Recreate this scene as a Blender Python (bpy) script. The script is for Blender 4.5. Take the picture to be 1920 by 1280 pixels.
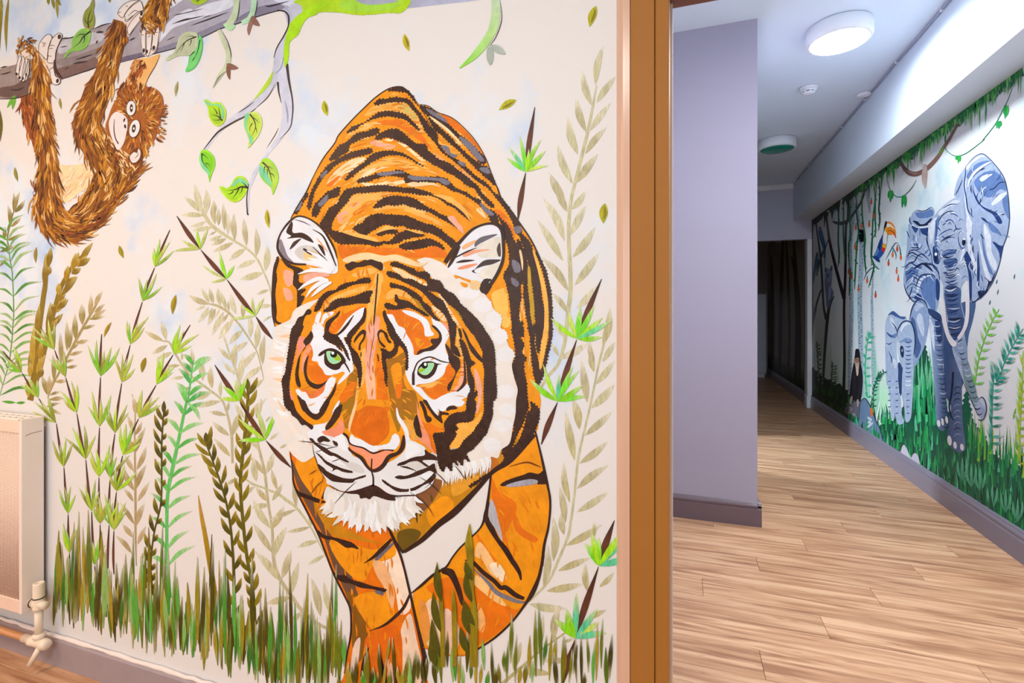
import bpy, math, random
from mathutils import Vector
from mathutils.geometry import tessellate_polygon

for o in list(bpy.data.objects):
    bpy.data.objects.remove(o, do_unlink=True)
SC = bpy.context.scene
COL = SC.collection
random.seed(7)

# ---------------------------------------------------------------- camera
F, CX, HY, CH = 942.0, 960.0, 588.0, 1.30      # focal length in px, principal point, eye height
AL = math.radians(18.76)                        # camera turned left of the corridor axis (+Y)
CA, SA = math.cos(AL), math.sin(AL)
cam = bpy.data.cameras.new('camera')
cam.sensor_width = 36.0
cam.lens = F / 1920.0 * 36.0
cam.shift_y = -(640.0 - HY) / 1920.0
cam.clip_start = 0.02
camo = bpy.data.objects.new('camera', cam)
camo.location = (0, 0, CH)
camo.rotation_euler = (math.radians(90), 0, AL)
COL.objects.link(camo)
SC.camera = camo

# ---------------------------------------------------------------- world, lights, exposure
W = bpy.data.worlds.new('world'); SC.world = W
W.use_nodes = True
W.node_tree.nodes['Background'].inputs[0].default_value = (0.75, 0.85, 1.0, 1)
W.node_tree.nodes['Background'].inputs[1].default_value = 0.25
SC.view_settings.view_transform = 'Standard'
SC.view_settings.look = 'None'
SC.view_settings.gamma = 1.0
SC.view_settings.exposure = 0.0
SC.view_settings.use_curve_mapping = False

def area(name, loc, rot, size, power, col, size_y=None, spread=180):
    l = bpy.data.lights.new(name, 'AREA')
    l.energy = power; l.color = col; l.size = size
    if size_y:
        l.shape = 'RECTANGLE'; l.size_y = size_y
    l.spread = math.radians(spread)
    o = bpy.data.objects.new(name, l)
    o.location = loc; o.rotation_euler = [math.radians(a) for a in rot]
    COL.objects.link(o)
    return o
# fill lamps added for the front room, unseen behind the camera, warm white
area('room_fill_near', (-0.55, -0.45, 2.66), (0, 0, 0), 0.6, 27, (1.0, 0.95, 0.90))
area('room_fill_far', (-2.55, -0.45, 2.66), (0, 0, 0), 0.6, 36, (1.0, 0.66, 0.44))
area('room_back_fill', (-1.0, -2.45, 1.5), (90, 0, 0), 2.6, 46, (1.0, 0.98, 0.97), 1.5)  # fill added behind the camera, at an unseen back window opening
# daylight from the window of the side bay left of the corridor
area('bay_window_daylight', (-2.0, 5.27, 2.0), (59, 0, -90), 0.35, 30, (0.70, 0.86, 1.0), 0.5, 75)

# ---------------------------------------------------------------- helpers
def s2l(c):
    c /= 255.0
    return c / 12.92 if c <= 0.04045 else ((c + 0.055) / 1.055) ** 2.4
def lin(c):
    if isinstance(c, str):
        c = tuple(int(c[i:i + 2], 16) for i in (0, 2, 4))
    return tuple(s2l(v) for v in c)

def ray(px, py):
    a = px - CX
    return Vector((a * CA - F * SA, a * SA + F * CA, HY - py))
def atY(px, py, Y):
    r = ray(px, py); t = Y / r.y
    return Vector((r.x * t, Y, CH + r.z * t))
def atX(px, py, X):
    r = ray(px, py); t = X / r.x
    return Vector((X, r.y * t, CH + r.z * t))
def atZ(px, py, Z):
    r = ray(px, py); t = (Z - CH) / r.z
    return Vector((r.x * t, r.y * t, Z))

def link(name, mesh, parent=None, kind=None):
    o = bpy.data.objects.new(name, mesh)
    COL.objects.link(o)
    if parent: o.parent = parent
    if kind: o['kind'] = kind
    return o
def tag(o, label=None, cat=None, group=None, kind=None):
    if label: o['label'] = label
    if cat: o['category'] = cat
    if group: o['group'] = group
    if kind: o['kind'] = kind
    return o
def empty(name, loc, label, cat, group=None):
    o = bpy.data.objects.new(name, None)
    o.location = loc; o.empty_display_size = 0.05
    COL.objects.link(o)
    return tag(o, label, cat, group)

class MB:
    """collects boxes, prisms, tubes and lathes for one mesh"""
    def __init__(s): s.v = []; s.f = []; s.m = []; s.sm = []
    def add(s, vs, fs, mi=0, smooth=False):
        b = len(s.v); s.v += [tuple(x) for x in vs]
        for f in fs:
            s.f.append([b + i for i in f]); s.m.append(mi); s.sm.append(smooth)
        return s
    def box(s, x0, x1, y0, y1, z0, z1, mi=0, bev=0.0):
        if bev > 0:
            b = bev
            prof = [(x0 + b, y0), (x1 - b, y0), (x1, y0 + b), (x1, y1 - b), (x1 - b, y1), (x0 + b, y1), (x0, y1 - b), (x0, y0 + b)]
            ins = [(min(max(x, x0 + b), x1 - b), min(max(y, y0 + b), y1 - b)) for x, y in prof]
            rings = [[(x, y, z0) for x, y in ins], [(x, y, z0 + b) for x, y in prof], [(x, y, z1 - b) for x, y in prof], [(x, y, z1) for x, y in ins]]
            vs = [p for r in rings for p in r]; fs = []
            for k in range(3):
                for i in range(8):
                    j = (i + 1) % 8
                    fs.append((k * 8 + i, k * 8 + j, k * 8 + 8 + j, k * 8 + 8 + i))
            fs.append(tuple(range(7, -1, -1))); fs.append(tuple(range(24, 32)))
            return s.add(vs, fs, mi)
        vs = [(x0, y0, z0), (x1, y0, z0), (x1, y1, z0), (x0, y1, z0), (x0, y0, z1), (x1, y0, z1), (x1, y1, z1), (x0, y1, z1)]
        return s.add(vs, [(0, 3, 2, 1), (4, 5, 6, 7), (0, 1, 5, 4), (1, 2, 6, 5), (2, 3, 7, 6), (3, 0, 4, 7)], mi)
    def extrude(s, prof, axis, a, b, mi=0, smooth=False):
        """profile of (u,v) swept along axis; axis 'x': (u,v)=(y,z); 'y': (x,z); 'z': (x,y)"""
        def P(u, v, w):
            return {'x': (w, u, v), 'y': (u, w, v), 'z': (u, v, w)}[axis]
        n = len(prof)
        vs = [P(u, v, a) for u, v in prof] + [P(u, v, b) for u, v in prof]
        fs = [(i, (i + 1) % n, n + (i + 1) % n, n + i) for i in range(n)]
        s.add(vs, fs, mi, smooth)
        k = len(s.v) - 2 * n
        s.f.append([k + i for i in range(n - 1, -1, -1)]); s.m.append(mi); s.sm.append(False)
        s.f.append([k + n + i for i in range(n)]); s.m.append(mi); s.sm.append(False)
        return s
    def lathe(s, prof, c, axis='z', n=40, mi=0, smooth=True):
        """profile [(r,h)] about an axis through c"""
        vs = []
        for r, h in prof:
            for i in range(n):
                t = 2 * math.pi * i / n; u, v = r * math.cos(t), r * math.sin(t)
                d = {'z': (u, v, h), 'y': (u, h, v), 'x': (h, u, v)}[axis]
                vs.append((c[0] + d[0], c[1] + d[1], c[2] + d[2]))
        fs = []
        for k in range(len(prof) - 1):
            for i in range(n):
                j = (i + 1) % n
                fs.append((k * n + i, k * n + j, k * n + n + j, k * n + n + i))
        fs.append(tuple(range(n - 1, -1, -1))); fs.append(tuple(range((len(prof) - 1) * n, len(prof) * n)))
        return s.add(vs, fs, mi, smooth)
    def tube(s, pts, r, n=14, mi=0):
        pts = [Vector(p) for p in pts]; vs = []; N = len(pts)
        for i, p in enumerate(pts):
            d = (pts[min(i + 1, N - 1)] - pts[max(i - 1, 0)]).normalized()
            a = d.cross(Vector((0, 0, 1)))
            if a.length < 1e-3: a = d.cross(Vector((1, 0, 0)))
            a.normalize(); b = d.cross(a)
            rr = r[i] if isinstance(r, (list, tuple)) else r
            for k in range(n):
                t = 2 * math.pi * k / n
                vs.append(p + a * (rr * math.cos(t)) + b * (rr * math.sin(t)))
        fs = [(i * n + k, i * n + (k + 1) % n, i * n + n + (k + 1) % n, i * n + n + k) for i in range(N - 1) for k in range(n)]
        fs += [tuple(range(n - 1, -1, -1)), tuple(range((N - 1) * n, N * n))]
        return s.add(vs, fs, mi, True)
    def build(s, name, mats, parent=None, kind=None, label=None):
        me = bpy.data.meshes.new(name)
        off = Vector((0, 0, 0))
        p = parent
        while p: off += p.location; p = p.parent
        me.from_pydata([tuple(Vector(v) - off) for v in s.v], [], s.f)
        for m in (mats if isinstance(mats, (list, tuple)) else [mats]): me.materials.append(m)
        me.polygons.foreach_set('material_index', s.m)
        me.polygons.foreach_set('use_smooth', s.sm)
        me.update()
        import bmesh as _b
        bm = _b.new(); bm.from_mesh(me); _b.ops.recalc_face_normals(bm, faces=bm.faces); bm.to_mesh(me); bm.free()
        o = link(name, me, parent, kind)
        if label: o['label'] = label
        return o

# ---------------------------------------------------------------- materials
def newmat(name):
    m = bpy.data.materials.new(name); m.use_nodes = True
    return m, m.node_tree.nodes, m.node_tree.links, m.node_tree.nodes['Principled BSDF']
def plain(name, col, rough=0.5, var=0.06, scale=9.0, bump=0.0, bscale=120.0, metal=0.0, spec=0.5):
    """paint with a little tonal unevenness and optional fine relief"""
    m, N, L, b = newmat(name)
    c = lin(col)
    tc = N.new('ShaderNodeNewGeometry')
    nz = N.new('ShaderNodeTexNoise'); nz.inputs['Scale'].default_value = scale; nz.inputs['Detail'].default_value = 5
    L.new(tc.outputs['Position'], nz.inputs['Vector'])
    mx = N.new('ShaderNodeMix'); mx.data_type = 'RGBA'
    mx.inputs[6].default_value = tuple(v * (1 - var) for v in c) + (1,)
    mx.inputs[7].default_value = tuple(min(1, v * (1 + var)) for v in c) + (1,)
    L.new(nz.outputs['Fac'], mx.inputs[0]); L.new(mx.outputs[2], b.inputs['Base Color'])
    b.inputs['Roughness'].default_value = rough; b.inputs['Metallic'].default_value = metal
    b.inputs['Specular IOR Level'].default_value = spec
    if bump:
        n2 = N.new('ShaderNodeTexNoise'); n2.inputs['Scale'].default_value = bscale; n2.inputs['Detail'].default_value = 3
        L.new(tc.outputs['Position'], n2.inputs['Vector'])
        bp = N.new('ShaderNodeBump'); bp.inputs['Strength'].default_value = bump; bp.inputs['Distance'].default_value = 0.002
        L.new(n2.outputs['Fac'], bp.inputs['Height']); L.new(bp.outputs['Normal'], b.inputs['Normal'])
    return m
# ================================================================= the setting
YM = 1.23          # mural wall plane of the front room
XR = 1.69          # corridor's right wall
ZC = 3.11          # corridor ceiling
XB, ZB = 1.461, 2.592   # beam face and beam underside
YE = 7.90          # end wall of the corridor
YP, XP = 3.40, 0.434    # pier front and pier edge

M_pier = plain('lilac_wall_paint', (160, 154, 172), 0.75, 0.02, 3, 0.15, 260)
M_white = plain('white_wall_paint', (236, 238, 244), 0.7, 0.02, 3, 0.12, 240)
M_beam = plain('beam_paint', (222, 231, 244), 0.6, 0.02, 2.5, 0.12, 200)
M_ceil = plain('ceiling_paint', (228, 240, 254), 0.8, 0.02, 2, 0.1, 220)
M_skirt = plain('grey_gloss_paint', (124, 118, 132), 0.28, 0.05, 6, 0.04, 60)
M_skirt_l = plain('scuffed_grey_gloss_paint', (158, 148, 156), 0.33, 0.10, 14, 0.10, 70)
M_frame = plain('brown_gloss_paint', (160, 108, 46), 0.55, 0.06, 5, 0.05, 180, 0.0, 0.25)
M_frame_edge = plain('frame_edge_highlight', (208, 172, 150), 0.22, 0.04, 5)  # bead coloured lighter to carry the highlight on its rounded edge
M_head = plain('brown_paint_shaded', (120, 78, 62), 0.5, 0.06, 5)  # frame brown darkened for the unlit underside of the head
M_caulk = plain('filler', (232, 224, 222), 0.6, 0.08, 30, 0.2, 90)
M_sub = plain('floor_underlay', (96, 70, 48), 0.9)

def wood(name, c0, c1, c2):
    m, N, L, b = newmat(name)
    tc = N.new('ShaderNodeNewGeometry'); oi = N.new('ShaderNodeObjectInfo')
    ad = N.new('ShaderNodeVectorMath'); ad.operation = 'ADD'
    cb = N.new('ShaderNodeCombineXYZ')
    ml = N.new('ShaderNodeMath'); ml.operation = 'MULTIPLY'; ml.inputs[1].default_value = 37.0
    L.new(oi.outputs['Random'], ml.inputs[0]); L.new(ml.outputs[0], cb.inputs[0]); L.new(ml.outputs[0], cb.inputs[2])
    L.new(tc.outputs['Position'], ad.inputs[0]); L.new(cb.outputs[0], ad.inputs[1])
    def noise(sx, sy, sc, det, dist):
        mp = N.new('ShaderNodeMapping'); mp.inputs['Scale'].default_value = (sx, sy, 1)
        n = N.new('ShaderNodeTexNoise'); n.inputs['Scale'].default_value = sc; n.inputs['Detail'].default_value = det
        n.inputs['Distortion'].default_value = dist
        L.new(ad.outputs[0], mp.inputs[0]); L.new(mp.outputs[0], n.inputs['Vector'])
        return n
    g1 = noise(0.55, 9, 3.0, 7, 0.9); g2 = noise(1.6, 60, 4.0, 4, 0.3); g3 = noise(2.2, 26, 2.0, 3, 1.2)
    r = N.new('ShaderNodeValToRGB'); e = r.color_ramp.elements
    e[0].position = 0.36; e[0].color = lin(c0) + (1,); e[1].position = 0.64; e[1].color = lin(c2) + (1,)
    x = e.new(0.5); x.color = lin(c1) + (1,)
    mxn = N.new('ShaderNodeMath'); mxn.operation = 'MULTIPLY_ADD'; mxn.inputs[1].default_value = 0.30
    L.new(g2.outputs['Fac'], mxn.inputs[0]); L.new(g1.outputs['Fac'], mxn.inputs[2])
    sb = N.new('ShaderNodeMath'); sb.operation = 'SUBTRACT'; sb.inputs[1].default_value = 0.15
    L.new(mxn.outputs[0], sb.inputs[0]); L.new(sb.outputs[0], r.inputs[0])
    # dark pores
    rp = N.new('ShaderNodeValToRGB'); rp.color_ramp.elements[0].position = 0.30; rp.color_ramp.elements[0].color = (0.62, 0.55, 0.50, 1)
    rp.color_ramp.elements[1].position = 0.40; rp.color_ramp.elements[1].color = (1, 1, 1, 1)
    L.new(g3.outputs['Fac'], rp.inputs[0])
    mu = N.new('ShaderNodeMix'); mu.data_type = 'RGBA'; mu.blend_type = 'MULTIPLY'; mu.inputs[0].default_value = 0.8
    L.new(r.outputs[0], mu.inputs[6]); L.new(rp.outputs[0], mu.inputs[7])
    hs = N.new('ShaderNodeHueSaturation')
    vv = N.new('ShaderNodeMath'); vv.operation = 'MULTIPLY_ADD'; vv.inputs[1].default_value = 0.10; vv.inputs[2].default_value = 0.95
    L.new(oi.outputs['Random'], vv.inputs[0]); L.new(vv.outputs[0], hs.inputs['Value'])
    L.new(mu.outputs[2], hs.inputs['Color']); L.new(hs.outputs[0], b.inputs['Base Color'])
    b.inputs['Roughness'].default_value = 0.42; b.inputs['Specular IOR Level'].default_value = 0.35
    bp = N.new('ShaderNodeBump'); bp.inputs['Strength'].default_value = 0.12; bp.inputs['Distance'].default_value = 0.001
    L.new(g2.outputs['Fac'], bp.inputs['Height']); L.new(bp.outputs['Normal'], b.inputs['Normal'])
    return m
M_wood = wood('oak_vinyl_plank', (158, 112, 82), (194, 148, 112), (214, 172, 136))

# floor slab and its planks (boards run along X, staggered joints)
floor = MB().box(-3.4, 2.0, -2.7, 12.0, -0.10, -0.012).build('floor', M_sub, kind='structure')
PW, PL = 0.165, 1.22
_pm = {}
def plank(x0, x1, y0, y1):
    key = (round(x1 - x0, 3), round(y1 - y0, 3))
    if key not in _pm:
        g = 0.0006; w, d = key
        mb = MB(); b = 0.0012
        mb.add([(g, g, -0.012), (w - g, g, -0.012), (w - g, d - g, -0.012), (g, d - g, -0.012),
                (g, g, -b), (w - g, g, -b), (w - g, d - g, -b), (g, d - g, -b),
                (g + b, g + b, 0), (w - g - b, g + b, 0), (w - g - b, d - g - b, 0), (g + b, d - g - b, 0)],
               [(0, 3, 2, 1), (0, 1, 5, 4), (1, 2, 6, 5), (2, 3, 7, 6), (3, 0, 4, 7), (4, 5, 9, 8), (5, 6, 10, 9), (6, 7, 11, 10), (7, 4, 8, 11), (8, 9, 10, 11)])
        me = bpy.data.meshes.new('plank'); me.from_pydata(mb.v, [], mb.f); me.materials.append(M_wood)
        _pm[key] = me
    o = link('plank', _pm[key], floor); o.location = (x0, y0, 0)
row = 0; y = -2.64
while y < 11.7:
    off = (row * 0.47) % PL
    front = y < YM + 0.05
    xa, xb = (-3.3, 1.69) if front else (-1.2, 1.69)
    if not (-2.7 < y < 0.1):        # boards behind the camera's view are left to the slab below
        x = xa - off
        while x < xb:
            a, c = max(x, xa), min(x + PL, xb)
            # keep only boards that reach the visible floor
            vis = (y > 1.0 and c > -0.25) or (y <= 1.4 and a < -1.2) or (y <= 1.4 and c > -0.2)
            if c - a > 0.03 and vis: plank(round(a, 3), round(c, 3), round(y, 3), round(min(y + PW, 11.72), 3))
            x += PL
    y += PW; row += 1

# ---- mural wall with the door opening (opening from X=-0.03 to the corridor wall)
XD = -0.030; ZH = 2.088; TW = 0.13
mw = MB()
mw.box(-3.3, XD - 0.032, YM, YM + TW, -0.01, ZC + 0.05)
mw.box(XD - 0.032, XR, YM, YM + TW, ZH + 0.035, ZC + 0.05)

# front room shell
M_room = plain('cream_room_paint', (236, 226, 212), 0.8, 0.02, 3)
MB().box(-3.45, -3.3, -2.6, YM + TW, -0.05, 2.75).build('wall_left', M_room, kind='structure')
wb = MB()
wb.box(-3.3, 2.0, -2.75, -2.6, -0.05, 0.8).box(-3.3, 2.0, -2.75, -2.6, 2.3, 2.75)
wb.box(-3.3, -2.35, -2.75, -2.6, 0.8, 2.3).box(0.35, 2.0, -2.75, -2.6, 0.8, 2.3)
wb.build('wall_back', M_room, kind='structure')
MB().box(XR, XR + 0.15, -2.6, YM, -0.05, 2.75).build('wall_right', M_room, kind='structure')
MB().box(-3.45, 2.0, -2.75, YM, 2.70, 2.80).build('ceiling', M_ceil, kind='structure')

# corridor shell
MB().box(-1.3, 2.0, YM + TW, 12.0, ZC, ZC + 0.1).build('ceiling_corridor', M_ceil, kind='structure')
MB().box(XB, XR + 0.02, YM + TW, YE, ZB, ZC).build('trim_1', M_beam, kind='structure', label='boxed-in beam running along the corridor ceiling')
pier = MB().box(-1.3, XP, YP, 4.60, -0.01, ZC).build('wall_pier', M_pier, kind='structure')
MB().box(XP - 0.15, XP, 5.86, YE, -0.01, ZC).build('wall_corridor_left', plain('green_grey_paint', (120, 126, 124), 0.8), kind='structure')
MB().box(XP - 0.15, XP, 4.60, 5.86, 2.15, ZC).build('trim_2', M_white, kind='structure')
MB().box(-1.42, -1.3, YM + TW, YP + 0.1, -0.01, ZC).build('wall_lobby_left', M_white, kind='structure')
# side bay with its window
bay = MB()
bay.box(-2.3, XP - 0.15, 5.90, 6.0, -0.01, 2.6).box(-2.3, -1.3, 4.5, 4.6, -0.01, 2.6).box(-2.3, XP, 4.5, 6.0, 2.6, 2.7)
bay.build('wall_bay', M_white, kind='structure')
MB().box(-2.3, XP - 0.1, 4.5, 6.0, -0.05, 0.0).build('floor_bay', M_sub, kind='structure')
bw = MB(); bw.box(-2.32, -2.24, 4.6, 5.9, -0.01, 0.6).box(-2.32, -2.24, 4.6, 5.9, 2.3, 2.6).box(-2.32, -2.24, 4.6, 4.95, 0.6, 2.3).box(-2.32, -2.24, 5.65, 5.9, 0.6, 2.3)
bw.build('wall_bay_window', M_white, kind='structure')
# end wall: header, narrow post, left return
ew = MB()
ew.box(-0.2, XR, YE, YE + 0.10, 2.335, ZC).box(-0.2, 0.55, YE, YE + 0.10, -0.01, 2.335)
ew.build('wall_end', plain('blue_grey_paint', (190, 192, 214), 0.75, 0.02, 3, 0.1, 240), kind='structure')
MB().box(1.632, XR, YE - 0.012, YE + 0.115, 0.17, 2.335, bev=0.004).build('door_1', M_white, kind='structure', label='white door post at the end of the corridor')
MB().box(1.622, XR - 0.012, YE - 0.024, YE + 0.125, 0.0, 0.17, bev=0.005).build('trim_3', M_white, kind='structure')
MB().box(0.0, XB - 0.004, YE - 0.05, YE + 0.005, ZC - 0.075, ZC - 0.002, bev=0.006).build('trim_4', M_white, kind='structure')
# far corridor
MB().box(-0.2, XR + 0.2, 11.72, 11.85, -0.01, ZC).build('wall_far', plain('dark_grey_paint', (150, 142, 140), 0.8), kind='structure')
MB().box(0.3, 0.45, YE + 0.1, 11.72, -0.01, ZC).build('wall_far_left', M_white, kind='structure')

# skirting boards (moulded profile, u = out from the wall, v = height)
SKP = [(0, 0), (0.022, 0), (0.022, 0.112), (0.016, 0.117), (0.0175, 0.128), (0.019, 0.136), (0.016, 0.145), (0.010, 0.149), (0.009, 0.158), (0.004, 0.166), (0, 0.168)]
def skirting(name, axis, base, sign, a, b, mat, prof=SKP):
    p = [(base + sign * u, v) for u, v in prof]
    return MB().extrude(p, axis, a, b).build(name, mat, kind='structure')
skirting('baseboard_right', 'y', XR, -1, YM + TW, YE - 0.024, M_skirt)
skirting('baseboard_far', 'y', XR, -1, YE + 0.13, 11.72, M_skirt)
SKM = [(0, 0), (0.022, 0), (0.022, 0.105), (0.017, 0.108), (0.017, 0.112), (0.021, 0.116), (0.021, 0.127), (0.014, 0.133), (0.006, 0.140), (0, 0.146)]
skirting('baseboard_pier', 'x', YP, -1, -1.3, XP + 0.021, plain('grey_gloss_paint_shaded', (104, 88, 96), 0.32, 0.04), SKM)  # skirting grey darkened here to paint in the pier's shadow
skirting('baseboard_pier_side', 'y', XP, 1, YP - 0.021, 4.60, M_skirt, SKM)
SKL = [(0, 0), (0.017, 0), (0.0175, 0.093), (0.012, 0.100), (0, 0.103)]
skirting('baseboard_mural', 'x', YM, -1, -3.3, -0.148, M_skirt_l, SKL)
# uneven bead of filler along the top of the room's skirting
fb = MB(); rr = random.Random(3); pts = []; rad = []
x = -3.3
while x < -0.16:
    pts.append((x, YM - 0.007 - rr.random() * 0.003, 0.105 + rr.uniform(-0.002, 0.003))); rad.append(rr.uniform(0.005, 0.0085)); x += 0.035
fb.tube(pts, rad, 8).build('trim_5', M_caulk, kind='structure')

# ---- door frame in the mural wall
xa0, xa1 = atY(1156, 700, YM).x, atY(1228, 700, YM - 0.02).x
xe = atY(1181, 700, YM - 0.02).x
edge = [(xa0, YM)]
for k in range(7):
    t = math.radians(90 * k / 6)
    edge.append((xa0 + 0.004 + 0.018 * (1 - math.cos(t)), YM - 0.006 - 0.016 * math.sin(t)))
edge += [(xe, YM - 0.022), (xe, YM)]
zt = ZH + 0.06
door = MB().extrude(edge, 'z', 0, zt, smooth=False).build('door_2', M_frame_edge, kind='structure', label='rounded edge of the brown door frame with its highlight painted in')
MB().box(xe + 0.0006, xa1 - 0.001, YM - 0.0205, YM + 0.002, 0, zt, bev=0.0015).build('architrave', M_frame, door)
MB().box(xa1, XD, YM - 0.0165, YM + TW + 0.004, 0, zt, bev=0.0015).build('jamb', M_frame, door)
MB().box(XD - 0.001, XR, YM - 0.012, YM + TW + 0.004, ZH, ZH + 0.034, bev=0.0015).build('door_head', M_head, door)
MB().box(xe, XR, YM - 0.02, YM, ZH + 0.034, ZH + 0.1, bev=0.002).build('head_architrave', M_frame, door)
# added white strip: corridor light on the jamb reveal, given as colour
MB().box(XD + 0.0002, XD + 0.006, YM + TW - 0.02, YM + TW + 0.004, 0, ZH).build('lit_reveal_strip', M_white, door)
# ================================================================= mural paint
LF = (1.12, 0.97, 0.86)     # light falling on the front mural (pigment = seen colour / light)
LR = (1.14, 1.21, 1.32)     # light falling on the corridor mural
STEP = 0.00016; SUB = 0.000017

def paint_mat(name, var, scale, stretch, rough=0.5, speck=0.0):
    """mural pigment: colour comes with each brush stroke, the nodes add brush unevenness"""
    m, N, L, b = newmat(name)
    at = N.new('ShaderNodeAttribute'); at.attribute_name = 'pigment'
    g = N.new('ShaderNodeNewGeometry')
    mp = N.new('ShaderNodeMapping'); mp.inputs['Scale'].default_value = stretch
    L.new(g.outputs['Position'], mp.inputs[0])
    n = N.new('ShaderNodeTexNoise'); n.inputs['Scale'].default_value = scale; n.inputs['Detail'].default_value = 6; n.inputs['Roughness'].default_value = 0.62
    n.inputs['Distortion'].default_value = 0.6
    L.new(mp.outputs[0], n.inputs['Vector'])
    r = N.new('ShaderNodeMapRange'); r.inputs[1].default_value = 0.3; r.inputs[2].default_value = 0.7
    r.inputs[3].default_value = 1 - var; r.inputs[4].default_value = 1 + var
    L.new(n.outputs['Fac'], r.inputs[0])
    mu = N.new('ShaderNodeVectorMath'); mu.operation = 'SCALE'
    L.new(at.outputs['Color'], mu.inputs[0]); L.new(r.outputs[0], mu.inputs['Scale'])
    L.new(mu.outputs[0], b.inputs['Base Color'])
    b.inputs['Roughness'].default_value = rough; b.inputs['Specular IOR Level'].default_value = 0.25
    bp = N.new('ShaderNodeBump'); bp.inputs['Strength'].default_value = 0.08; bp.inputs['Distance'].default_value = 0.001
    L.new(n.outputs['Fac'], bp.inputs['Height']); L.new(bp.outputs['Normal'], b.inputs['Normal'])
    return m
PM = {'flat': paint_mat('mural_paint_smooth', 0.05, 14, (1, 1, 1)),
      'brush': paint_mat('mural_paint_brushed', 0.15, 22, (1, 1, 1)),
      'fur': paint_mat('mural_paint_fur', 0.22, 40, (1.6, 1, 0.5)),
      'dark': paint_mat('mural_paint_dark', 0.40, 60, (1, 1, 1), 0.4),
      'dry': paint_mat('mural_paint_dry_brush', 0.26, 90, (1.8, 1.8, 0.4))}

def P(ox, oy, s):
    def f(t):
        return [(ox + float(a.split(',')[0]) * s, oy + float(a.split(',')[1]) * s) for a in t.split()]
    return f
def cr_closed(p, n=4):
    out = []; N = len(p)
    for i in range(N):
        a, b, c, d = p[i - 1], p[i], p[(i + 1) % N], p[(i + 2) % N]
        for k in range(n):
            t = k / n; t2 = t * t; t3 = t2 * t
            out.append(tuple(0.5 * (2 * b[j] + (c[j] - a[j]) * t + (2 * a[j] - 5 * b[j] + 4 * c[j] - d[j]) * t2 + (3 * b[j] - a[j] - 3 * c[j] + d[j]) * t3) for j in (0, 1)))
    return out
def cr_open(p, n=5):
    if len(p) < 3: n = 3
    q = [tuple(2 * p[0][j] - p[1][j] for j in range(len(p[0])))] + list(p) + [tuple(2 * p[-1][j] - p[-2][j] for j in range(len(p[0])))]
    out = []
    for i in range(1, len(q) - 2):
        a, b, c, d = q[i - 1], q[i], q[i + 1], q[i + 2]
        for k in range(n):
            t = k / n; t2 = t * t; t3 = t2 * t
            out.append(tuple(0.5 * (2 * b[j] + (c[j] - a[j]) * t + (2 * a[j] - 5 * b[j] + 4 * c[j] - d[j]) * t2 + (3 * b[j] - a[j] - 3 * c[j] + d[j]) * t3) for j in range(len(b))))
    out.append(p[-1])
    return out
def resample(p, step, closed=True):
    q = p + [p[0]] if closed else p
    out = []; acc = 0.0
    for i in range(len(q) - 1):
        (x0, y0), (x1, y1) = q[i], q[i + 1]
        d = math.hypot(x1 - x0, y1 - y0)
        while acc <= d and d > 0:
            t = acc / d; out.append((x0 + (x1 - x0) * t, y0 + (y1 - y0) * t)); acc += step
        acc -= d
    return out
def area2(p):
    return sum(p[i - 1][0] * p[i][1] - p[i][0] * p[i - 1][1] for i in range(len(p)))
def ragged(p, amp, step, rng):
    p = resample(p, step)
    s = 1 if area2(p) > 0 else -1
    out = []; N = len(p)
    for i in range(N):
        (ax, ay), (bx, by) = p[i - 1], p[(i + 1) % N]
        dx, dy = bx - ax, by - ay; d = math.hypot(dx, dy) or 1
        a = amp * (rng.uniform(0.2, 1.0) if i % 2 else -rng.uniform(0.0, 0.35))
        out.append((p[i][0] + s * dy / d * a, p[i][1] - s * dx / d * a))
    return out

class Shape:
    def __init__(s, v, f, c, lay): s.v, s.f, s.c, s.lay = v, f, c, lay
def colfn(c, v, tl=None):
    """c: hex | (hex0,hex1) along stroke | ('lin',p0,p1,hex0,hex1) | list"""
    if isinstance(c, str): return [lin(c)] * len(v)
    if c[0] == 'lin':
        (x0, y0), (x1, y1) = c[1], c[2]; a, b = lin(c[3]), lin(c[4]); dd = (x1 - x0) ** 2 + (y1 - y0) ** 2
        out = []
        for x, y in v:
            t = ((x - x0) * (x1 - x0) + (y - y0) * (y1 - y0)) / dd
            t = min(1.15, max(-0.15, t))
            out.append(tuple(max(0, a[j] + (b[j] - a[j]) * t) for j in range(3)))
        return out
    cs = [lin(h) for h in c]; n = len(cs) - 1; out = []
    for t in tl:
        q = min(n - 1e-6, max(0, t * n)); k = int(q); u = q - k
        out.append(tuple(cs[k][j] + (cs[k + 1][j] - cs[k][j]) * u for j in range(3)))
    return out
RNG = random.Random(11)
def poly(pts, c, lay, smooth=True, rag=0.0, rstep=3.0):
    p = cr_closed(pts) if smooth else list(pts)
    if rag: p = ragged(p, rag, rstep, RNG)
    tri = tessellate_polygon([[Vector((x, y, 0)) for x, y in p]])
    return Shape(p, [tuple(t) for t in tri], colfn(c, p), lay)
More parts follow.
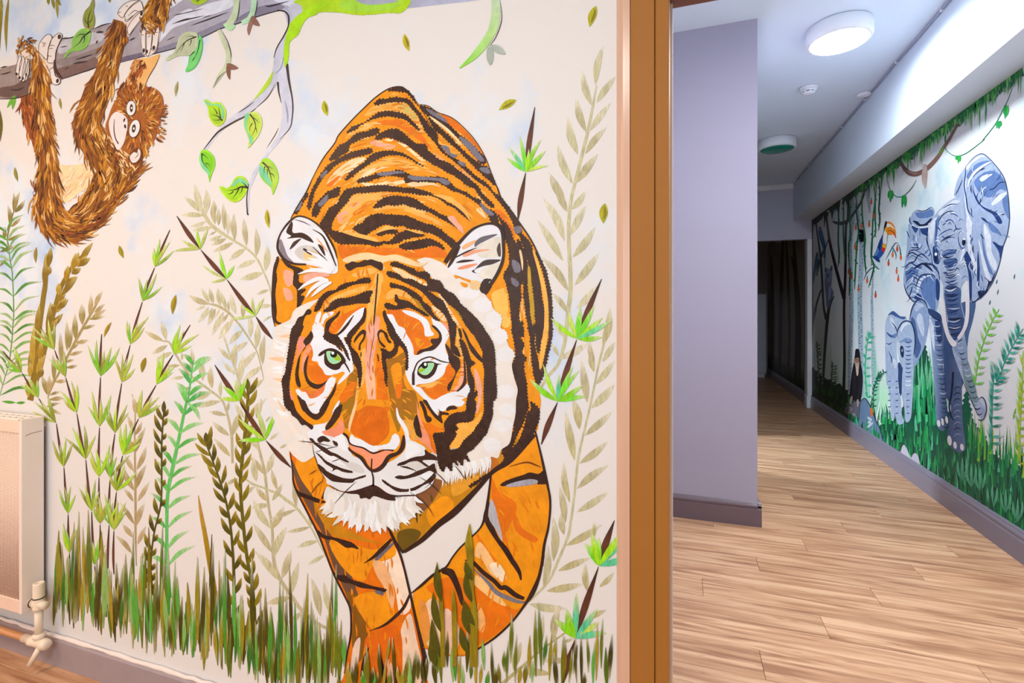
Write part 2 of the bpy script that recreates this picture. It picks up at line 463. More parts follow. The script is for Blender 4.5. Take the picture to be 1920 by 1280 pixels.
def stroke(pts, w, c, lay, prof='both', smooth=True, n=5):
    """ribbon: w = number or widths per point; prof shapes the ends"""
    ws = list(w) if isinstance(w, (list, tuple)) else None
    if ws and len(ws) != len(pts):
        m = len(ws) - 1; nw = []
        for i in range(len(pts)):
            q_ = i / (len(pts) - 1) * m; k_ = min(m - 1, int(q_)); nw.append(ws[k_] + (ws[k_ + 1] - ws[k_]) * (q_ - k_))
        ws = nw
    q = [tuple(pts[i]) + ((ws[i],) if ws else (1.0,)) for i in range(len(pts))]
    q = cr_open(q, n) if smooth else q
    if len(q) < 3: q = cr_open(q, 6)
    N = len(q); v = []; tl = []
    for i in range(N):
        t = i / (N - 1)
        a, b = q[max(i - 1, 0)], q[min(i + 1, N - 1)]
        dx, dy = b[0] - a[0], b[1] - a[1]; d = math.hypot(dx, dy) or 1
        h = max(0.0, q[i][2]) if ws else w * {'both': math.sin(math.pi * min(1, max(0, t))) ** 0.7, 'out': (1 - t) ** 0.75, 'in': t ** 0.75,
             'leaf': 1.08 * max(0.0, math.sin(math.pi * t ** 0.9)) ** 0.95, 'flat': 1.0, 'round': min(1, 4 * t + 0.35, 4 * (1 - t) + 0.35)}[prof]
        h = max(h, 0.04) * 0.5
        v.append((q[i][0] - dy / d * h, q[i][1] + dx / d * h)); v.append((q[i][0] + dy / d * h, q[i][1] - dx / d * h)); tl += [t, t]
    f = [(2 * i, 2 * i + 1, 2 * i + 3, 2 * i + 2) for i in range(N - 1)]
    return Shape(v, f, colfn(c, v, tl), lay)
def ell(cx, cy, rx, ry, c, lay, rot=0, n=18):
    r = math.radians(rot); cr, sr = math.cos(r), math.sin(r); v = []
    for i in range(n):
        t = 2 * math.pi * i / n; x, y = rx * math.cos(t), ry * math.sin(t)
        v.append((cx + x * cr - y * sr, cy + x * sr + y * cr))
    return Shape(v, [tuple(range(n))], colfn(c, v), lay)

USED = {}
class Fig:
    """one painted figure on a wall; its pieces are children"""
    def __init__(s, name, label, cat, base, side='F', group=None, mat='brush'):
        s.side, s.mat = side, mat
        s.o = empty(name, s.at(base[0], base[1], 0), label, cat, group)
    def sub(s, sh):
        """a free sub-layer, so that pieces of one layer never lie in exactly one plane"""
        xs = [p[0] for p in sh.v]; ys = [p[1] for p in sh.v]; b = (min(xs), min(ys), max(xs), max(ys))
        lst = USED.setdefault((s.side, round(sh.lay)), []); taken = {k for k, q in lst if q[0] < b[2] and b[0] < q[2] and q[1] < b[3] and b[1] < q[3]}
        k = 0
        while k in taken: k += 1
        lst.append((k, b)); return k
    def at(s, x, y, off):
        if s.side == 'F':
            p = atY(x, y, YM); p.y -= off
        else:
            p = atX(x, y, XR); p.x -= off
        return p
    def part(s, name, shapes, parent=None, kind=None, mat=None, label=None):
        if isinstance(shapes, Shape): shapes = [shapes]
        L = LF if s.side == 'F' else LR
        org = s.o.location
        vs, fs, cs = [], [], []
        for i, sh in enumerate(shapes):
            b = len(vs)
            off = 0.0002 + sh.lay * STEP + (s.sub(sh) * SUB if len(shapes) < 8 else 0.000004 + (i % 31) * 0.0000062)
            vs += [s.at(x, y, off) - org for x, y in sh.v]
            fs += [tuple(b + i for i in f) for f in sh.f]
            cs += sh.c
        me = bpy.data.meshes.new(name); me.from_pydata(vs, [], fs)
        a = me.attributes.new('pigment', 'FLOAT_COLOR', 'POINT')
        flat = []
        for c in cs: flat += [min(0.97, c[0] / L[0]), min(0.97, c[1] / L[1]), min(0.97, c[2] / L[2]), 1.0]
        a.data.foreach_set('color', flat)
        # all faces look into the room
        flip = []
        for p in me.polygons:
            nn = p.normal
            if (s.side == 'F' and nn.y > 0) or (s.side == 'R' and nn.x > 0): flip.append(p.index)
        if flip:
            import bmesh as _b
            bm = _b.new(); bm.from_mesh(me); bm.faces.ensure_lookup_table()
            _b.ops.reverse_faces(bm, faces=[bm.faces[i] for i in flip]); bm.to_mesh(me); bm.free()
        me.materials.append(PM[mat or s.mat]); me.update()
        o = link(name, me, parent or s.o, kind)
        if label: o['label'] = label
        return o
    # short forms -------------------------------------------------------
    def poly(s, name, pts, c, lay, parent=None, mat=None, smooth=True, rag=0.0, rstep=3.0, label=None):
        return s.part(name, poly(pts, c, lay, smooth, rag, rstep), parent, None, mat, label)
    def stroke(s, name, pts, w, c, lay, prof='both', parent=None, mat=None, label=None):
        return s.part(name, stroke(pts, w, c, lay, prof), parent, None, mat, label)
    def leaf(s, base, tip, w, c, lay, bend=0.0, name='leaf', parent=None, mat=None):
        mx, my = (base[0] + tip[0]) / 2, (base[1] + tip[1]) / 2
        dx, dy = tip[0] - base[0], tip[1] - base[1]
        return s.part(name, stroke([base, (mx - dy * bend, my + dx * bend), tip], w, c, lay, 'leaf', n=4), parent, None, mat)

def fur_strokes(line, widths, n, pal, length, w, lay, rng, spread=0.25, flare=0.0, back=False):
    """brush hairs following a centre line"""
    q = cr_open([tuple(line[i]) + (widths[i],) for i in range(len(line))], 8)
    out = []; N = len(q)
    for _ in range(n):
        i = rng.randrange(0, N - 1); u = rng.uniform(-1, 1)
        a, b = q[i], q[i + 1]; dx, dy = b[0] - a[0], b[1] - a[1]; d = math.hypot(dx, dy) or 1
        dx, dy = dx / d, dy / d
        x, y = a[0] - dy * u * a[2], a[1] + dx * u * a[2]
        an = rng.gauss(0, spread) + flare * u
        if back: dx, dy = -dx, -dy
        ex, ey = dx * math.cos(an) - dy * math.sin(an), dx * math.sin(an) + dy * math.cos(an)
        l = length * rng.uniform(0.5, 1.3)
        k = rng.uniform(-0.12, 0.12) * l
        pts = [(x, y), (x + ex * l * 0.5 - ey * k, y + ey * l * 0.5 + ex * k), (x + ex * l, y + ey * l)]
        # neighbouring hairs share a tone, so the coat falls into clumps
        v = 0.5 + 0.5 * math.sin(x * 0.19 + 1.7 * math.sin(y * 0.11)) * math.cos(y * 0.13 + x * 0.05)
        j = min(len(pal) - 1, max(0, int((v + rng.gauss(0, 0.22)) * len(pal))))
        out.append(stroke(pts, w * rng.uniform(0.4, 1.25), pal[j], lay + rng.randrange(0, 3), 'both', n=2))
    return out
# painted grounds of the two murals
def ground(name, base, second, third, sc, zlo, zhi, Lt):
    m, N, L, b = newmat(name)
    g = N.new('ShaderNodeNewGeometry')
    cc = [tuple(min(0.95, v / l) for v, l in zip(lin(c), Lt)) + (1,) for c in (base, second, third)]
    n1 = N.new('ShaderNodeTexNoise'); n1.inputs['Scale'].default_value = sc; n1.inputs['Detail'].default_value = 6; n1.inputs['Roughness'].default_value = 0.6
    L.new(g.outputs['Position'], n1.inputs['Vector'])
    r1 = N.new('ShaderNodeMapRange'); r1.inputs[1].default_value = 0.48; r1.inputs[2].default_value = 0.60
    L.new(n1.outputs['Fac'], r1.inputs[0])
    sp = N.new('ShaderNodeSeparateXYZ'); L.new(g.outputs['Position'], sp.inputs[0])
    rz = N.new('ShaderNodeMapRange'); rz.inputs[1].default_value = zlo; rz.inputs[2].default_value = zhi
    L.new(sp.outputs[2], rz.inputs[0])
    mm = N.new('ShaderNodeMath'); mm.operation = 'MULTIPLY'
    L.new(r1.outputs[0], mm.inputs[0]); L.new(rz.outputs[0], mm.inputs[1])
    mx = N.new('ShaderNodeMix'); mx.data_type = 'RGBA'; mx.inputs[6].default_value = cc[0]; mx.inputs[7].default_value = cc[1]
    L.new(mm.outputs[0], mx.inputs[0])
    n2 = N.new('ShaderNodeTexNoise'); n2.inputs['Scale'].default_value = sc * 2.3; n2.inputs['Detail'].default_value = 5
    va = N.new('ShaderNodeVectorMath'); va.operation = 'ADD'; va.inputs[1].default_value = (7.3, 2.1, 4.4)
    L.new(g.outputs['Position'], va.inputs[0]); L.new(va.outputs[0], n2.inputs['Vector'])
    r2 = N.new('ShaderNodeMapRange'); r2.inputs[1].default_value = 0.47; r2.inputs[2].default_value = 0.64
    L.new(n2.outputs['Fac'], r2.inputs[0])
    m2 = N.new('ShaderNodeMath'); m2.operation = 'MULTIPLY'; L.new(r2.outputs[0], m2.inputs[0]); L.new(mm.outputs[0], m2.inputs[1])
    my = N.new('ShaderNodeMix'); my.data_type = 'RGBA'; my.inputs[7].default_value = cc[2]
    L.new(m2.outputs[0], my.inputs[0]); L.new(mx.outputs[2], my.inputs[6]); L.new(my.outputs[2], b.inputs['Base Color'])
    n3 = N.new('ShaderNodeTexNoise'); n3.inputs['Scale'].default_value = 260
    L.new(g.outputs['Position'], n3.inputs['Vector'])
    bp = N.new('ShaderNodeBump'); bp.inputs['Strength'].default_value = 0.12; bp.inputs['Distance'].default_value = 0.001
    L.new(n3.outputs['Fac'], bp.inputs['Height']); L.new(bp.outputs['Normal'], b.inputs['Normal'])
    b.inputs['Roughness'].default_value = 0.65; b.inputs['Specular IOR Level'].default_value = 0.3
    return m
M_muralF = ground('mural_ground_cream_sky', 'ebdfd6', 'e4e6ee', 'b8cbe8', 2.1, 0.75, 1.3, LF)
M_muralR = ground('mural_ground_white_mist', 'dfe3ea', 'dcebf0', 'c4dcea', 2.2, 0.2, 0.5, LR)
mw.build('wall_mural', M_muralF, kind='structure')
MB().box(XR, XR + 0.15, YM, 11.85, -0.01, ZC).build('wall_corridor_right', [M_muralR], kind='structure')
# ================================================================= fittings
M_rad = plain('white_enamel', (242, 232, 226), 0.35, 0.02, 6)
M_radp = plain('slot_shadow', (150, 110, 92), 0.7)
M_plas = plain('white_plastic', (238, 240, 246), 0.4, 0.01)
M_dark = plain('black_plastic', (28, 26, 30), 0.5)
M_pipe = plain('painted_copper', (214, 150, 96), 0.35, 0.12, 20)
M_cream = plain('cream_pipe_paint', (238, 224, 206), 0.38, 0.05, 25)

def slotted(name):
    """enamelled front pressed into rows of fine horizontal louvres"""
    m, N, L, b = newmat(name)
    g = N.new('ShaderNodeNewGeometry')
    w = N.new('ShaderNodeTexWave'); w.bands_direction = 'Z'; w.inputs['Scale'].default_value = 62.0
    w.inputs['Distortion'].default_value = 0.0
    L.new(g.outputs['Position'], w.inputs['Vector'])
    r = N.new('ShaderNodeValToRGB'); r.color_ramp.elements[0].position = 0.10; r.color_ramp.elements[0].color = lin((206, 158, 134)) + (1,)
    r.color_ramp.elements[1].position = 0.42; r.color_ramp.elements[1].color = lin((246, 230, 218)) + (1,)
    L.new(w.outputs['Fac'], r.inputs[0]); L.new(r.outputs[0], b.inputs['Base Color'])
    bp = N.new('ShaderNodeBump'); bp.inputs['Strength'].default_value = 0.6; bp.inputs['Distance'].default_value = 0.002
    L.new(w.outputs['Fac'], bp.inputs['Height']); L.new(bp.outputs['Normal'], b.inputs['Normal'])
    b.inputs['Roughness'].default_value = 0.4
    return m
M_louvre = slotted('louvred_enamel')

rx1, rx0 = -2.262, -3.24
ry0, ry1 = YM - 0.082, YM - 0.012
rz0, rz1 = 0.212, 0.918
rad = empty('radiator', ((rx0 + rx1) / 2, YM - 0.05, rz0), 'white louvred wall radiator at the left edge below the jungle mural', 'radiator')
MB().box(rx1 - 0.012, rx1, ry0 - 0.001, ry1, rz0, rz1 - 0.002, bev=0.003).build('side_panel', M_rad, rad)
MB().box(rx0, rx0 + 0.012, ry0 - 0.001, ry1, rz0, rz1 - 0.002, bev=0.003).build('side_panel', M_rad, rad)
MB().box(rx0 + 0.012, rx1 - 0.012, ry0, ry0 + 0.008, rz1 - 0.052, rz1 - 0.004, bev=0.002).build('top_rail', plain('warm_white_enamel', (238, 214, 198), 0.4), rad)
MB().box(rx0 + 0.012, rx1 - 0.012, ry0, ry0 + 0.008, rz0 + 0.002, rz0 + 0.05, bev=0.002).build('bottom_rail', bpy.data.materials['warm_white_enamel'], rad)
MB().box(rx0 + 0.012, rx1 - 0.012, ry0 + 0.010, ry1, rz0 + 0.01, rz1 - 0.03).build('core', M_radp, rad)
# pressed vertical ribs of the front
rp = MB(); x = rx1 - 0.0125; k = 0
me_rib = None
while x - 0.020 > rx0 + 0.012:
    prof = [(x - 0.0195 + 0.0195 * i / 6, ry0 + 0.0075 - 0.006 * math.sin(math.pi * i / 6)) for i in range(7)] + [(x, ry0 + 0.011), (x - 0.0195, ry0 + 0.011)]
    MB().extrude(prof, 'z', rz0 + 0.05, rz1 - 0.052, smooth=True).build('rib', M_louvre, rad)
    x -= 0.020
# top grille with slots: bars across
tg = MB().box(rx0, rx1, ry0, ry0 + 0.014, rz1 - 0.006, rz1, bev=0.002).box(rx0, rx1, ry1 - 0.014, ry1, rz1 - 0.006, rz1, bev=0.002).box(rx0, rx1, (ry0 + ry1) / 2 - 0.006, (ry0 + ry1) / 2 + 0.006, rz1 - 0.006, rz1 - 0.0003, bev=0.002)
x = rx1 - 0.02
tg.box(x, rx1 - 0.001, ry0, ry1, rz1 - 0.006, rz1 - 0.0002, bev=0.002)
while x > rx0 + 0.03:
    tg.box(x - 0.037, x - 0.024, ry0 + 0.002, ry1 - 0.002, rz1 - 0.006, rz1 - 0.0005, bev=0.002); x -= 0.037
tg.build('top_grille', M_rad, rad)
MB().tube([(rx1 + 0.0005, ry0 + 0.012, rz1 - 0.062), (rx1 + 0.0005, ry0 + 0.03, rz1 - 0.056), (rx1 + 0.0005, ry1 - 0.008, rz1 - 0.054)], 0.0009, 6).build('seam', M_radp, rad)

# valve and pipe at the radiator's foot
YV = YM - 0.052
def VP(px, py): return atY(px, py, YV)
top, j1, j2, j3 = VP(72, 1092), VP(73, 1146), VP(73.5, 1190), VP(73, 1207)
vx = (top.x + j2.x) / 2
va = empty('radiator_valve', (vx, YV, j3.z), 'cream painted radiator valve and pipe tee standing on the grey skirting', 'valve')
z0, z1, z2, z3 = top.z, j1.z, j2.z, j3.z
MB().lathe([(0.012, z1 + 0.006), (0.0185, z1 + 0.008), (0.0185, z1 + 0.018), (0.0172, z1 + 0.024), (0.0172, z0 - 0.004), (0.0165, z0), (0.011, z0 + 0.001), (0.010, z0 - 0.006), (0.002, z0 - 0.006)], (vx, YV, 0), n=28).build('valve_head', M_cream, va)
MB().lathe([(0.0178, (z0 + z1) / 2 - 0.003), (0.0182, (z0 + z1) / 2), (0.0178, (z0 + z1) / 2 + 0.001)], (vx, YV, 0), n=28).build('ring_mark', M_dark, va)
MB().lathe([(0.0125, z2 - 0.002), (0.0125, z1 + 0.008)], (vx, YV, 0), n=24).build('riser_pipe', M_cream, va)
MB().lathe([(0.014, z2 - 0.012), (0.0185, z2 - 0.008), (0.0185, z2 + 0.002), (0.013, z2 + 0.006)], (vx, YV, 0), n=24).build('collar', M_cream, va)
MB().lathe([(0.005, -0.048), (0.016, -0.046), (0.0165, -0.022), (0.019, -0.020), (0.019, -0.008), (0.014, -0.004), (0.013, 0.03)], (rx1 + 0.0515, YV, z1 + 0.028), axis='x', n=24).build('connector', M_cream, va)
MB().lathe([(0.0165, 0), (0.0185, 0.001), (0.0185, 0.0028), (0.0165, 0.0038)], (rx1 + 0.012, YV, z1 + 0.028), axis='x', n=24).build('seal_ring', M_dark, va)
zt_ = z2 - 0.028
MB().lathe([(0.006, -0.085), (0.0135, -0.084), (0.0135, -0.045), (0.018, -0.043), (0.018, -0.028), (0.0165, -0.024), (0.0165, 0.018), (0.019, 0.022), (0.019, 0.036), (0.0165, 0.038), (0.0165, 0.047), (0.006, 0.049)], (vx, YV, zt_), axis='x', n=22).build('tee_body', M_cream, va)
MB().lathe([(0.013, zt_), (0.015, z2 - 0.006)], (vx, YV, 0), n=20).build('tee_neck', M_cream, va)
lv = MB(); a = Vector((vx + 0.018, YV - 0.006, zt_ - 0.008)); b = Vector((vx + 0.004, YV - 0.03, zt_ - 0.062))
lv.tube([a, a.lerp(b, 0.4), b], [0.010, 0.009, 0.0085], 10).build('drain_lever', M_cream, va)
cp = tag(MB().tube([(-3.29, YV, zt_), (-2.7, YV, zt_), (vx - 0.083, YV, zt_)], 0.011, 14).build('heating_pipe', M_pipe), 'bare copper heating pipe running under the white radiator', 'pipe')

# ceiling luminaires
def emis(name, col, s):
    m, N, L, b = newmat(name)
    b.inputs['Base Color'].default_value = (0.9, 0.9, 0.9, 1)
    b.inputs['Emission Color'].default_value = tuple(col) + (1,)
    b.inputs['Emission Strength'].default_value = s
    return m
M_lamp = emis('lit_diffuser', (0.82, 0.93, 1.0), 150.0); M_lamp2 = emis('lit_diffuser_bright', (0.92, 0.95, 1.0), 215.0)
M_teal = plain('unlit_diffuser_teal_reflection', (34, 150, 128), 0.12, 0.05)  # teal reflection put into the diffuser's colour
def luminaire(px, py, label, md, R):
    c = atZ(px, py, ZC - 0.10)
    t = empty('ceiling_light', (c.x, c.y, ZC), label, 'ceiling light', 'round bulkhead lights along the corridor ceiling')
    MB().lathe([(R - 0.012, ZC - 0.001), (R, ZC - 0.006), (R, ZC - 0.078), (R - 0.006, ZC - 0.092), (R - 0.020, ZC - 0.100), (R - 0.024, ZC - 0.096)], (c.x, c.y, 0), n=56).build('housing', M_plas, t)
    MB().lathe([(R - 0.0235, ZC - 0.090), (R - 0.025, ZC - 0.099), (R * 0.7, ZC - 0.104), (R * 0.35, ZC - 0.107), (0.004, ZC - 0.108)], (c.x, c.y, 0), n=56).build('diffuser', md, t)
    return t
luminaire(1573, 80, 'lit round white ceiling light, nearest above the corridor', M_lamp, 0.182)
lc = luminaire(1573, 68, 'lit round white ceiling light just inside the doorway', M_lamp2, 0.182)
lc.location.y = 1.86
luminaire(1457, 281, 'unlit round ceiling light with a teal reflection painted on its diffuser, farther down the corridor', M_teal, 0.182)
# smoke detector
c = atZ(1516, 171, ZC - 0.03)
t = empty('smoke_detector', (c.x, c.y, ZC), 'small white smoke detector on the ceiling between the two round lights', 'smoke detector')
MB().lathe([(0.064, ZC - 0.001), (0.066, ZC - 0.004), (0.066, ZC - 0.016), (0.060, ZC - 0.020)], (c.x, c.y, 0), n=36).build('base', M_plas, t)
MB().lathe([(0.050, ZC - 0.018), (0.056, ZC - 0.022), (0.056, ZC - 0.030), (0.046, ZC - 0.034)], (c.x, c.y, 0), n=36).build('body', M_plas, t)
MB().lathe([(0.040, ZC - 0.033), (0.040, ZC - 0.043)], (c.x, c.y, 0), n=36).build('vent_ring', M_dark, t)
cap = MB().lathe([(0.047, ZC - 0.041), (0.047, ZC - 0.047), (0.034, ZC - 0.056), (0.004, ZC - 0.058)], (c.x, c.y, 0), n=36)
cap.build('cap', M_plas, t)
for k in range(7):
    a = 2 * math.pi * k / 7 + 0.35
    MB().box(c.x + 0.043 * math.cos(a) - 0.006, c.x + 0.043 * math.cos(a) + 0.006, c.y + 0.043 * math.sin(a) - 0.006, c.y + 0.043 * math.sin(a) + 0.006, ZC - 0.044, ZC - 0.032).build('spacer', M_plas, t)
# movement sensor on the beam
c = atX(1634, 178, XB)
t = empty('motion_sensor', (XB, c.y, c.z), 'small white disc sensor fixed high on the boxed beam', 'sensor')
MB().lathe([(0.046, c.z + 0.022), (0.050, c.z + 0.018), (0.050, c.z + 0.006), (0.040, c.z - 0.004), (0.004, c.z - 0.006)], (XB - 0.052, c.y, 0), n=30).build('body', M_plas, t)
MB().box(XB - 0.03, XB, c.y - 0.012, c.y + 0.012, c.z + 0.002, c.z + 0.02, bev=0.002).build('bracket', M_plas, t)
# clipped cable in the corner of beam and ceiling
cb = empty('alarm_cable', (XB, 5.0, ZC - 0.02), 'thin pale cable clipped along the corner of beam and ceiling', 'cable')
rr = random.Random(5); pts = []
y = YM + 0.2
while y < 7.6:
    pts.append((XB - 0.012 + rr.uniform(-0.003, 0.003), y, ZC - 0.012 + rr.uniform(-0.004, 0.004))); y += 0.22
MB().tube(pts, 0.0055, 8).build('sheath', plain('grey_cable', (168, 172, 196), 0.5), cb)
for p in pts[1::3]:
    MB().box(p[0] - 0.008, XB, p[1] - 0.006, p[1] + 0.006, p[2] - 0.009, p[2] + 0.009, bev=0.002).build('clip', M_plas, cb)
# pale cupboard standing at the far end
xa, xb = 0.9, atY(1437, 650, 11.30).x
cu = empty('cupboard', ((xa + xb) / 2, 11.4, 0), 'pale tall cupboard standing at the dark far end of the corridor', 'cupboard')
MB().box(xa, xb, 11.32, 11.70, 0.09, 1.70, bev=0.004).build('body', plain('pale_blue_laminate', (214, 220, 236), 0.5), cu)
MB().box(xa + 0.02, xb - 0.03, 11.34, 11.70, 0.0, 0.09).build('plinth', bpy.data.materials['pale_blue_laminate'], cu)
MB().box(xa + 0.01, xb - 0.008, 11.30, 11.32, 0.10, 1.69, bev=0.003).build('door', bpy.data.materials['pale_blue_laminate'], cu)

# housings added for the two fill lamps, out of view above and behind the camera
for lab, x, y in (('added unseen ceiling lamp of the front room near the doorway', -0.55, -0.45), ('added unseen ceiling lamp of the front room near the radiator', -2.55, -0.45)):
    t = empty('added_room_lamp', (x, y, 2.70), lab, 'ceiling light', 'added ceiling lamps of the front room')
    MB().lathe([(0.30, 2.699), (0.34, 2.69), (0.34, 2.668), (0.32, 2.664), (0.31, 2.672)], (x, y, 0), n=40).build('housing', M_plas, t)
# ================================================================= tiger
T1 = P(520, 150, .15625); T2 = P(740, 150, .15625); T3 = P(500, 330, .15625); T4 = P(760, 330, .15625)
F1 = P(490, 470, .125); F2 = P(690, 470, .125); F3 = P(810, 470, .125); F4 = P(490, 610, .125); F5 = P(690, 610, .125)
F6 = P(810, 610, .125); F7 = P(490, 750, .125); F8 = P(690, 750, .125); F9 = P(810, 750, .125)
L1 = P(530, 860, .15625); L2 = P(760, 860, .15625); L3 = P(580, 1040, .15625); L4 = P(780, 1040, .15625); L5 = P(580, 1120, .125)
S1 = P(0, 0, 1)
OR, OD, OL, OP, PK, BK, BN, WH, CR_ = 'f3940f', 'ea720a', 'f8b254', 'fbd09a', 'f6a98a', '3a221a', '5a3a2c', 'eeeaec', 'eedfd2'
OM = 'c98212'
tg = Fig('painted_tiger', 'large painted orange tiger walking out of the grass on the cream wall', 'painting', (760, 1280))
tr = random.Random(21)
# -- body
body = tg.poly('body', T1('1460,80 1330,110 1180,210 1050,330 890,490 740,660 690,760 560,930 460,1110 380,1280') + T3('480,190 400,320 290,510 180,760 150,960 100,1080')
    + F1('185,350 170,750 180,950 215,1140') + S1('560,640 600,760 700,840 800,860 900,860 960,850 1004,812') + F9('1600,300 1620,150 1635,20') + F6('1610,1000 1590,915 1680,720 1740,450 1790,220 1808,20') + F3('1805,860 1790,640 1750,450 1690,240')
    + T4('1600,950 1500,750 1370,560 1280,430 1150,260 1110,150 1050,20') + T2('1150,1080 1090,930 1000,770 880,620 700,460 520,390 400,310 310,300 230,210 160,120'),
    OR, 2, mat='brush')
# lighter, deeper and pink brush patches on the back
for c, d, ly in [
    (OL, T1('1180,300 1400,260 1560,290 1660,420 1760,600 1700,640 1600,480 1480,400 1340,370 1200,380 1100,430 1050,420'), 3),
    ('d8b45c', T1('1440,330 1540,290 1620,370 1680,450 1640,470 1560,400'), 4),
    (OD, T1('1120,540 1300,480 1500,500 1650,600 1780,720 1860,840 1760,760 1600,640 1440,560 1280,540'), 3),
    (OL, T1('1000,540 1200,500 1120,570 940,650 820,700 900,600'), 3),
    ('f4a78c', T1('1110,760 1190,720 1290,760 1410,780 1410,810 1320,830 1210,800'), 4),
    ('fbe6b0', T1('1280,730 1340,700 1440,710 1560,790 1680,890 1770,970 1700,950 1580,850 1440,750 1330,735'), 4),
    (OL, T1('900,1200 1050,1060 1250,960 1440,930 1620,1000 1720,1080 1600,1080 1400,1020 1240,1040 1100,1120 960,1220'), 3),
    ('fbd7a4', T1('1030,1130 1150,1060 1350,1040 1240,1070 1120,1130 1000,1200'), 4),
    (OP, T1('620,1190 700,1090 880,960 1060,930 960,1020 830,1120 700,1250 600,1280'), 3),
    (OD, T1('590,1270 650,1210 760,1150 700,1230 640,1280'), 4),
    ('fbe3b8', T1('820,1110 940,990 1060,940 1000,1000 900,1090'), 4),
    (OL, T2('0,260 110,280 220,380 300,480 340,580 260,560 160,440 60,350 0,350'), 3),
    (OD, T2('560,400 700,470 860,620 990,770 1060,900 960,780 800,640 640,520'), 3),
    ('fbd9a0', T2('420,430 560,520 680,620 800,760 760,740 620,610 480,500'), 8),
    (OD, T2('0,470 120,500 260,600 380,720 320,740 180,640 60,560 0,540'), 3),
    ('f7a66c', T2('400,830 520,900 660,1000 820,1080 940,1200 860,1180 700,1050 540,960 420,880'), 3),
    ('fbdca8', T3('1110,60 1300,90 1600,30 1920,60 1920,90 1700,80 1500,120 1250,140'), 3),
    (OL, T3('1040,230 1250,200 1420,190 1500,230 1340,320 1200,340 1080,420 960,560 860,560 900,420'), 3),
    ('f6a58c', T3('840,490 900,440 980,420 960,480 900,560'), 4), ('f6a58c', T3('1000,330 1120,270 1120,320 1040,380'), 4),
    (OD, T3('1040,440 1200,340 1160,420 1080,480'), 4),
    (OL, T3('1290,380 1500,350 1700,350 1900,430 1880,450 1660,400 1480,390 1320,420'), 5),
    ('fbe0ae', T3('1680,370 1760,390 1850,430 1900,440 1820,440 1740,410'), 7),
    (OD, T3('880,820 1100,850 1500,860 1900,880 1900,980 1700,960 1540,930 1400,950 1200,910 1050,930 920,1000 860,900'), 3),
    (OL, T3('880,660 1100,690 1300,740 1340,790 1200,760 1040,720'), 7),
    (OL, T3('1290,700 1430,600 1560,620 1750,650 1900,690 1820,690 1650,640 1500,640 1400,660 1320,690'), 7),
    (OP, T4('20,100 100,70 200,90 330,80 420,130 320,110 200,120 100,130'), 7), (OP, T4('850,400 900,380 960,470 970,510 900,460'), 4),
    (OL, T4('330,220 520,240 640,320 740,420 780,540 700,440 560,330 420,260'), 7),
    ('f6a990', T4('510,500 580,480 640,560 690,620 700,690 640,640 580,580'), 7),
    (OL, T4('0,360 150,420 330,500 430,560 330,540 180,490 60,440 0,420'), 7),
    (OD, T4('0,880 150,900 350,840 480,900 500,980 400,980 200,980 0,970'), 3),
    (OD, T4('1060,430 1130,410 1240,520 1290,640 1330,800 1290,720 1230,600'), 4),
    ('fbbf58', F3('900,640 1100,560 1130,700 1150,900 1180,1100 1080,1150 990,1000 930,820'), 4),
    (OP, F3('1310,0 1340,0 1370,160 1360,300 1330,120'), 9), ('fbb650', F3('1510,0 1560,60 1640,300 1720,600 1750,900 1740,1280 1680,1280 1690,900 1650,600 1590,300'), 9),
    ('fbb650', F6('1690,0 1755,0 1720,260 1690,440 1630,660 1610,560 1640,320'), 9),
    ('c99a2c', F3('1440,240 1480,280 1500,560 1540,850 1520,1120 1490,1000 1460,700 1440,500'), 9)]:
    tg.part('brush_patch', poly(d, c, ly), body)
def inside(x, y, p):
    c = False
    for i in range(len(p)):
        (x0, y0), (x1, y1) = p[i - 1], p[i]
        if (y0 > y) != (y1 > y) and x < (x1 - x0) * (y - y0) / (y1 - y0) + x0: c = not c
    return c
def coat(par, outline, cen, n, pal, lay, length, tang=True, wd=3.0):
    """visible brush hairs inside an outline, along arcs round a centre or away from it"""
    xs = [p[0] for p in outline]; ys = [p[1] for p in outline]; out = []
    while len(out) < n:
        x, y = tr.uniform(min(xs), max(xs)), tr.uniform(min(ys), max(ys))
        if not inside(x, y, outline): continue
        a = math.atan2(y - cen[1], x - cen[0]) + (math.pi / 2 if tang else 0) + tr.gauss(0, .16)
        l = length * tr.uniform(.5, 1.2); dx, dy = math.cos(a) * l, math.sin(a) * l
        if not inside(x + dx, y + dy, outline): continue
        v = 0.5 + 0.5 * math.sin(x * .045 + 2 * math.sin(y * .03)) * math.cos(y * .05)
        c = pal[min(len(pal) - 1, max(0, int((v + tr.gauss(0, .2)) * len(pal))))]
        out.append(stroke([(x, y), (x + dx * .5 + dy * .05, y + dy * .5 - dx * .05), (x + dx, y + dy)], wd * tr.uniform(.5, 1.3), c, lay, 'both', n=2))
    tg.part('fur', out, par, kind='stuff', mat='flat')
OPAL = ['e07a10', 'e88812', 'ee9414', 'f39c1c', 'f5a430', 'f8b450', 'fac87c']
coat(body, S1('748,166 700,190 640,255 590,330 560,400 620,440 640,480 700,470 780,480 850,450 900,420 930,360 905,300 870,250 800,205 770,180'), (745, 560), 420, OPAL, 4, 26)
coat(body, S1('930,360 960,400 1000,470 1025,540 1030,640 1000,760 970,700 940,560 950,440'), (640, 600), 120, OPAL, 4, 26)
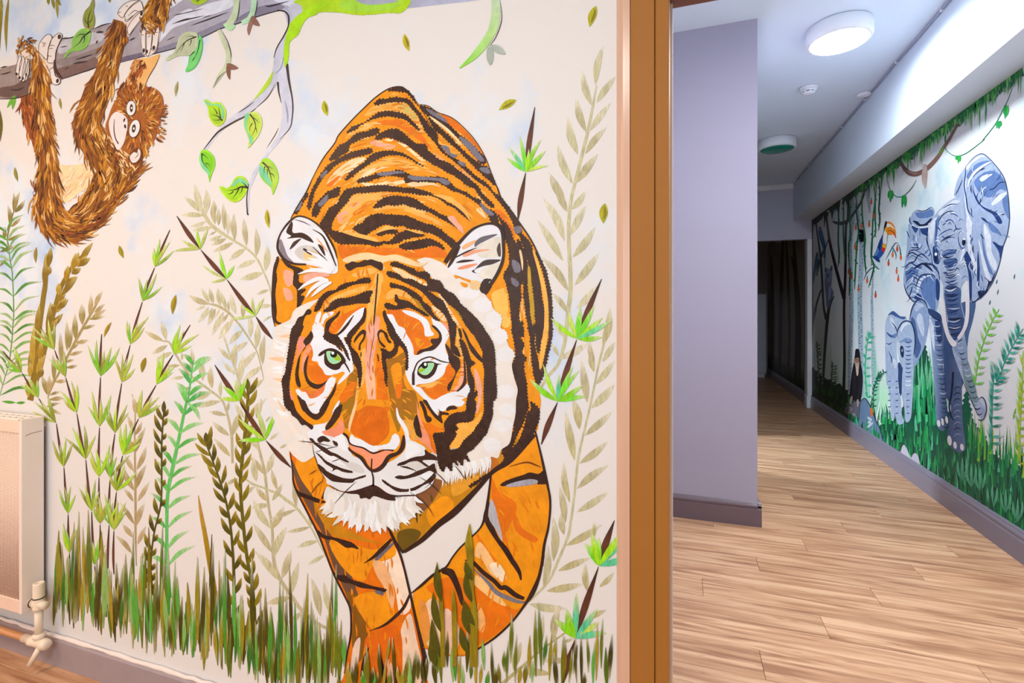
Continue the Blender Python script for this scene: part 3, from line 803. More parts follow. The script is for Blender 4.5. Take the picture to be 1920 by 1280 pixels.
# -- stripes of the back
ST = [
 T1('1330,120 1460,84 1540,110 1620,180 1660,260 1700,320 1640,250 1560,160 1440,135 1340,135'),
 T1('1170,300 1200,240 1300,230 1400,210 1500,215 1600,250 1660,330 1740,430 1840,560 1920,650 1920,760 1860,710 1780,620 1740,540 1680,420 1600,330 1540,270 1440,265 1340,270 1250,290'),
 T1('830,640 900,560 960,540 1080,490 1200,400 1320,375 1460,390 1560,430 1640,510 1715,610 1660,580 1560,490 1440,450 1320,435 1220,450 1120,480 1020,530 930,600'),
 T1('620,960 700,840 760,780 840,740 940,650 1060,620 1180,580 1230,600 1180,660 1040,690 940,740 870,780 850,860 780,900 700,950'),
 T1('1180,690 1240,640 1320,600 1400,590 1480,610 1560,690 1640,760 1780,780 1790,830 1880,900 1920,960 1920,1030 1840,980 1700,880 1560,780 1440,720 1320,690 1240,710 1180,720'),
 T1('440,1280 480,1200 560,1080 640,1000 760,930 860,880 1000,840 1110,820 1150,850 1100,890 960,920 800,970 690,1030 640,1090 560,1150 500,1230'),
 T1('820,1210 840,1160 920,1070 1040,990 1120,910 1220,860 1320,850 1480,870 1600,930 1700,1000 1760,1050 1680,1000 1560,930 1440,900 1300,910 1200,950 1100,1010 980,1090 900,1160'),
 T1('960,1230 980,1190 1120,1150 1200,1120 1330,1100 1500,1095 1590,1140 1640,1150 1760,1190 1920,1170 1920,1230 1760,1220 1560,1230 1540,1180 1440,1155 1320,1150 1200,1180 1080,1220'),
 T2('0,590 80,620 200,720 260,770 380,780 400,850 520,950 640,990 760,1080 880,1170 980,1280 880,1270 760,1170 640,1110 520,1040 400,970 280,880 160,780 60,720 0,700'),
 T2('300,305 420,340 560,440 640,520 760,640 900,740 1010,860 1100,940 1080,1010 1020,990 940,890 850,790 760,690 640,590 520,500 400,430 340,370'),
 T2('330,470 370,560 450,650 540,780 620,880 760,960 860,1050 960,1140 1120,1270 1040,1240 900,1130 780,1030 660,930 560,860 480,740 400,640'),
 T2('410,450 480,510 600,620 720,740 840,860 960,960 1040,1020 1140,1110 1220,1270 1130,1200 1020,1100 900,980 800,880 680,770 560,660 470,580'),
 T2('1010,1060 1100,1030 1150,1100 1190,1200 1230,1280 1160,1190 1060,1120'),
 T2('0,1090 60,1085 140,1110 200,1150 300,1160 420,1170 540,1170 640,1210 700,1280 560,1220 420,1215 280,1210 140,1220 150,1170 60,1150 0,1150'),
 T3('640,580 700,480 720,440 760,380 850,330 880,260 960,160 1080,140 1240,120 1400,110 1560,130 1740,150 1920,190 1920,230 1760,210 1560,190 1380,185 1200,200 1040,215 980,300 900,390 850,450 790,560 780,640 860,670 1000,690 1200,740 1330,790 1430,790 1340,840 1200,820 1000,815 870,810 780,740 700,640'),
 T3('545,460 570,360 640,280 720,200 800,160 880,130 860,240 760,270 700,320 650,380 630,440 590,490'),
 T3('490,380 500,300 540,180 600,80 680,0 640,80 580,180 550,280 520,400'),
 T3('1290,390 1300,350 1380,280 1480,245 1580,240 1720,260 1840,320 1920,370 1920,400 1840,400 1760,360 1660,335 1560,350 1460,345 1380,370'),
 T3('1050,650 1060,600 1160,560 1200,500 1330,450 1450,460 1600,470 1740,500 1860,570 1920,590 1920,680 1820,640 1660,600 1540,600 1420,580 1320,630 1240,670 1180,710'),
 T3('1310,690 1360,660 1480,640 1580,660 1560,690 1460,690 1360,720'),
 T3('1360,790 1480,780 1560,700 1660,660 1800,680 1900,715 1800,730 1680,740 1600,790 1540,810 1440,815'),
 T3('1590,850 1640,810 1740,790 1900,765 1920,850 1800,870 1680,880'),
 T3('330,440 360,380 430,300 480,200 500,240 450,300 400,400 360,460'),
 T4('0,20 120,30 250,20 400,10 520,50 600,140 720,190 840,270 920,290 900,330 1000,400 1080,440 1120,570 1040,560 980,440 880,340 820,290 700,220 560,170 460,110 360,70 200,60 60,80 0,80'),
 T4('600,0 720,30 860,110 920,200 1000,280 1070,360 1040,385 980,330 900,240 820,140 700,60'),
 T4('0,145 120,150 260,190 400,240 500,310 620,370 700,430 760,500 780,540 700,480 600,390 500,340 400,270 300,230 160,200 0,180'),
 T4('0,250 120,280 250,370 340,410 430,460 520,500 600,590 640,640 560,580 460,530 360,470 260,420 140,390 0,340'),
 T4('0,480 60,500 240,570 330,590 440,650 500,710 570,750 640,820 660,840 580,880 520,820 400,730 280,680 140,640 0,610'),
 T4('0,650 100,660 180,690 250,715 140,715 0,760'), T4('0,820 120,780 280,750 380,790 440,830 490,890 420,860 340,830 220,860 100,880 0,870'),
 T4('800,0 880,30 980,90 1060,190 1160,270 1260,400 1360,560 1400,690 1340,700 1290,560 1200,400 1080,250 1000,150 900,80'),
 T4('1110,460 1160,530 1220,580 1270,660 1290,750 1350,830 1390,960 1400,1100 1410,1280 1240,1280 1180,1190 1240,1080 1250,960 1230,840 1190,720 1160,600'),
 T4('1370,690 1410,700 1500,800 1560,980 1610,1130 1640,1280 1500,1280 1490,1120 1450,940 1400,800'),
 T4('1340,760 1390,800 1430,960 1460,1100 1470,1280 1410,1280 1400,1050 1370,900'),
 F3('1080,370 1160,240 1180,0 1320,0 1360,160 1350,340 1330,560 1340,700 1310,860 1320,1060 1370,1060 1350,1200 1380,1280 1220,1280 1200,1100 1180,920 1160,700 1120,520'),
 F3('1350,0 1400,0 1440,240 1430,500 1460,760 1480,1000 1530,1280 1470,1280 1420,1000 1380,700 1370,400'),
 F3('1410,0 1500,0 1570,160 1620,420 1650,700 1680,900 1670,1280 1560,1280 1550,1000 1520,640 1490,300'),
 F3('1550,10 1690,240 1750,450 1790,640 1805,860 1800,1280 1760,1280 1755,900 1720,560 1660,300'),
 F6('1220,0 1340,0 1380,90 1330,180 1390,290 1350,400 1420,490 1380,560 1390,700 1420,860 1430,1060 1440,1280 1260,1280 1250,1060 1290,960 1240,780 1200,600 1250,480 1240,300'),
 F6('1470,0 1560,0 1540,250 1600,540 1640,680 1600,860 1570,880 1520,700 1490,400'),
 F6('1580,0 1670,0 1640,220 1600,430 1560,270'), F6('1760,0 1808,0 1790,220 1740,450 1680,720 1600,900 1570,880 1640,700 1700,420 1750,180'),
 F9('1260,0 1430,0 1440,120 1400,260 1340,400 1260,560 1200,700 1140,760 1040,740 1160,640 1180,520 1230,440 1210,300 1250,180'),
 F9('1475,15 1560,80 1620,150 1600,300 1550,460 1420,640 1180,890 910,1080 640,1280 560,1280 840,1090 1020,970 1090,860 1040,780 1160,740 1280,640 1370,440 1430,190 1490,140'),
]
for d in ST:
    tg.part('stripe', poly(d, '40261c', 6, True, 2.8, 3.2), body, mat='dark')
# cool grey lights brushed over some stripes
for d in [T2('380,340 560,430 640,520 560,480 440,410'), T2('780,680 900,740 1010,870 1080,970 1000,960 900,840 820,760'), T2('1020,1060 1110,1050 1150,1120 1070,1110'), T2('160,1150 320,1160 540,1180 620,1220 420,1200 220,1200'),
          T2('560,790 640,800 680,880 760,900 700,930 620,860'), T2('760,970 850,1000 840,1040 780,1010'), T1('1200,1120 1420,1095 1540,1110 1400,1130 1260,1150'), T1('520,1150 590,1080 600,1110 540,1180'),
          T3('620,340 700,250 740,220 730,290 660,360'), T3('340,420 390,330 430,310 400,400'), T4('420,20 540,70 500,110 420,70'), T4('900,320 1000,400 1070,460 1000,470 920,380'), F3('1200,140 1300,180 1330,300 1240,320'), F3('1190,400 1300,470 1280,540 1210,500'), T4('1300,620 1370,600 1400,660 1340,690')]:
    tg.part('grey_light', poly(d, '7a727c', 7, True, 1.2, 3), body, mat='dry')
# black contour of the back
for d, w in [(T1('380,1280 460,1110 560,930 690,760 740,660 890,490 1050,330 1180,210 1330,110 1460,80 1540,110 1640,210 1700,320'), 1.9), (T2('290,292 400,310 520,390 700,460 880,620 1000,770 1090,930 1150,1080 1230,1280'), 1.5),
             (T4('1040,0 1110,150 1150,260 1280,430 1370,560 1500,750 1600,950 1690,1180 1712,1280'), 3.0), (S1('523,480 515,500 512,530 511,564 512,590 516,612'), 3.2), (T2('285,300 350,400 440,560 540,700'), 1.2),
             (T3('560,10 480,190 400,320 290,510'), 2.2)]:
    tg.stroke('contour', d, w, BK, 8, 'round', body, 'dark')
# -- flank seen left of the head
fl = tg.poly('flank', F1('270,130 230,300 210,600 225,1000 300,1080 420,1000 540,900 530,560 490,300 380,230'), OR, 7, body)
tg.part('brush_patch', poly(F1('350,290 470,320 480,480 400,540 340,420'), PK, 8), body); tg.part('brush_patch', poly(F1('330,560 440,590 480,720 380,740'), PK, 8), body)
tg.part('stripe', poly(F1('240,90 270,140 230,300 240,420 215,640 235,900 230,1040 310,1090 215,1080 190,900 175,650 190,300'), BK, 9, True, 1.3, 2.4), body, mat='dark')
tg.part('stripe', poly(F1('300,100 420,200 640,290 560,380 600,440 560,470 640,500 560,580 680,570 580,670 650,680 600,800 540,880 545,600 480,500 490,300 380,230'), BK, 9, True, 1.3, 2.4), body, mat='dark')

# -- legs
leg = tg.poly('front_leg', S1('545,840 549,881 553,911 577,960 597,1000 611,1036 627,1077 646,1115 657,1140 659,1173 657,1196 652,1222 646,1262 650,1290 791,1290 797,1262 797,1235 794,1220 783,1173 769,1110 753,1045 728,988 735,930 640,850 590,840'), OD, 3)
for c, d, ly in [(OR, S1('560,850 600,850 625,900 640,960 600,980 575,940 556,900'), 4), ('6e4a34', S1('547,860 556,905 585,965 605,1000 625,1060 648,1110 662,1150 690,1190 676,1130 660,1080 632,1020 606,980 590,935 566,900'), 4),
                 (OM, S1('588,940 640,985 690,1010 720,1020 660,1010 620,1000'), 5), (OR, S1('620,1010 700,1030 730,1010 742,1040 700,1060 680,1090 640,1060'), 5),
                 ('fbdcc0', S1('735,1020 748,1040 765,1100 770,1140 750,1150 740,1100 720,1060 705,1050 725,1040'), 5), ('f2b27a', S1('700,1050 725,1060 740,1110 735,1140 720,1100 705,1075'), 5),
                 ('8a5510', S1('650,1110 675,1120 690,1170 684,1225 668,1240 660,1200 662,1150'), 5), (OR, S1('665,1120 720,1110 740,1150 710,1180 690,1170'), 5),
                 ('e8690c', S1('690,1190 740,1170 755,1210 745,1280 700,1280 685,1230'), 5), ('f7cfae', S1('752,1180 770,1150 782,1200 792,1250 785,1290 758,1290 755,1230'), 5),
                 ('eccab4', S1('662,1215 676,1195 672,1240 664,1285 656,1285'), 6), ('f0b48c', S1('725,1235 738,1250 742,1285 730,1285'), 6)]:
    tg.part('brush_patch', poly(d, c, ly), leg)
coat(leg, S1('556,860 600,860 650,960 720,1000 760,1120 770,1200 740,1270 680,1270 665,1180 640,1080 590,980'), (640, 300), 80, ['cc6a0c', 'da740c', 'e67e0e', 'ec860e'], 6, 26, False, 3.4)
for d in [L1('150,330 200,390 330,440 470,490 520,520 440,530 360,500 250,460 180,430'), L1('470,480 500,380 540,330 530,400 490,470'), L1('420,850 500,910 580,930 700,960 830,1000 920,1080 830,1060 760,1060 640,980 520,960 460,930'),
          L3('280,180 340,240 430,240 500,290 640,330 760,370 930,410 880,450 780,410 620,390 500,340 430,330 340,290')]:
    tg.part('stripe', poly(d, '36201a', 7, True, 0.7, 3), leg, mat='dark')
for d, w in [(L1('980,1250 1100,1170 1200,1080 1310,960'), [1, 6, 9, 5]), (L3('720,910 900,840 1050,720 1140,620 1210,470'), [0.5, 4.5, 6, 6, 4]), (L5('790,1180 810,1000 850,860 900,740'), [5, 6, 5, 1]), (L5('1150,1280 1110,1080 1070,900 1040,760'), [8, 7, 5, 1.5]), (L5('1300,1280 1270,1000 1250,740'), [6, 5, 2])]:
    tg.stroke('stripe', d, w, BK, 8, 'flat', leg, 'dark')
tg.part('grey_light', poly(L1('1110,1200 1200,1110 1320,1000 1330,1030 1240,1120 1150,1210'), '6c6470', 8), leg, mat='dry'); tg.part('grey_light', poly(L3('790,420 890,440 880,480 810,460'), '6c6470', 8), leg, mat='dry')
for d, w in [(S1('545,848 549,881 553,911 577,960 597,1000 611,1036 627,1077 646,1115 657,1140 659,1173 657,1196 652,1222 646,1262'), 3.6), (S1('728,988 740,1015 753,1045 769,1110 783,1173 794,1220 799,1250 792,1285'), [3, 4.5, 4, 4.5, 5.5, 8, 9, 5])]:
    tg.stroke('contour', d, w, BK, 9, 'round' if not isinstance(w, list) else 'flat', leg, 'dark')

leg2 = tg.poly('front_leg', S1('1004,807 1015,854 1021,882 1024,898 1032,938 1029,985 1021,1019 1016,1055 1011,1079 999,1110 985,1132 961,1163 930,1193 896,1217 874,1226 858,1228 835,1226 807,1218 794,1212 786,1180 774,1116 791,1096 814,1076 836,1063 854,1037 872,1016 891,999 907,976 915,938 921,888 957,861 987,830'), OR, 3)
for c, d, ly in [(OD, S1('922,895 935,920 965,940 968,960 950,1000 958,1040 940,1010 925,960'), 4), ('e56f10', S1('965,960 980,990 1008,1008 1000,1016 972,1000 962,980'), 4), (OD, S1('895,1000 915,1030 940,1060 925,1050 900,1025'), 4),
                 ('fbc07e', S1('900,1015 925,1050 940,1085 920,1075 905,1050 890,1040'), 4), ('fde0bc', S1('918,1060 935,1055 950,1080 940,1090'), 5),
                 (OD, S1('800,1100 850,1080 900,1100 960,1140 975,1140 940,1180 890,1210 850,1190 830,1130'), 4), ('f7cda6', S1('795,1140 815,1120 832,1150 850,1160 860,1190 850,1222 820,1220 800,1205'), 5),
                 ('f0bfa4', S1('833,1145 850,1150 862,1185 855,1222 836,1222'), 6), ('e9923c', S1('785,1130 798,1130 808,1180 800,1205 792,1190'), 6), ('f8b066', S1('897,1130 910,1160 905,1185 893,1170'), 5), ('fbc27a', S1('880,1085 900,1080 930,1110 950,1135 925,1125'), 5)]:
    tg.part('brush_patch', poly(d, c, ly), leg2)
coat(leg2, S1('1000,820 1015,880 1025,940 1020,1010 1000,1090 960,1150 900,1200 850,1190 860,1100 900,1030 925,960 935,890'), (760, 1060), 70, ['e87a0c', 'ee840c', 'f38e0e', 'f59616'], 6, 26, True, 3.4)
tg.part('stripe', poly(L2('1140,320 1190,270 1320,220 1420,190 1500,160 1600,180 1680,130 1690,290 1580,300 1400,310 1250,320'), BK, 7, True, 0.6, 3), leg2, mat='dark')
tg.part('grey_light', poly(L2('1220,310 1340,270 1500,240 1590,260 1560,300 1400,325 1230,335'), 'a8a0a8', 8), leg2, mat='dry')
tg.stroke('stripe', L2('1250,90 1450,40 1560,70 1630,100'), [1, 3, 3, 1], '7a3c0c', 7, 'flat', leg2)
tg.part('stripe', poly(L2('950,700 1000,690 1060,800 1130,950 1240,1080 1340,1280 1290,1280 1180,1110 1060,940 970,790'), BK, 7), leg2, mat='dark')
tg.stroke('stripe', L2('1280,1190 1320,1270 1370,1360 1390,1450'), [5, 9, 7, 3], BK, 7, 'flat', leg2, 'dark')
tg.part('grey_light', poly(L2('1030,480 1080,570 1110,700 1150,850 1170,990 1090,850 1000,690'), 'b8b0b4', 8), leg2, mat='dry')
tg.stroke('stripe', L2('1000,520 970,650 960,730'), [4, 8, 9], BK, 7, 'flat', leg2, 'dark')
tg.stroke('stripe', L4('590,60 680,80 800,200 940,310 1020,390 1080,390 1200,480 1300,520'), [1.5, 6, 8, 8, 8, 9, 9, 6], BK, 7, 'flat', leg2, 'dark')
tg.stroke('grey_light', L4('700,170 860,320 960,440 1100,510 1240,560 1320,560'), [2, 6, 8, 8, 6, 2], '7c747c', 8, 'flat', leg2, 'dry')
tg.part('stripe', poly(L4('300,170 340,150 440,170 480,230 520,330 550,420 580,580 540,590 480,420 400,260 320,220'), BK, 7), leg2, mat='dark')
for d, w in [(F9('1550,460 1640,830 1690,1060 1740,1280'), [3, 4, 5, 4]), (L2('1640,0 1690,240 1740,500 1720,800 1670,1020 1640,1280'), [4, 4.5, 4, 4, 5, 5.5]), (L4('1530,0 1480,250 1400,450 1310,590 1160,790 960,980 740,1130'), [5, 6, 9, 5, 4, 4, 3]),
             (S1('921,888 918,915 915,938 909,970 900,990 880,1010 862,1027 848,1045 836,1063 814,1076 791,1096 772,1111'), [3, 4, 5, 5, 3, 3, 3, 3, 4, 5, 5, 2])]:
    tg.stroke('contour', d, w, BK, 9, 'flat', leg2, 'dark')
tg.stroke('contour', S1('794,1212 815,1221 840,1227 874,1227 896,1217'), 2.6, 'd9680e', 9, 'round', leg2)
# -- chest in shade-coloured ochre, with its dark lower edge
chest = tg.poly('chest', S1('1000,815 987,830 957,861 924,885 894,919 854,960 822,985 791,1015 757,1036 742,1010 728,985 760,930 800,880 900,850 950,830'), OM, 4)
for c, d in [('8a5430', S1('775,935 800,905 830,900 815,935 790,960')), ('c06a1e', S1('905,868 925,855 935,870 915,885')), (OR, S1('800,960 830,930 850,940 845,965 815,990')), ('6e5210', S1('745,1000 770,990 790,1000 765,1030 752,1030')), ('e69a2a', S1('850,900 880,890 900,895 880,915 850,930'))]:
    tg.part('brush_patch', poly(d, c, 5), chest)
for d, w in [(S1('1000,812 957,861 924,884 894,917 854,958 822,983 791,1012 758,1034'), [14, 12, 8, 9, 13, 11, 9, 6]), (S1('728,987 745,1020 757,1036'), [4, 5, 5])]:
    tg.stroke('contour', d, w, BK, 7, 'flat', chest, 'dark')
for d in [L1('1580,500 1600,640 1620,780'), L1('1640,560 1660,700'), L1('1780,420 1800,520'), F9('560,1080 600,1180'), F9('480,1090 520,1200')]:
    tg.stroke('brush_patch', d, 5, '5a4410', 6, 'both', chest, 'dry')

# -- head: ruff, ears, face
head = tg.poly('ruff', S1('556,578 545,598 530,606 516,615 513,640 506,662 498,690 500,715 504,745 511,775 520,800 533,820 545,846 556,858 570,866 585,858 600,850 640,860 700,900 780,890 815,895 839,902 850,890 867,898 870,885 885,874 900,878 906,870 920,856 934,858 941,842 956,830 962,800 967,775 968,750 971,730 965,710 960,685 963,670 955,650 948,632 940,617 934,590 922,573 914,557 898,540 880,530 860,520 842,503 822,489 785,486 720,540 640,560 600,560'), CR_, 10, mat='flat')
# soft white tufts of the ruff
tf = []
for i in range(34):
    t = i / 33
    a = cr_open(S1('550,612 536,660 530,720 536,770 560,815 585,835'), 8); k = a[int(t * (len(a) - 1))]
    an = math.radians(170 + tr.uniform(-22, 22) - 70 * t)
    l = tr.uniform(18, 34)
    tf.append(stroke([k, (k[0] + math.cos(an) * l * .6, k[1] - math.sin(an) * l * .5 + 2), (k[0] + math.cos(an) * l, k[1] - math.sin(an) * l + 5)], tr.uniform(6, 12), tr.choice(['f1eef0', 'f3f0f2', 'f6e2cf', 'f1e6de', 'f7c79c']), 11 + i % 3, 'out', n=3))
tg.part('fur', tf, head, kind='stuff', mat='flat')
for x, y, rx, ry in [(948, 664, 17, 14), (949, 733, 17, 13), (951, 768, 15, 12), (943, 797, 17, 12), (923, 834, 16, 14), (938, 630, 14, 14), (926, 600, 15, 16), (905, 572, 18, 14), (880, 550, 20, 10)]:
    tg.part('tuft', poly([(x + rx * math.cos(a_ * .5236), y + ry * math.sin(a_ * .5236)) for a_ in range(12)], 'efe7e3', 11, True, 3.0, 3.5), head, mat='flat')
tf = []
for i in range(40):
    x = 830 + (i % 20) * 4.6; y = 868 + (905 - x) * 0.30
    tf.append(stroke([(x, y - 10), (x + 3, y + 2), (x + 2 + tr.uniform(-3, 3), y + 14 + tr.uniform(0, 10))], tr.uniform(5, 9), tr.choice(['f1ecec', 'efe2d6', 'f4f1f2']), 12, 'out', n=3))
tg.part('fur', tf, head, kind='stuff', mat='flat')

# ears
ear = tg.poly('ear', T3('150,960 140,840 170,700 260,560 350,490 430,490 540,530 640,600 740,720 800,830 840,960 860,1080 830,1170 600,1150 480,1070 330,1050 220,1010'), 'ece6e6', 11, head, 'flat')
for c, d, ly in [('3a241c', T3('300,550 320,580 320,680 430,680 520,730 570,800 480,770 400,740 250,750 300,720 240,670'), 12), ('4a342e', T3('280,880 330,790 420,750 380,800 320,860'), 12), ('d8cec4', T3('400,850 520,830 640,900 600,1000 440,1010 340,920'), 12),
                 ('8c7c84', T3('150,800 180,760 220,860 260,960 330,1040 240,1010 180,930'), 12), ('3a241c', T3('440,880 470,870 540,930 560,1000 500,930'), 13), ('3a241c', T3('620,820 680,850 710,960 660,900'), 13),
                 (OR, T3('600,740 660,800 740,910 690,860'), 13), (OR, T3('520,900 600,920 700,1000 740,1060 640,980'), 13), ('f9c680', T3('450,920 560,960 660,1060 560,1040 470,1000'), 13), (OR, T3('470,1060 580,1080 700,1110 580,1110'), 13),
                 ('8c7c84', T3('330,520 440,540 540,600 440,560'), 12), ('3a241c', T3('590,1100 700,1110 790,1160 720,1150'), 14), ('f3a78e', F1('640,380 760,330 960,330 1040,380 860,400 760,440 660,470'), 14), (OR, F1('590,400 680,420 640,480 570,450'), 13)]:
    tg.part('ear_marking', poly(d, c, ly), ear)
for d in [F1('560,350 720,300 900,290 1060,330'), F1('560,590 680,500 860,420 1010,440'), F1('640,160 820,180 980,250 1080,300'), F1('690,0 860,80 1000,200 1090,290'), F1('970,0 1020,120 1100,280'), F1('680,700 760,580 900,480 1020,450'), F1('700,110 880,160 1020,240'), F1('760,690 900,560 1060,470')]:
    tg.stroke('ear_hair', d, [1.5, 6, 8, 4][:len(d)] if len(d) == 4 else [1.5, 8, 4], 'f0edef', 15, 'flat', ear, 'flat')
tg.stroke('contour', T3('480,1060 330,1050 220,1000 150,900 140,800 180,680 270,560 360,490 450,490 560,540 680,640 760,760 820,880 850,990'), [3, 4, 5, 5, 4, 3, 4, 3, 3, 3, 4, 4, 3, 1], BK, 16, 'flat', ear, 'dark')
tg.stroke('ear_marking', T3('560,640 680,720 760,880 840,1080'), [1, 3, 4, 2], '3a241c', 14, 'flat', ear, 'dark')
tg.stroke('ear_marking', T3('560,850 680,970 740,1040 800,1140'), [1, 3, 3, 1], '3a241c', 14, 'flat', ear, 'dark')
ear2 = tg.poly('ear', T4('500,1090 560,980 640,850 740,720 850,620 960,580 1060,575 1130,600 1170,660 1180,780 1180,900 1165,1050 1120,1160 1040,1280 900,1280 760,1240 600,1180'), 'ece6e6', 11, head, 'flat')
for c, d, ly in [('e8dac8', T4('860,850 980,780 1130,730 1150,860 1140,960 1000,980 880,960'), 12), ('e8dac8', T4('890,1160 1000,1080 1140,1050 1080,1180 1000,1250 900,1220'), 12), ('6a6468', T4('840,800 900,740 1000,710 1110,700 1000,760 900,810 840,850'), 13), ('f6b27c', T4('690,840 780,790 860,770 800,830 700,880'), 13),
                 ('f2a07c', T4('700,940 820,890 960,880 1020,885 860,920 720,970'), 13), ('f2936a', T4('630,1110 720,1070 870,1050 800,1090 680,1120'), 13), ('3a241c', T4('610,1040 700,1005 840,1010 720,1035'), 14), ('4a3a38', T4('880,1070 960,1010 1080,1000 1150,1010 1040,1060 940,1080 800,1140 870,1170 830,1140'), 14),
                 ('5a4438', T4('1100,870 1140,800 1150,950 1120,960'), 13), (OR, F2('1290,370 1370,380 1330,420'), 14), (OR, F2('1390,470 1500,500 1480,550 1420,530'), 14), ('f5c88c', F2('1560,440 1700,480 1660,580 1540,560'), 14)]:
    tg.part('ear_marking', poly(d, c, ly), ear2)
tg.stroke('ear_marking', T4('600,980 740,910 860,860'), [2, 3, 1], '3a241c', 14, 'flat', ear2, 'dark')
tg.stroke('contour', T4('480,1040 580,890 680,770 800,650 920,590 1040,570 1130,600 1170,680 1180,820 1180,960 1150,1080 1080,1220 1000,1330 940,1400'), [7, 8, 6, 5, 4, 5, 8, 7, 6, 5, 6, 6, 7, 12], BK, 16, 'flat', ear2, 'dark')
tg.stroke('contour', T4('660,840 600,950 550,1040 515,1100'), [3, 7, 6, 2], BK, 16, 'flat', ear2, 'dark')
tg.part('ear_marking', poly(F3('720,580 780,430 900,430 850,480 900,520 830,640 780,640'), BK, 15, True, 1, 3), ear2, mat='dark')

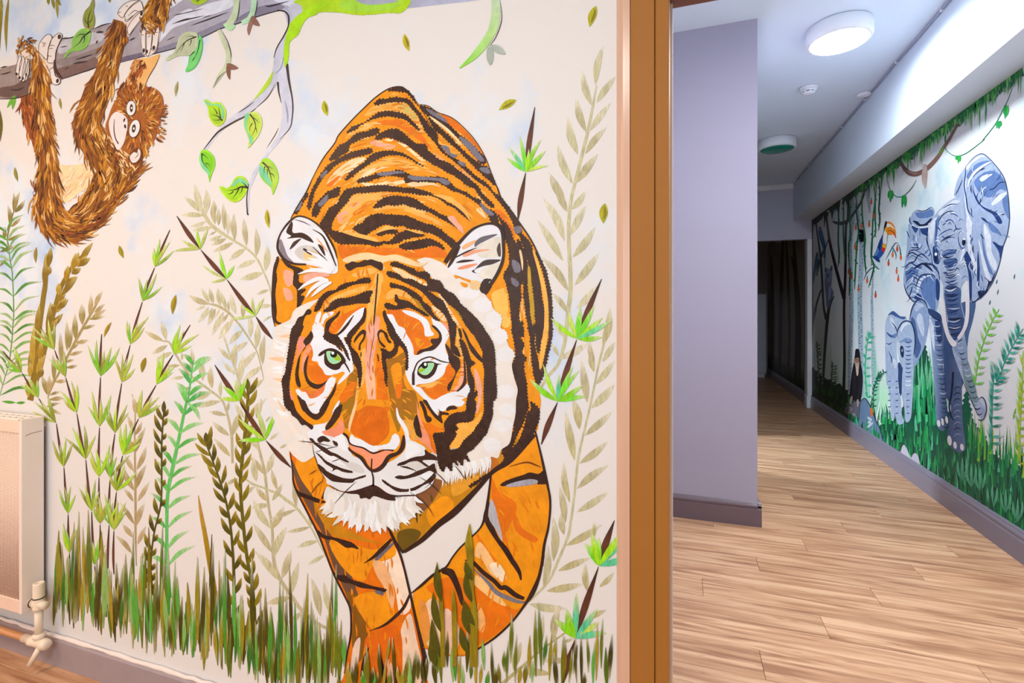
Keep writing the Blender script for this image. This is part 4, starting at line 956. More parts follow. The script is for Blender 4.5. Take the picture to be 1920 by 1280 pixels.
face = tg.poly('face', S1('644,486 664,477 687,474 719,481 744,477 766,483 786,491 800,510 830,540 850,562 872,590 890,622 903,650 911,690 912,725 911,762 905,784 895,797 870,825 846,841 819,842 806,850 760,880 700,890 640,860 610,820 584,800 566,780 553,760 546,735 545,710 549,680 553,650 557,630 566,608 576,585 600,560 622,538 640,520 662,515 650,500'), OR, 17, head)
FP = [(OP, F1('1230,130 1400,60 1600,30 1800,70 1920,80 1920,120 1700,120 1500,140 1300,180'), 18), (OP, F2('0,40 200,80 420,60 600,110 800,190 900,170 800,240 620,210 420,150 240,180 260,260 200,300 140,240 0,200'), 18),
      (OP, F2('360,260 480,270 620,350 780,430 900,510 900,570 780,510 600,430 480,360'), 18), (OL, F1('1000,760 1200,640 1500,540 1600,520 1560,600 1400,640 1200,720 1080,800 950,880'), 18), (OL, F1('1380,350 1600,260 1740,280 1700,340 1540,380 1420,400'), 18),
      (OD, F1('1040,1130 1200,980 1400,880 1560,820 1540,860 1360,980 1200,1140 1080,1250 1020,1200'), 18), (OL, F1('1620,600 1720,520 1700,800 1650,1000 1580,1200 1600,900'), 18), ('f4a080', F1('1600,1180 1700,1000 1780,1000 1800,1280 1580,1280'), 18),
      (OL, F2('100,420 200,330 240,420 180,700 120,1000 100,1280 60,1280'), 18), ('f4a080', F2('0,1140 100,1100 200,1180 150,1280 0,1280'), 18),
      ('f6a88c', F4('1590,0 1740,0 1740,260 1680,560 1640,800 1560,500 1600,250'), 18), ('f7b690', F4('1560,500 1680,480 1720,900 1720,1280 1640,1280 1580,900'), 18), (OL, F4('1500,400 1600,380 1560,800 1480,1000 1400,1280 1440,900'), 18), (OD, F4('1740,400 1840,700 1900,1000 1920,1280 1760,1280 1740,900'), 18),
      ('df6808', F7('1400,150 1600,60 1800,100 1900,200 1920,500 1700,680 1480,560 1360,480 1340,300'), 18), (OR, F7('1450,0 1920,0 1920,100 1600,80 1440,160'), 18),
      ('fbc790', F7('1330,480 1320,350 1400,80 1450,0 1420,160 1360,360'), 19),
      ('a86a14', F5('280,520 420,480 560,400 580,600 540,800 600,950 720,1000 740,1280 400,1280 320,1000 290,760'), 18), (OR, F5('360,620 480,560 520,760 440,1000 380,820'), 19), (OD, F5('420,900 520,820 500,1060 440,1080'), 19),
      ('a8720e', F8('340,0 740,0 740,220 640,320 520,300 480,460 430,420'), 18), ('e8a03c', F8('500,310 680,300 740,480 800,580 640,580 600,460'), 19),
      ('a86c14', F4('1300,800 1400,660 1460,700 1500,900 1420,1150 1340,1280 1180,1280 1180,1120 1280,980'), 18), (OD, F4('1180,1080 1300,900 1420,860 1380,1020 1240,1160'), 19), (OR, F4('1130,880 1240,860 1180,1080 1060,1280 980,1280 1100,1040'), 18), ('a8700e', F7('1200,0 1400,0 1340,380 1260,400 1240,260'), 18), ('f28f6c', F7('920,470 1120,400 1200,280 1260,420 1180,530 1060,560 960,540'), 19),
      ('f08e72', F4('430,880 500,580 640,350 760,300 700,200 560,180 540,440 450,760 420,1000 470,1280 560,1280 520,1150'), 18), (OD, F4('700,480 770,320 790,520 870,600 1000,740 1080,760 1000,830 880,880 760,800 700,680'), 19), ('f39a76', F4('610,640 640,430 730,310 770,330 700,480 640,700'), 19), ('e8793c', F4('620,960 800,960 960,880 1000,840 960,980 860,1080 740,1080 680,1000'), 19), (OR, F7('470,0 600,0 640,140 760,280 860,300 980,250 1040,60 1100,0 1120,40 1000,310 880,360 780,340 640,240 520,140'), 18),
      (OD, F5('520,0 860,0 870,120 950,280 840,330 740,440 690,420 680,280 600,160'), 18), (OR, F5('720,180 850,240 800,330 740,300'), 19), (OD, F5('760,910 1000,860 1200,600 1260,580 1310,690 1230,900 1180,1020 1020,1110 860,990'), 18), (OL, F5('780,900 1000,840 1160,700 1040,880 900,940'), 19), (PK, F5('1240,1000 1360,860 1430,560 1440,800 1380,930 1280,1000'), 19), (OR, F5('1260,960 1350,800 1380,720 1390,860 1300,980'), 18), (PK, F5('1600,640 1680,760 1720,1000 1660,1280 1600,1280 1660,1100 1620,860'), 19), (OL, F5('1340,40 1430,300 1480,640 1500,860 1440,560 1380,480 1290,420 1330,260'), 18), (OR, F5('1480,100 1640,360 1740,520 1600,440 1500,260'), 19),
      (OP, F2('960,820 1100,900 1180,960 1180,1060 1100,1030 1000,900'), 18), (OP, F2('1060,650 1140,700 1240,880 1340,1040 1400,1160 1290,1060 1220,920 1140,780'), 18), ('c89014', F2('1260,830 1330,870 1410,1000 1420,1050 1340,940'), 19), (OL, F2('240,680 360,590 520,580 700,700 900,940 860,900 700,780 620,720 480,680 320,730'), 18), ('b88a10', F2('620,640 720,700 920,960 860,940 740,800'), 19), (OD, F2('300,900 500,880 640,880 780,1000 860,1120 880,1280 600,1280 560,1180 440,1080'), 18), ('f49a78', F2('1100,1080 1200,1110 1240,1280 1200,1280'), 18),
      (OD, F8('760,230 860,340 1000,330 1130,370 1150,460 1000,490 980,620 1030,700 1020,800 900,680 820,560 800,400'), 18), ('f39672', F8('740,0 780,200 860,420 920,540 960,700 1010,800 880,680 780,600 680,590 800,560 820,500 760,300'), 19), (OR, F8('840,30 960,200 1120,350 1120,420 980,360 900,240'), 19), ('fbb046', F8('1230,690 1330,530 1320,370 1500,320 1600,300 1720,160 1650,380 1500,560 1380,700 1260,720'), 19)]
for c, d, ly in FP:
    tg.part('brush_patch', poly(d, c, ly), face)
coat(face, S1('640,500 700,480 780,490 850,570 900,660 905,760 860,820 780,830 720,800 640,800 570,770 548,700 570,610 600,560'), (700, 720), 300, ['d4680a', 'de720a', 'e87c0c', 'ee880e', 'f29414', 'f5a02a'], 19, 20, False, 2.6)
# white markings
WHT = [F1('1560,850 1440,900 1300,1020 1220,1140 1140,1280 1330,1280 1440,1160 1540,960'), F1('790,1280 770,1200 810,1060 840,960 900,905 910,960 880,1060 900,1080 940,960 1020,920 1100,920 1060,980 980,1020 940,1100 950,1200 960,1280'),
       F4('780,0 940,0 950,100 990,200 1060,260 1150,300 1210,380 1260,420 1320,520 1390,600 1385,680 1330,730 1280,790 1200,860 1160,880 1180,820 1260,720 1230,690 1150,720 1040,745 970,730 930,660 880,600 850,540 770,520 790,430 770,320 750,270 800,150'), F4('1140,150 1330,0 1440,0 1350,90 1270,160 1250,210 1330,330 1370,450 1385,560 1340,570 1250,420 1200,260'),
       F4('980,860 1040,780 1100,765 1130,800 1100,900 1040,1010 960,1140 880,1280 720,1280 680,1200 600,1080 540,1010 530,960 570,950 620,990 680,1000 740,1090 820,1080 880,1050 950,980'), F7('650,0 980,0 940,90 860,190 780,190 720,130'),
       F7('1190,10 1130,60 1050,250 980,330 860,360 800,370 740,440 700,490 740,570 820,620 900,560 960,520 920,470 980,440 970,390 1060,230 1150,110'),
       F2('290,960 340,950 390,970 440,1080 500,1150 560,1170 580,1280 440,1280 380,1150 320,1040'), F5('370,0 510,20 560,60 590,130 650,230 690,340 700,430 760,440 860,390 980,370 1060,310 1120,200 1080,80 1000,0 1130,0 1180,40 1220,150 1170,280 1180,380 1220,480 1220,560 1180,620 1150,720 1060,800 960,850 860,870 760,880 730,910 800,930 900,1050 1000,1110 1100,1060 1220,1010 1400,960 1500,870 1540,960 1500,1060 1420,1110 1420,1200 1240,1200 1140,1280 980,1280 900,1160 800,1050 700,950 660,900 600,800 570,680 610,600 600,460 560,330 460,180'),
       F2('520,900 560,890 680,910 780,960 880,1020 930,1100 950,1180 1000,1260 870,1280 850,1160 800,1060 720,1010 600,960'), F2('960,1020 1000,1010 1080,1060 1140,1110 1200,1200 1220,1280 1110,1280 1080,1200 1010,1150'),
       F8('430,130 450,120 480,230 550,330 610,440 640,580 720,620 860,700 860,760 760,820 640,870 540,900 520,840 570,740 570,560 540,440 450,280'), F8('890,0 1420,0 1420,80 1340,90 1200,80 1170,150 1080,160 1040,110 1060,240 960,140'), F4('1190,1130 1150,1150 1080,1280 1130,1280')]
for d in WHT:
    tg.part('white_marking', poly(d, WH, 20), face, mat='flat')
# muzzle
muz = tg.poly('muzzle', F7('1220,500 1180,520 1140,560 1060,540 960,520 900,560 820,600 740,560 760,620 800,760 830,900 870,1000 980,1180') + L1('540,290 640,350 740,385 820,380 920,360 1080,310 1160,330 1280,410 1440,435 1600,420 1720,370 1800,300 1840,200 1850,100') + F8('1010,880 860,760 700,620 600,600 560,740 440,860 260,960 100,1060') + F7('1660,1040 1500,880 1380,820 1330,700 1300,580'), 'e9e2de', 21, head, 'flat')
for c, d, ly in [('f2eeee', F8('600,620 760,680 820,760 700,820 580,860'), 22), ('dcd2c8', F8('480,960 720,900 900,980 860,1100 560,1000'), 22), ('f2eeee', F8('760,1120 920,1080 990,1120 900,1180'), 22), ('f2eeee', F7('1080,580 1220,520 1280,640 1300,760 1180,700'), 22), ('f2eeee', F7('820,680 1000,760 1180,900 1300,980 1120,920 940,820'), 22), ('d8cfc8', F7('1200,900 1480,960 1560,1080 1400,1060'), 22)]:
    tg.part('brush_patch', poly(d, c, ly), muz, mat='flat')
tg.part('chin_fur', [poly(L1('540,330 640,370 760,400 920,400 1080,400 1300,480 1480,440 1580,450 1610,620 1540,720 1420,760 1340,830 1250,790 1100,870 1040,800 900,780 860,790 840,740 730,740 700,690 620,660 560,540 500,460'), 'e6dcd4', 19)] + [stroke([(x, y), (x + tr.uniform(-3, 3), y + 22), (x + (x - 698) * .24, y + tr.uniform(26, 46))], tr.uniform(6, 10), tr.choice(['f1ecea', 'eee4da', 'f5f2f1', 'e3d6c8']), 20 + tr.randrange(3), 'both', n=3) for x, y in [(618 + (i * 4.1) % 160 + 0.0, 912 + 26 * math.sin(((i * 4.1) % 160) / 160 * 3.14) + tr.uniform(-4, 24)) for i in range(90)]], head, kind='stuff', mat='flat')
# nose
nose = tg.poly('nose', F7('1340,640 1420,680 1540,710 1640,760 1720,780 1800,750') + F8('200,760 300,740 380,780 340,830 280,880 220,970 130,1020') + F7('1680,1020 1620,960 1560,860 1500,800 1400,760 1350,710'), 'f9966e', 23, head, 'flat')
tg.stroke('nostril_edge', F7('1240,490 1300,540 1340,640 1420,680 1540,710 1640,770 1700,790') + F8('170,770 280,740 420,750'), [4, 4, 3, 2.5, 3, 3, 3, 3, 2, 3], '3a1f1a', 25, 'flat', nose, 'dark')
tg.stroke('nostril_edge', F8('545,520 540,640 500,740 420,800 320,850 250,960 170,1030 80,1050') + F7('1600,990 1520,870 1420,800 1340,740 1320,700'), [3, 8, 9, 8, 8, 8, 8, 6, 5, 7, 5, 4, 2], '3f251d', 25, 'flat', nose, 'dark')
tg.stroke('nose_groove', F7('1670,870 1665,1040 1690,1150 1690,1280') + L1('1090,300'), [2.4, 2.6, 3, 3.5, 4], BK, 26, 'flat', nose, 'dark')
tg.part('white_marking', poly(F7('1340,560 1370,500 1420,560 1500,580 1620,650 1720,680 1920,640') + F8('380,520 440,500 490,580 470,680 420,740 320,735 200,730 120,770 40,760') + F7('1640,760 1540,700 1420,670 1340,630'), WH, 24, True, 0.8, 4), nose, mat='flat')
tg.stroke('brush_patch', F8('500,560 490,660 440,740 380,780'), [1, 3, 5, 3], OR, 26, 'flat', nose)
# mouth
tg.part('mouth', poly(L1('700,375 780,390 920,360 1010,330 1090,305 1150,330 1250,400 1340,430 1600,425 1580,440 1350,450 1370,490 1280,490 1180,460 1100,440 1050,480 1010,460 940,470 920,420 800,410'), '3f261e', 24, True, 0.5, 3), head, mat='dark')
# dark face stripes
FD = [F1('1265,210 1320,190 1380,160 1460,180 1560,140 1640,150 1720,160 1820,180 1835,260 1800,300 1740,260 1640,215 1540,240 1440,250 1340,300 1290,270'), F2('0,150 60,130 150,160 220,180 235,250 215,300 150,270 60,220 0,210'),
      F1('800,900 840,800 900,690 1000,610 1120,590 1180,530 1300,480 1420,460 1500,420 1630,405 1640,480 1520,490 1400,510 1280,560 1160,610 1060,660 960,740 900,860 840,910'), F1('940,900 1020,840 1060,780 1160,720 1290,710 1400,680 1480,650 1560,620 1640,595 1685,610 1640,690 1640,760 1590,790 1460,785 1340,810 1200,830 1090,890 1000,915'),
      F2('345,190 400,165 470,180 580,230 700,270 740,320 850,310 940,360 940,420 1080,450 1140,530 1150,590 1280,640 1380,770 1280,800 1160,680 1040,620 920,600 760,540 620,470 560,420 700,440 800,500 900,530 880,450 780,400 640,340 520,270 420,240 360,230'),
      F2('290,310 380,320 480,360 560,430 700,480 820,550 940,620 1060,700 1140,760 1200,880 1280,1040 1330,1100 1320,1280 1240,1280 1220,1140 1190,1020 1120,920 1000,820 900,700 800,600 660,520 540,470 440,420 320,390'),
      F2('345,480 420,500 560,540 680,600 800,690 840,760 940,840 980,930 1090,1050 1020,1040 940,960 860,880 780,760 660,680 560,600 440,560 350,550'),
      F2('410,680 440,655 470,720 560,740 630,760 700,820 820,900 930,980 860,970 740,900 620,850 520,870 420,880 300,870 250,810 290,780 360,800 440,830 460,790 420,760'),
      F2('230,930 265,890 290,960 340,1050 400,1150 440,1280 350,1280 300,1140 250,1030'), F1('1560,850 1585,900 1560,1060 1480,1140 1400,1200 1380,1280 1290,1280 1360,1180 1460,1080 1530,980'), F1('960,1220 980,1080 1040,1020 1130,960 1190,890 1170,970 1080,1060 1040,1130 1020,1200 1060,1260 1140,1250 1260,1130 1400,960 1300,1140 1180,1260 1100,1280 960,1280'),
      F4('970,0 1010,0 1020,80 1060,120 1140,140 1200,210 1270,330 1310,420 1340,540 1290,460 1230,350 1180,290 1220,390 1130,300 1040,260 960,200 940,150 980,120'), F4('1290,170 1380,90 1440,20 1500,0 1400,140 1360,200 1360,310 1440,400 1500,520 1520,700 1500,880 1480,940 1470,800 1440,640 1390,560 1360,440 1330,340 1270,230 1260,190'),
      F4('680,320 640,240 720,140 760,80 790,160 740,260 660,330 600,450 580,600 570,740 600,880 590,930 540,880 520,740 540,600 580,460'), F4('720,440 700,560 690,680 720,800 790,860 880,880 960,850 1010,810 940,900 850,950 760,920 690,840 650,700 660,560'), F4('550,1040 640,1120 700,1220 720,1280 640,1280 580,1140'), F4('880,1280 960,1140 1060,1010 1120,880 1140,850 1120,980 1040,1120 960,1250'),
      F7('580,0 660,0 720,120 780,190 860,200 930,100 1020,0 1030,40 950,200 850,290 760,260 680,190 620,100'), F7('1220,60 1200,200 1140,300 1060,400 980,445 980,390 1060,260 1120,130'),
      F5('290,0 370,0 420,90 500,210 580,320 610,440 610,640 570,660 580,460 520,330 470,300 440,420 340,490 280,500 290,640 300,760 290,880 310,940 270,860 250,700 220,560 220,400 190,340 250,350 330,390 400,340 400,250 340,160'),
      F5('960,0 1000,0 1060,50 1110,130 1110,220 1060,300 980,370 860,390 740,440 780,370 880,340 980,290 950,250 960,200 1060,190 1070,120'), F5('1230,0 1310,0 1310,280 1250,290'), F5('1170,270 1240,350 1290,430 1380,500 1390,620 1340,700 1280,860 1230,980 1200,960 1210,880 1280,800 1320,690 1270,620 1220,520 1210,430 1180,340'), F5('1250,280 1330,310 1380,400 1390,470 1290,420 1250,350'),
      F5('1360,50 1400,60 1420,180 1390,180'), F5('1420,40 1480,120 1540,250 1640,390 1740,520 1700,540 1560,400 1500,260'), F5('1380,200 1460,260 1520,420 1560,520 1620,560 1540,640 1600,820 1600,1000 1640,960 1640,1040 1600,1120 1620,1280 1490,1280 1500,1060 1540,960 1500,820 1490,620 1440,460'), F5('1440,480 1470,600 1480,760 1480,860 1400,960 1330,990 1420,880 1450,760'),
      F8('1000,490 1160,470 1150,350 1220,240 1330,180 1470,160 1500,0 1620,0 1610,200 1560,310 1400,330 1320,360 1370,420 1310,460 1340,500 1280,600 1230,680 1250,740 1380,700 1440,600 1570,490 1640,380 1720,270 1760,100 1750,0 1880,0 1850,240 1800,460 1720,570 1620,690 1540,760 1480,800 1540,920 1440,870 1430,980 1330,880 1360,990 1280,920 1260,1060 1180,980 1140,1070 1080,1000 1050,880 1030,720 990,560'),
      S1('825,530 834,540 849,552 862,567 877,580 890,592 902,606 917,629 926,645 929,670 930,697 932,729 931,745 922,757 925,775 915,800 909,764 908,722 909,691 905,677 906,660 900,647 890,629 882,620 872,606 865,591 855,579 845,572 827,551'),
      F1('700,880 760,890 750,950 680,970 640,1060 620,1180 580,1280 470,1280 500,1160 560,1010 640,970'), F4('500,0 640,0 600,130 560,200 530,320 500,480 460,680 430,900 450,1100 520,1280 440,1280 360,1190 340,1000 320,820 370,700 400,480 430,300 450,120'), F7('380,0 480,0 540,160 680,310 790,380 770,440 720,400 660,360 620,370 540,270 470,220 440,140 380,90'),
      F8('690,340 740,210 770,300 800,440 815,560 740,520 710,430'), F8('780,20 830,20 890,160 900,220 960,260 960,310 900,330 860,260 830,140'), F8('830,0 890,0 960,120 1060,230 1080,160 1040,100 1100,160 1220,190 1210,220 1110,220 1130,340 1060,300 980,220 900,100'), F8('1180,130 1220,90 1300,75 1345,110 1330,130 1240,140 1200,160'),
      F7('850,590 880,550 940,530 1000,560 1050,610 1000,620 940,610 890,640'), F7('1080,600 1150,630 1160,680 1110,670'), F7('730,570 780,570 840,640 960,700 1060,770 1140,800 1220,850 1320,910 1310,930 1210,890 1100,830 1050,830 960,780 860,700 790,640'), F7('830,780 900,820 980,900 1070,950 1160,990 1240,1020 1380,1060 1370,1085 1240,1070 1140,1030 1060,1070 1090,1020 980,950 910,870'),
      F7('860,950 940,1000 1000,1060 1100,1110 1240,1160 1380,1170 1480,1140 1580,1115 1560,1150 1420,1190 1380,1230 1240,1230 1140,1220 1060,1200 960,1120 880,1020'), F8('450,980 470,940 580,900 640,870 740,840 860,820 860,730 920,780 1020,830 1040,890 960,890 820,900 920,980 880,990 760,910 640,920 560,960'), F8('490,990 600,990 740,1060 640,1030'), F8('410,1150 480,1120 560,1130 640,1110 740,1060 880,1010 1000,940 1020,1000 1040,1080 1010,1090 930,1050 800,1110 640,1160 500,1180'),
      L1('1195,240 1240,260 1310,310 1420,350 1520,355 1620,320 1700,280 1780,210 1830,160 1840,220 1780,290 1700,360 1780,280 1700,310 1600,370 1480,390 1380,385 1290,330 1220,280'), F4('1400,260 1420,180 1520,65 1580,90 1560,200 1500,290 1500,360 1470,365 1480,280 1540,180 1540,120 1480,160'), F5('150,130 190,60 250,80 300,130 320,200 360,240 350,265 310,250 270,170 240,110 190,100 175,150 190,220 270,310 250,330 190,270'),
      F4('1500,400 1515,400 1510,470 1500,480'), F5('150,430 165,440 175,540 160,520'), F1('1690,1100 1720,700 1750,360 1765,380 1740,700 1710,1060')]
for d in FD:
    big = abs(area2(d)) > 1600
    tg.part('stripe', poly(d, '3e251b', 22, True, 1.9 if big else 0.5, 2.8), face if True else head, mat='dark')
tg.stroke('nose_line', F1('1700,1080 1700,1280') + F4('1690,200 1640,500 1635,750'), 1.0, '7a3a1a', 22, 'both', face)
# eyes
def eye(cx, cy, rim, iris, pup, glint, lime):
    return tg.part('eye', [poly(rim, '38201a', 23), poly(iris, 'd9e59a', 24), poly([(cx + (x - cx) * .93, cy + (y - cy) * .93) for x, y in iris], '9fdcaa', 25), poly(lime, 'a4c422', 26), ell(*pup, '120a08', 27), ell(*glint, 'ffffff', 28)], head, mat='flat')
ic = F4('995,390 1060,385 1150,420 1210,500 1180,550 1100,575 1030,540 995,460')
eye(627, 670, F4('865,450 900,400 990,350 1080,340 1170,380 1240,450 1280,540 1220,590 1180,650 1100,665 1010,620 960,560 955,460 960,420 900,455'), ic, (627.5, 664, 6.4, 6.0), (626, 661.5, 2.6, 2.8), F4('1100,490 1150,435 1205,505 1160,525'))
ic = F5('770,660 830,600 900,565 990,560 1000,600 960,680 900,735 830,735 780,700')
eye(800, 690, F5('750,720 760,640 800,580 870,540 960,535 1040,565 1115,575 1060,590 1040,650 1000,730 920,790 840,795 770,750'), ic, (797.5, 684, 6.2, 6.6), (799, 682.5, 2.6, 3.0), F5('770,665 820,640 870,655 800,700'))
tg.stroke('eyelid', F5('690,890 690,740 700,680 750,560 830,500 940,470 1030,500 1100,530 1180,550 1240,555'), [5, 5, 3, 2.5, 2.5, 2.5, 2.5, 2.5, 2, 1], BK, 23, 'flat', face, 'dark')
tg.stroke('eyelid', F4('1250,540 1300,620 1340,700'), [3, 3, 1.5], BK, 23, 'flat', face, 'dark')
# whiskers
for d in [L1('620,545 760,390 900,260'), L1('1520,380 1660,480 1760,580 1830,700'), L1('1640,200 1800,310 1920,420'), F7('560,605 800,630 1090,690'), F7('800,780 1000,720 1180,680'), F7('1060,920 1200,870'), L1('320,190 430,120'), F8('1010,1060 1120,1160 1220,1280'), F8('1300,960 1400,1080 1440,1160'), L1('560,300 640,350 700,380'), F7('780,620 800,780 840,900 880,1020 980,1190'), L1('340,430 420,320 500,250')]:
    tg.stroke('whisker', d, 1.7, '4a2c20', 27, 'both', head, 'dark')
# ================================================================= branch, orangutan, leaves
A = P(0, 0, .1875); B = P(0, 220, .1875); C = P(300, 0, .1875); D = P(300, 160, .1875); E = P(640, 0, .28125)
br = Fig('painted_branch', 'thick grey painted tree branch slanting across the top of the cream wall', 'painting', (400, 60))
limb = br.poly('bough', S1('-190,205 -90,196 0,186 36,183 58,174 90,160 116,149 172,129 221,118 272,105 330,90 379,70 412,54 446,44 480,32 519,21 533,24 545,60 556,20 600,22 640,24 700,20 761,16 814,10 900,0 940,-10 940,-60 600,-50 420,-45 343,0 326,12 300,22 262,35 210,43 170,56 135,70 116,72 70,105 32,120 17,124 0,129 -90,142 -190,152'),
               ('lin', (60, 150), (520, 0), '9c8880', 'b4b0c2'), 1)
for c, d, ly in [('6c4f48', A('0,960 0,880 150,850 260,780 340,800 340,930 180,975'), 2), ('7a5c56', A('560,700 720,640 900,560 980,600 940,690 700,760 620,790'), 2), ('c4bcc0', A('640,400 760,380 900,330 1000,330 1060,380 900,450 720,500 600,540 580,470'), 2), ('8d7b78', A('560,600 760,560 980,480 1020,520 880,600 640,660'), 2),
                 ('6e6274', A('1200,580 1440,520 1760,440 1760,480 1440,560 1190,630'), 2), ('dcdae4', A('1650,260 1800,130 1920,90 1920,200 1760,270 1640,320'), 2), ('dddbe4', C('0,330 200,200 420,60 640,0 760,0 700,80 420,180 160,260 0,420'), 2), ('8a8496', C('0,480 160,420 440,300 660,200 780,180 780,230 600,290 420,375 160,475 0,525'), 2), ('807a8c', C('780,180 960,80 1150,40 1250,70 1170,110 960,170 790,235'), 2), ('d4d2de', C('1150,0 1500,0 1340,180 1310,80 1230,40'), 2)]:
    br.part('brush_patch', poly(d, c, ly), limb)
for d, w in [(A('750,600 850,570 940,540'), 3), (A('730,640 800,625 880,615'), 3.5), (A('650,690 700,675'), 2), (A('960,325 1000,322 1040,320'), 4), (A('960,440 980,400'), 3), (A('600,475 680,460'), 2), (A('1290,410 1360,375'), 3), (A('0,745 60,735 120,715'), 2.5), (A('90,895 180,900 250,870'), 3), (A('1730,240 1820,205 1900,180'), 2.2), (A('1740,155 1850,130'), 2), (A('930,295 1020,255 1120,228'), 2.4), (A('0,680 80,662'), 3), (C('120,240 280,195 460,155'), 2.4), (C('130,155 300,120 440,85'), 1.6), (C('300,260 500,190 690,120'), 2.6), (C('420,180 520,150'), 1.6), (C('1045,55 1090,65 1170,45 1300,10'), 3), (C('60,410 160,360'), 1.6)]:
    br.stroke('bark_line', d, w, '33242a', 3, 'both', limb, 'dark')
for d in [A('0,992 190,977 340,920'), A('610,797 920,690 1000,660'), A('1180,632 1450,562 1760,482') + C('160,476 420,376 600,292 780,236 960,172 1170,112 1240,118'), A('600,385 720,375 910,300')]:
    br.stroke('contour', d, 1.8, '2e2228', 4, 'round', limb, 'dark')
br.part('moss', poly(E('-280,0 -260,40 -240,90 -120,80 0,85 100,100 200,98 260,92 330,85 390,88 430,62 460,0 300,-20'), 'b3d61c', 4, True, 1.4, 3), limb)
br.part('moss', poly(E('0,10 120,0 250,10 400,0 380,40 300,70 120,78 0,60'), 'a9d83c', 5), limb); br.part('moss', poly(E('100,-5 320,0 380,10 260,30 160,30'), 'a7a8b6', 6), limb)
# hanging shoots of the branch
v = br.poly('vine', C('1290,70 1310,150 1290,260 1250,360 1180,460 1145,560 1130,680 1100,790 1040,880 960,970 830,1080 700,1180 600,1280') + D('540,520 440,640 470,640 580,500 720,370 860,300 960,230 1080,110') + C('1180,820 1220,640 1260,500 1280,400 1340,260 1450,140 1560,60 1440,20'), ('lin', (500, 60), (400, 280), 'c6c4d0', 'd6d2dc'), 2)
v2 = br.poly('vine', C('1210,600 1180,800 1210,1000 1225,1120 1205,1280') + D('1210,400 1180,500 1100,620 1020,740 940,860 890,980 865,1120 870,1280') + S1('466,402 467,380 470,350') + D('920,1000 980,860 1080,700 1200,560 1300,420 1330,300 1335,180') + C('1330,1000 1310,860 1270,640'), 'd3d0dc', 3)
for d, w, p_ in [(C('1170,105 1240,112 1285,160 1285,260 1240,360 1170,480 1140,580'), [2, 2.4, 3, 2.4, 2.2, 2, 1], v), (C('960,1085 860,1160 760,1210 640,1280') + D('560,490 440,640'), [1, 2.5, 3, 3.2, 3, 1.2], v), (C('950,1010 860,1080 780,1130'), 1.8, v), (C('960,1080 1080,970 1160,830'), 1.6, v), (C('1180,820 1190,920 1215,1030'), [4, 3, 1], v2), (C('1270,640 1290,800 1320,960 1330,1060 1325,1160 1300,1280') + D('1200,540'), [5, 4, 2.6, 2.4, 2, 1.4, 0.6], v2), (D('1190,420 1150,500 1060,640'), 1.2, v2), (D('890,990 870,1120 875,1260 880,1290') + S1('467,402'), [1, 2, 2.5, 2.5, 1], v2)]:
    br.stroke('contour', d, w, '2c2024', 5, 'both' if not isinstance(w, list) else 'flat', p_, 'dark')
br.stroke('brush_patch', C('1150,740 1210,680 1240,560'), 3, '9fa6b8', 5, 'both', v); br.stroke('brush_patch', C('1250,1000 1275,1120 1280,1240'), 3, 'a49cae', 5, 'both', v2)
br.part('moss', poly(C('1700,30 1620,90 1560,150 1480,180 1420,260 1380,350 1300,420 1290,560 1270,640 1250,670 1240,560 1250,430 1270,340 1310,230 1390,150 1480,90 1560,40 1640,10'), 'aede10', 6, True, 1.2, 3), limb)
br.stroke('moss', C('1130,720 1090,820 1030,900 940,1000'), [2, 7, 6, 1], 'bada2a', 6, 'flat', limb)
# pale shoots with brown buds
for d, w, c in [(C('770,0 760,120 710,220 650,270'), [12, 12, 13, 8], 'c2cfa8'), (C('945,0 935,100 900,190 820,230'), [10, 10, 11, 8], 'b6dcb4'), (C('590,300 640,420 690,540 670,660 600,760 530,880'), [6, 8, 10, 9, 8, 2], 'c8ceA8'.lower()), (E('1030,0 1030,100 1000,220 900,360 790,455'), [16, 17, 16, 13, 2], ('c6d6b0', 'bfe08a', '86d41c'))]:
    br.stroke('shoot', d, w, c, 7, 'flat')
br.stroke('shoot', C('640,240 700,285 750,255'), [3, 9, 5], 'b0dca0', 8, 'flat')
for d in [C('800,0 790,120 770,220'), C('980,0 965,100 945,170'), C('610,290 680,420 712,540 705,590'), C('660,715 590,780 540,870'), E('1060,0 1070,130 1030,250 975,320')]:
    br.stroke('contour', d, 1.6, '4a4440', 9, 'both', None, 'dark')
for d, c in [(C('920,165 950,170 990,230 995,262 940,250 920,230'), '8a5f52'), (C('920,170 930,230 910,300 890,355 875,300 890,230'), '9c7060'), (C('670,640 720,640 785,680 740,698 690,690'), '8a5c4c'), (C('670,660 705,690 705,760 700,798 670,740'), '84543f'), (E('990,300 1060,310 1095,362 1030,350'), 'b3b8a8'), (E('975,320 1010,330 1015,390 995,435 970,390'), 'adb4a4')]:
    br.part('bud', poly(d, c, 9))

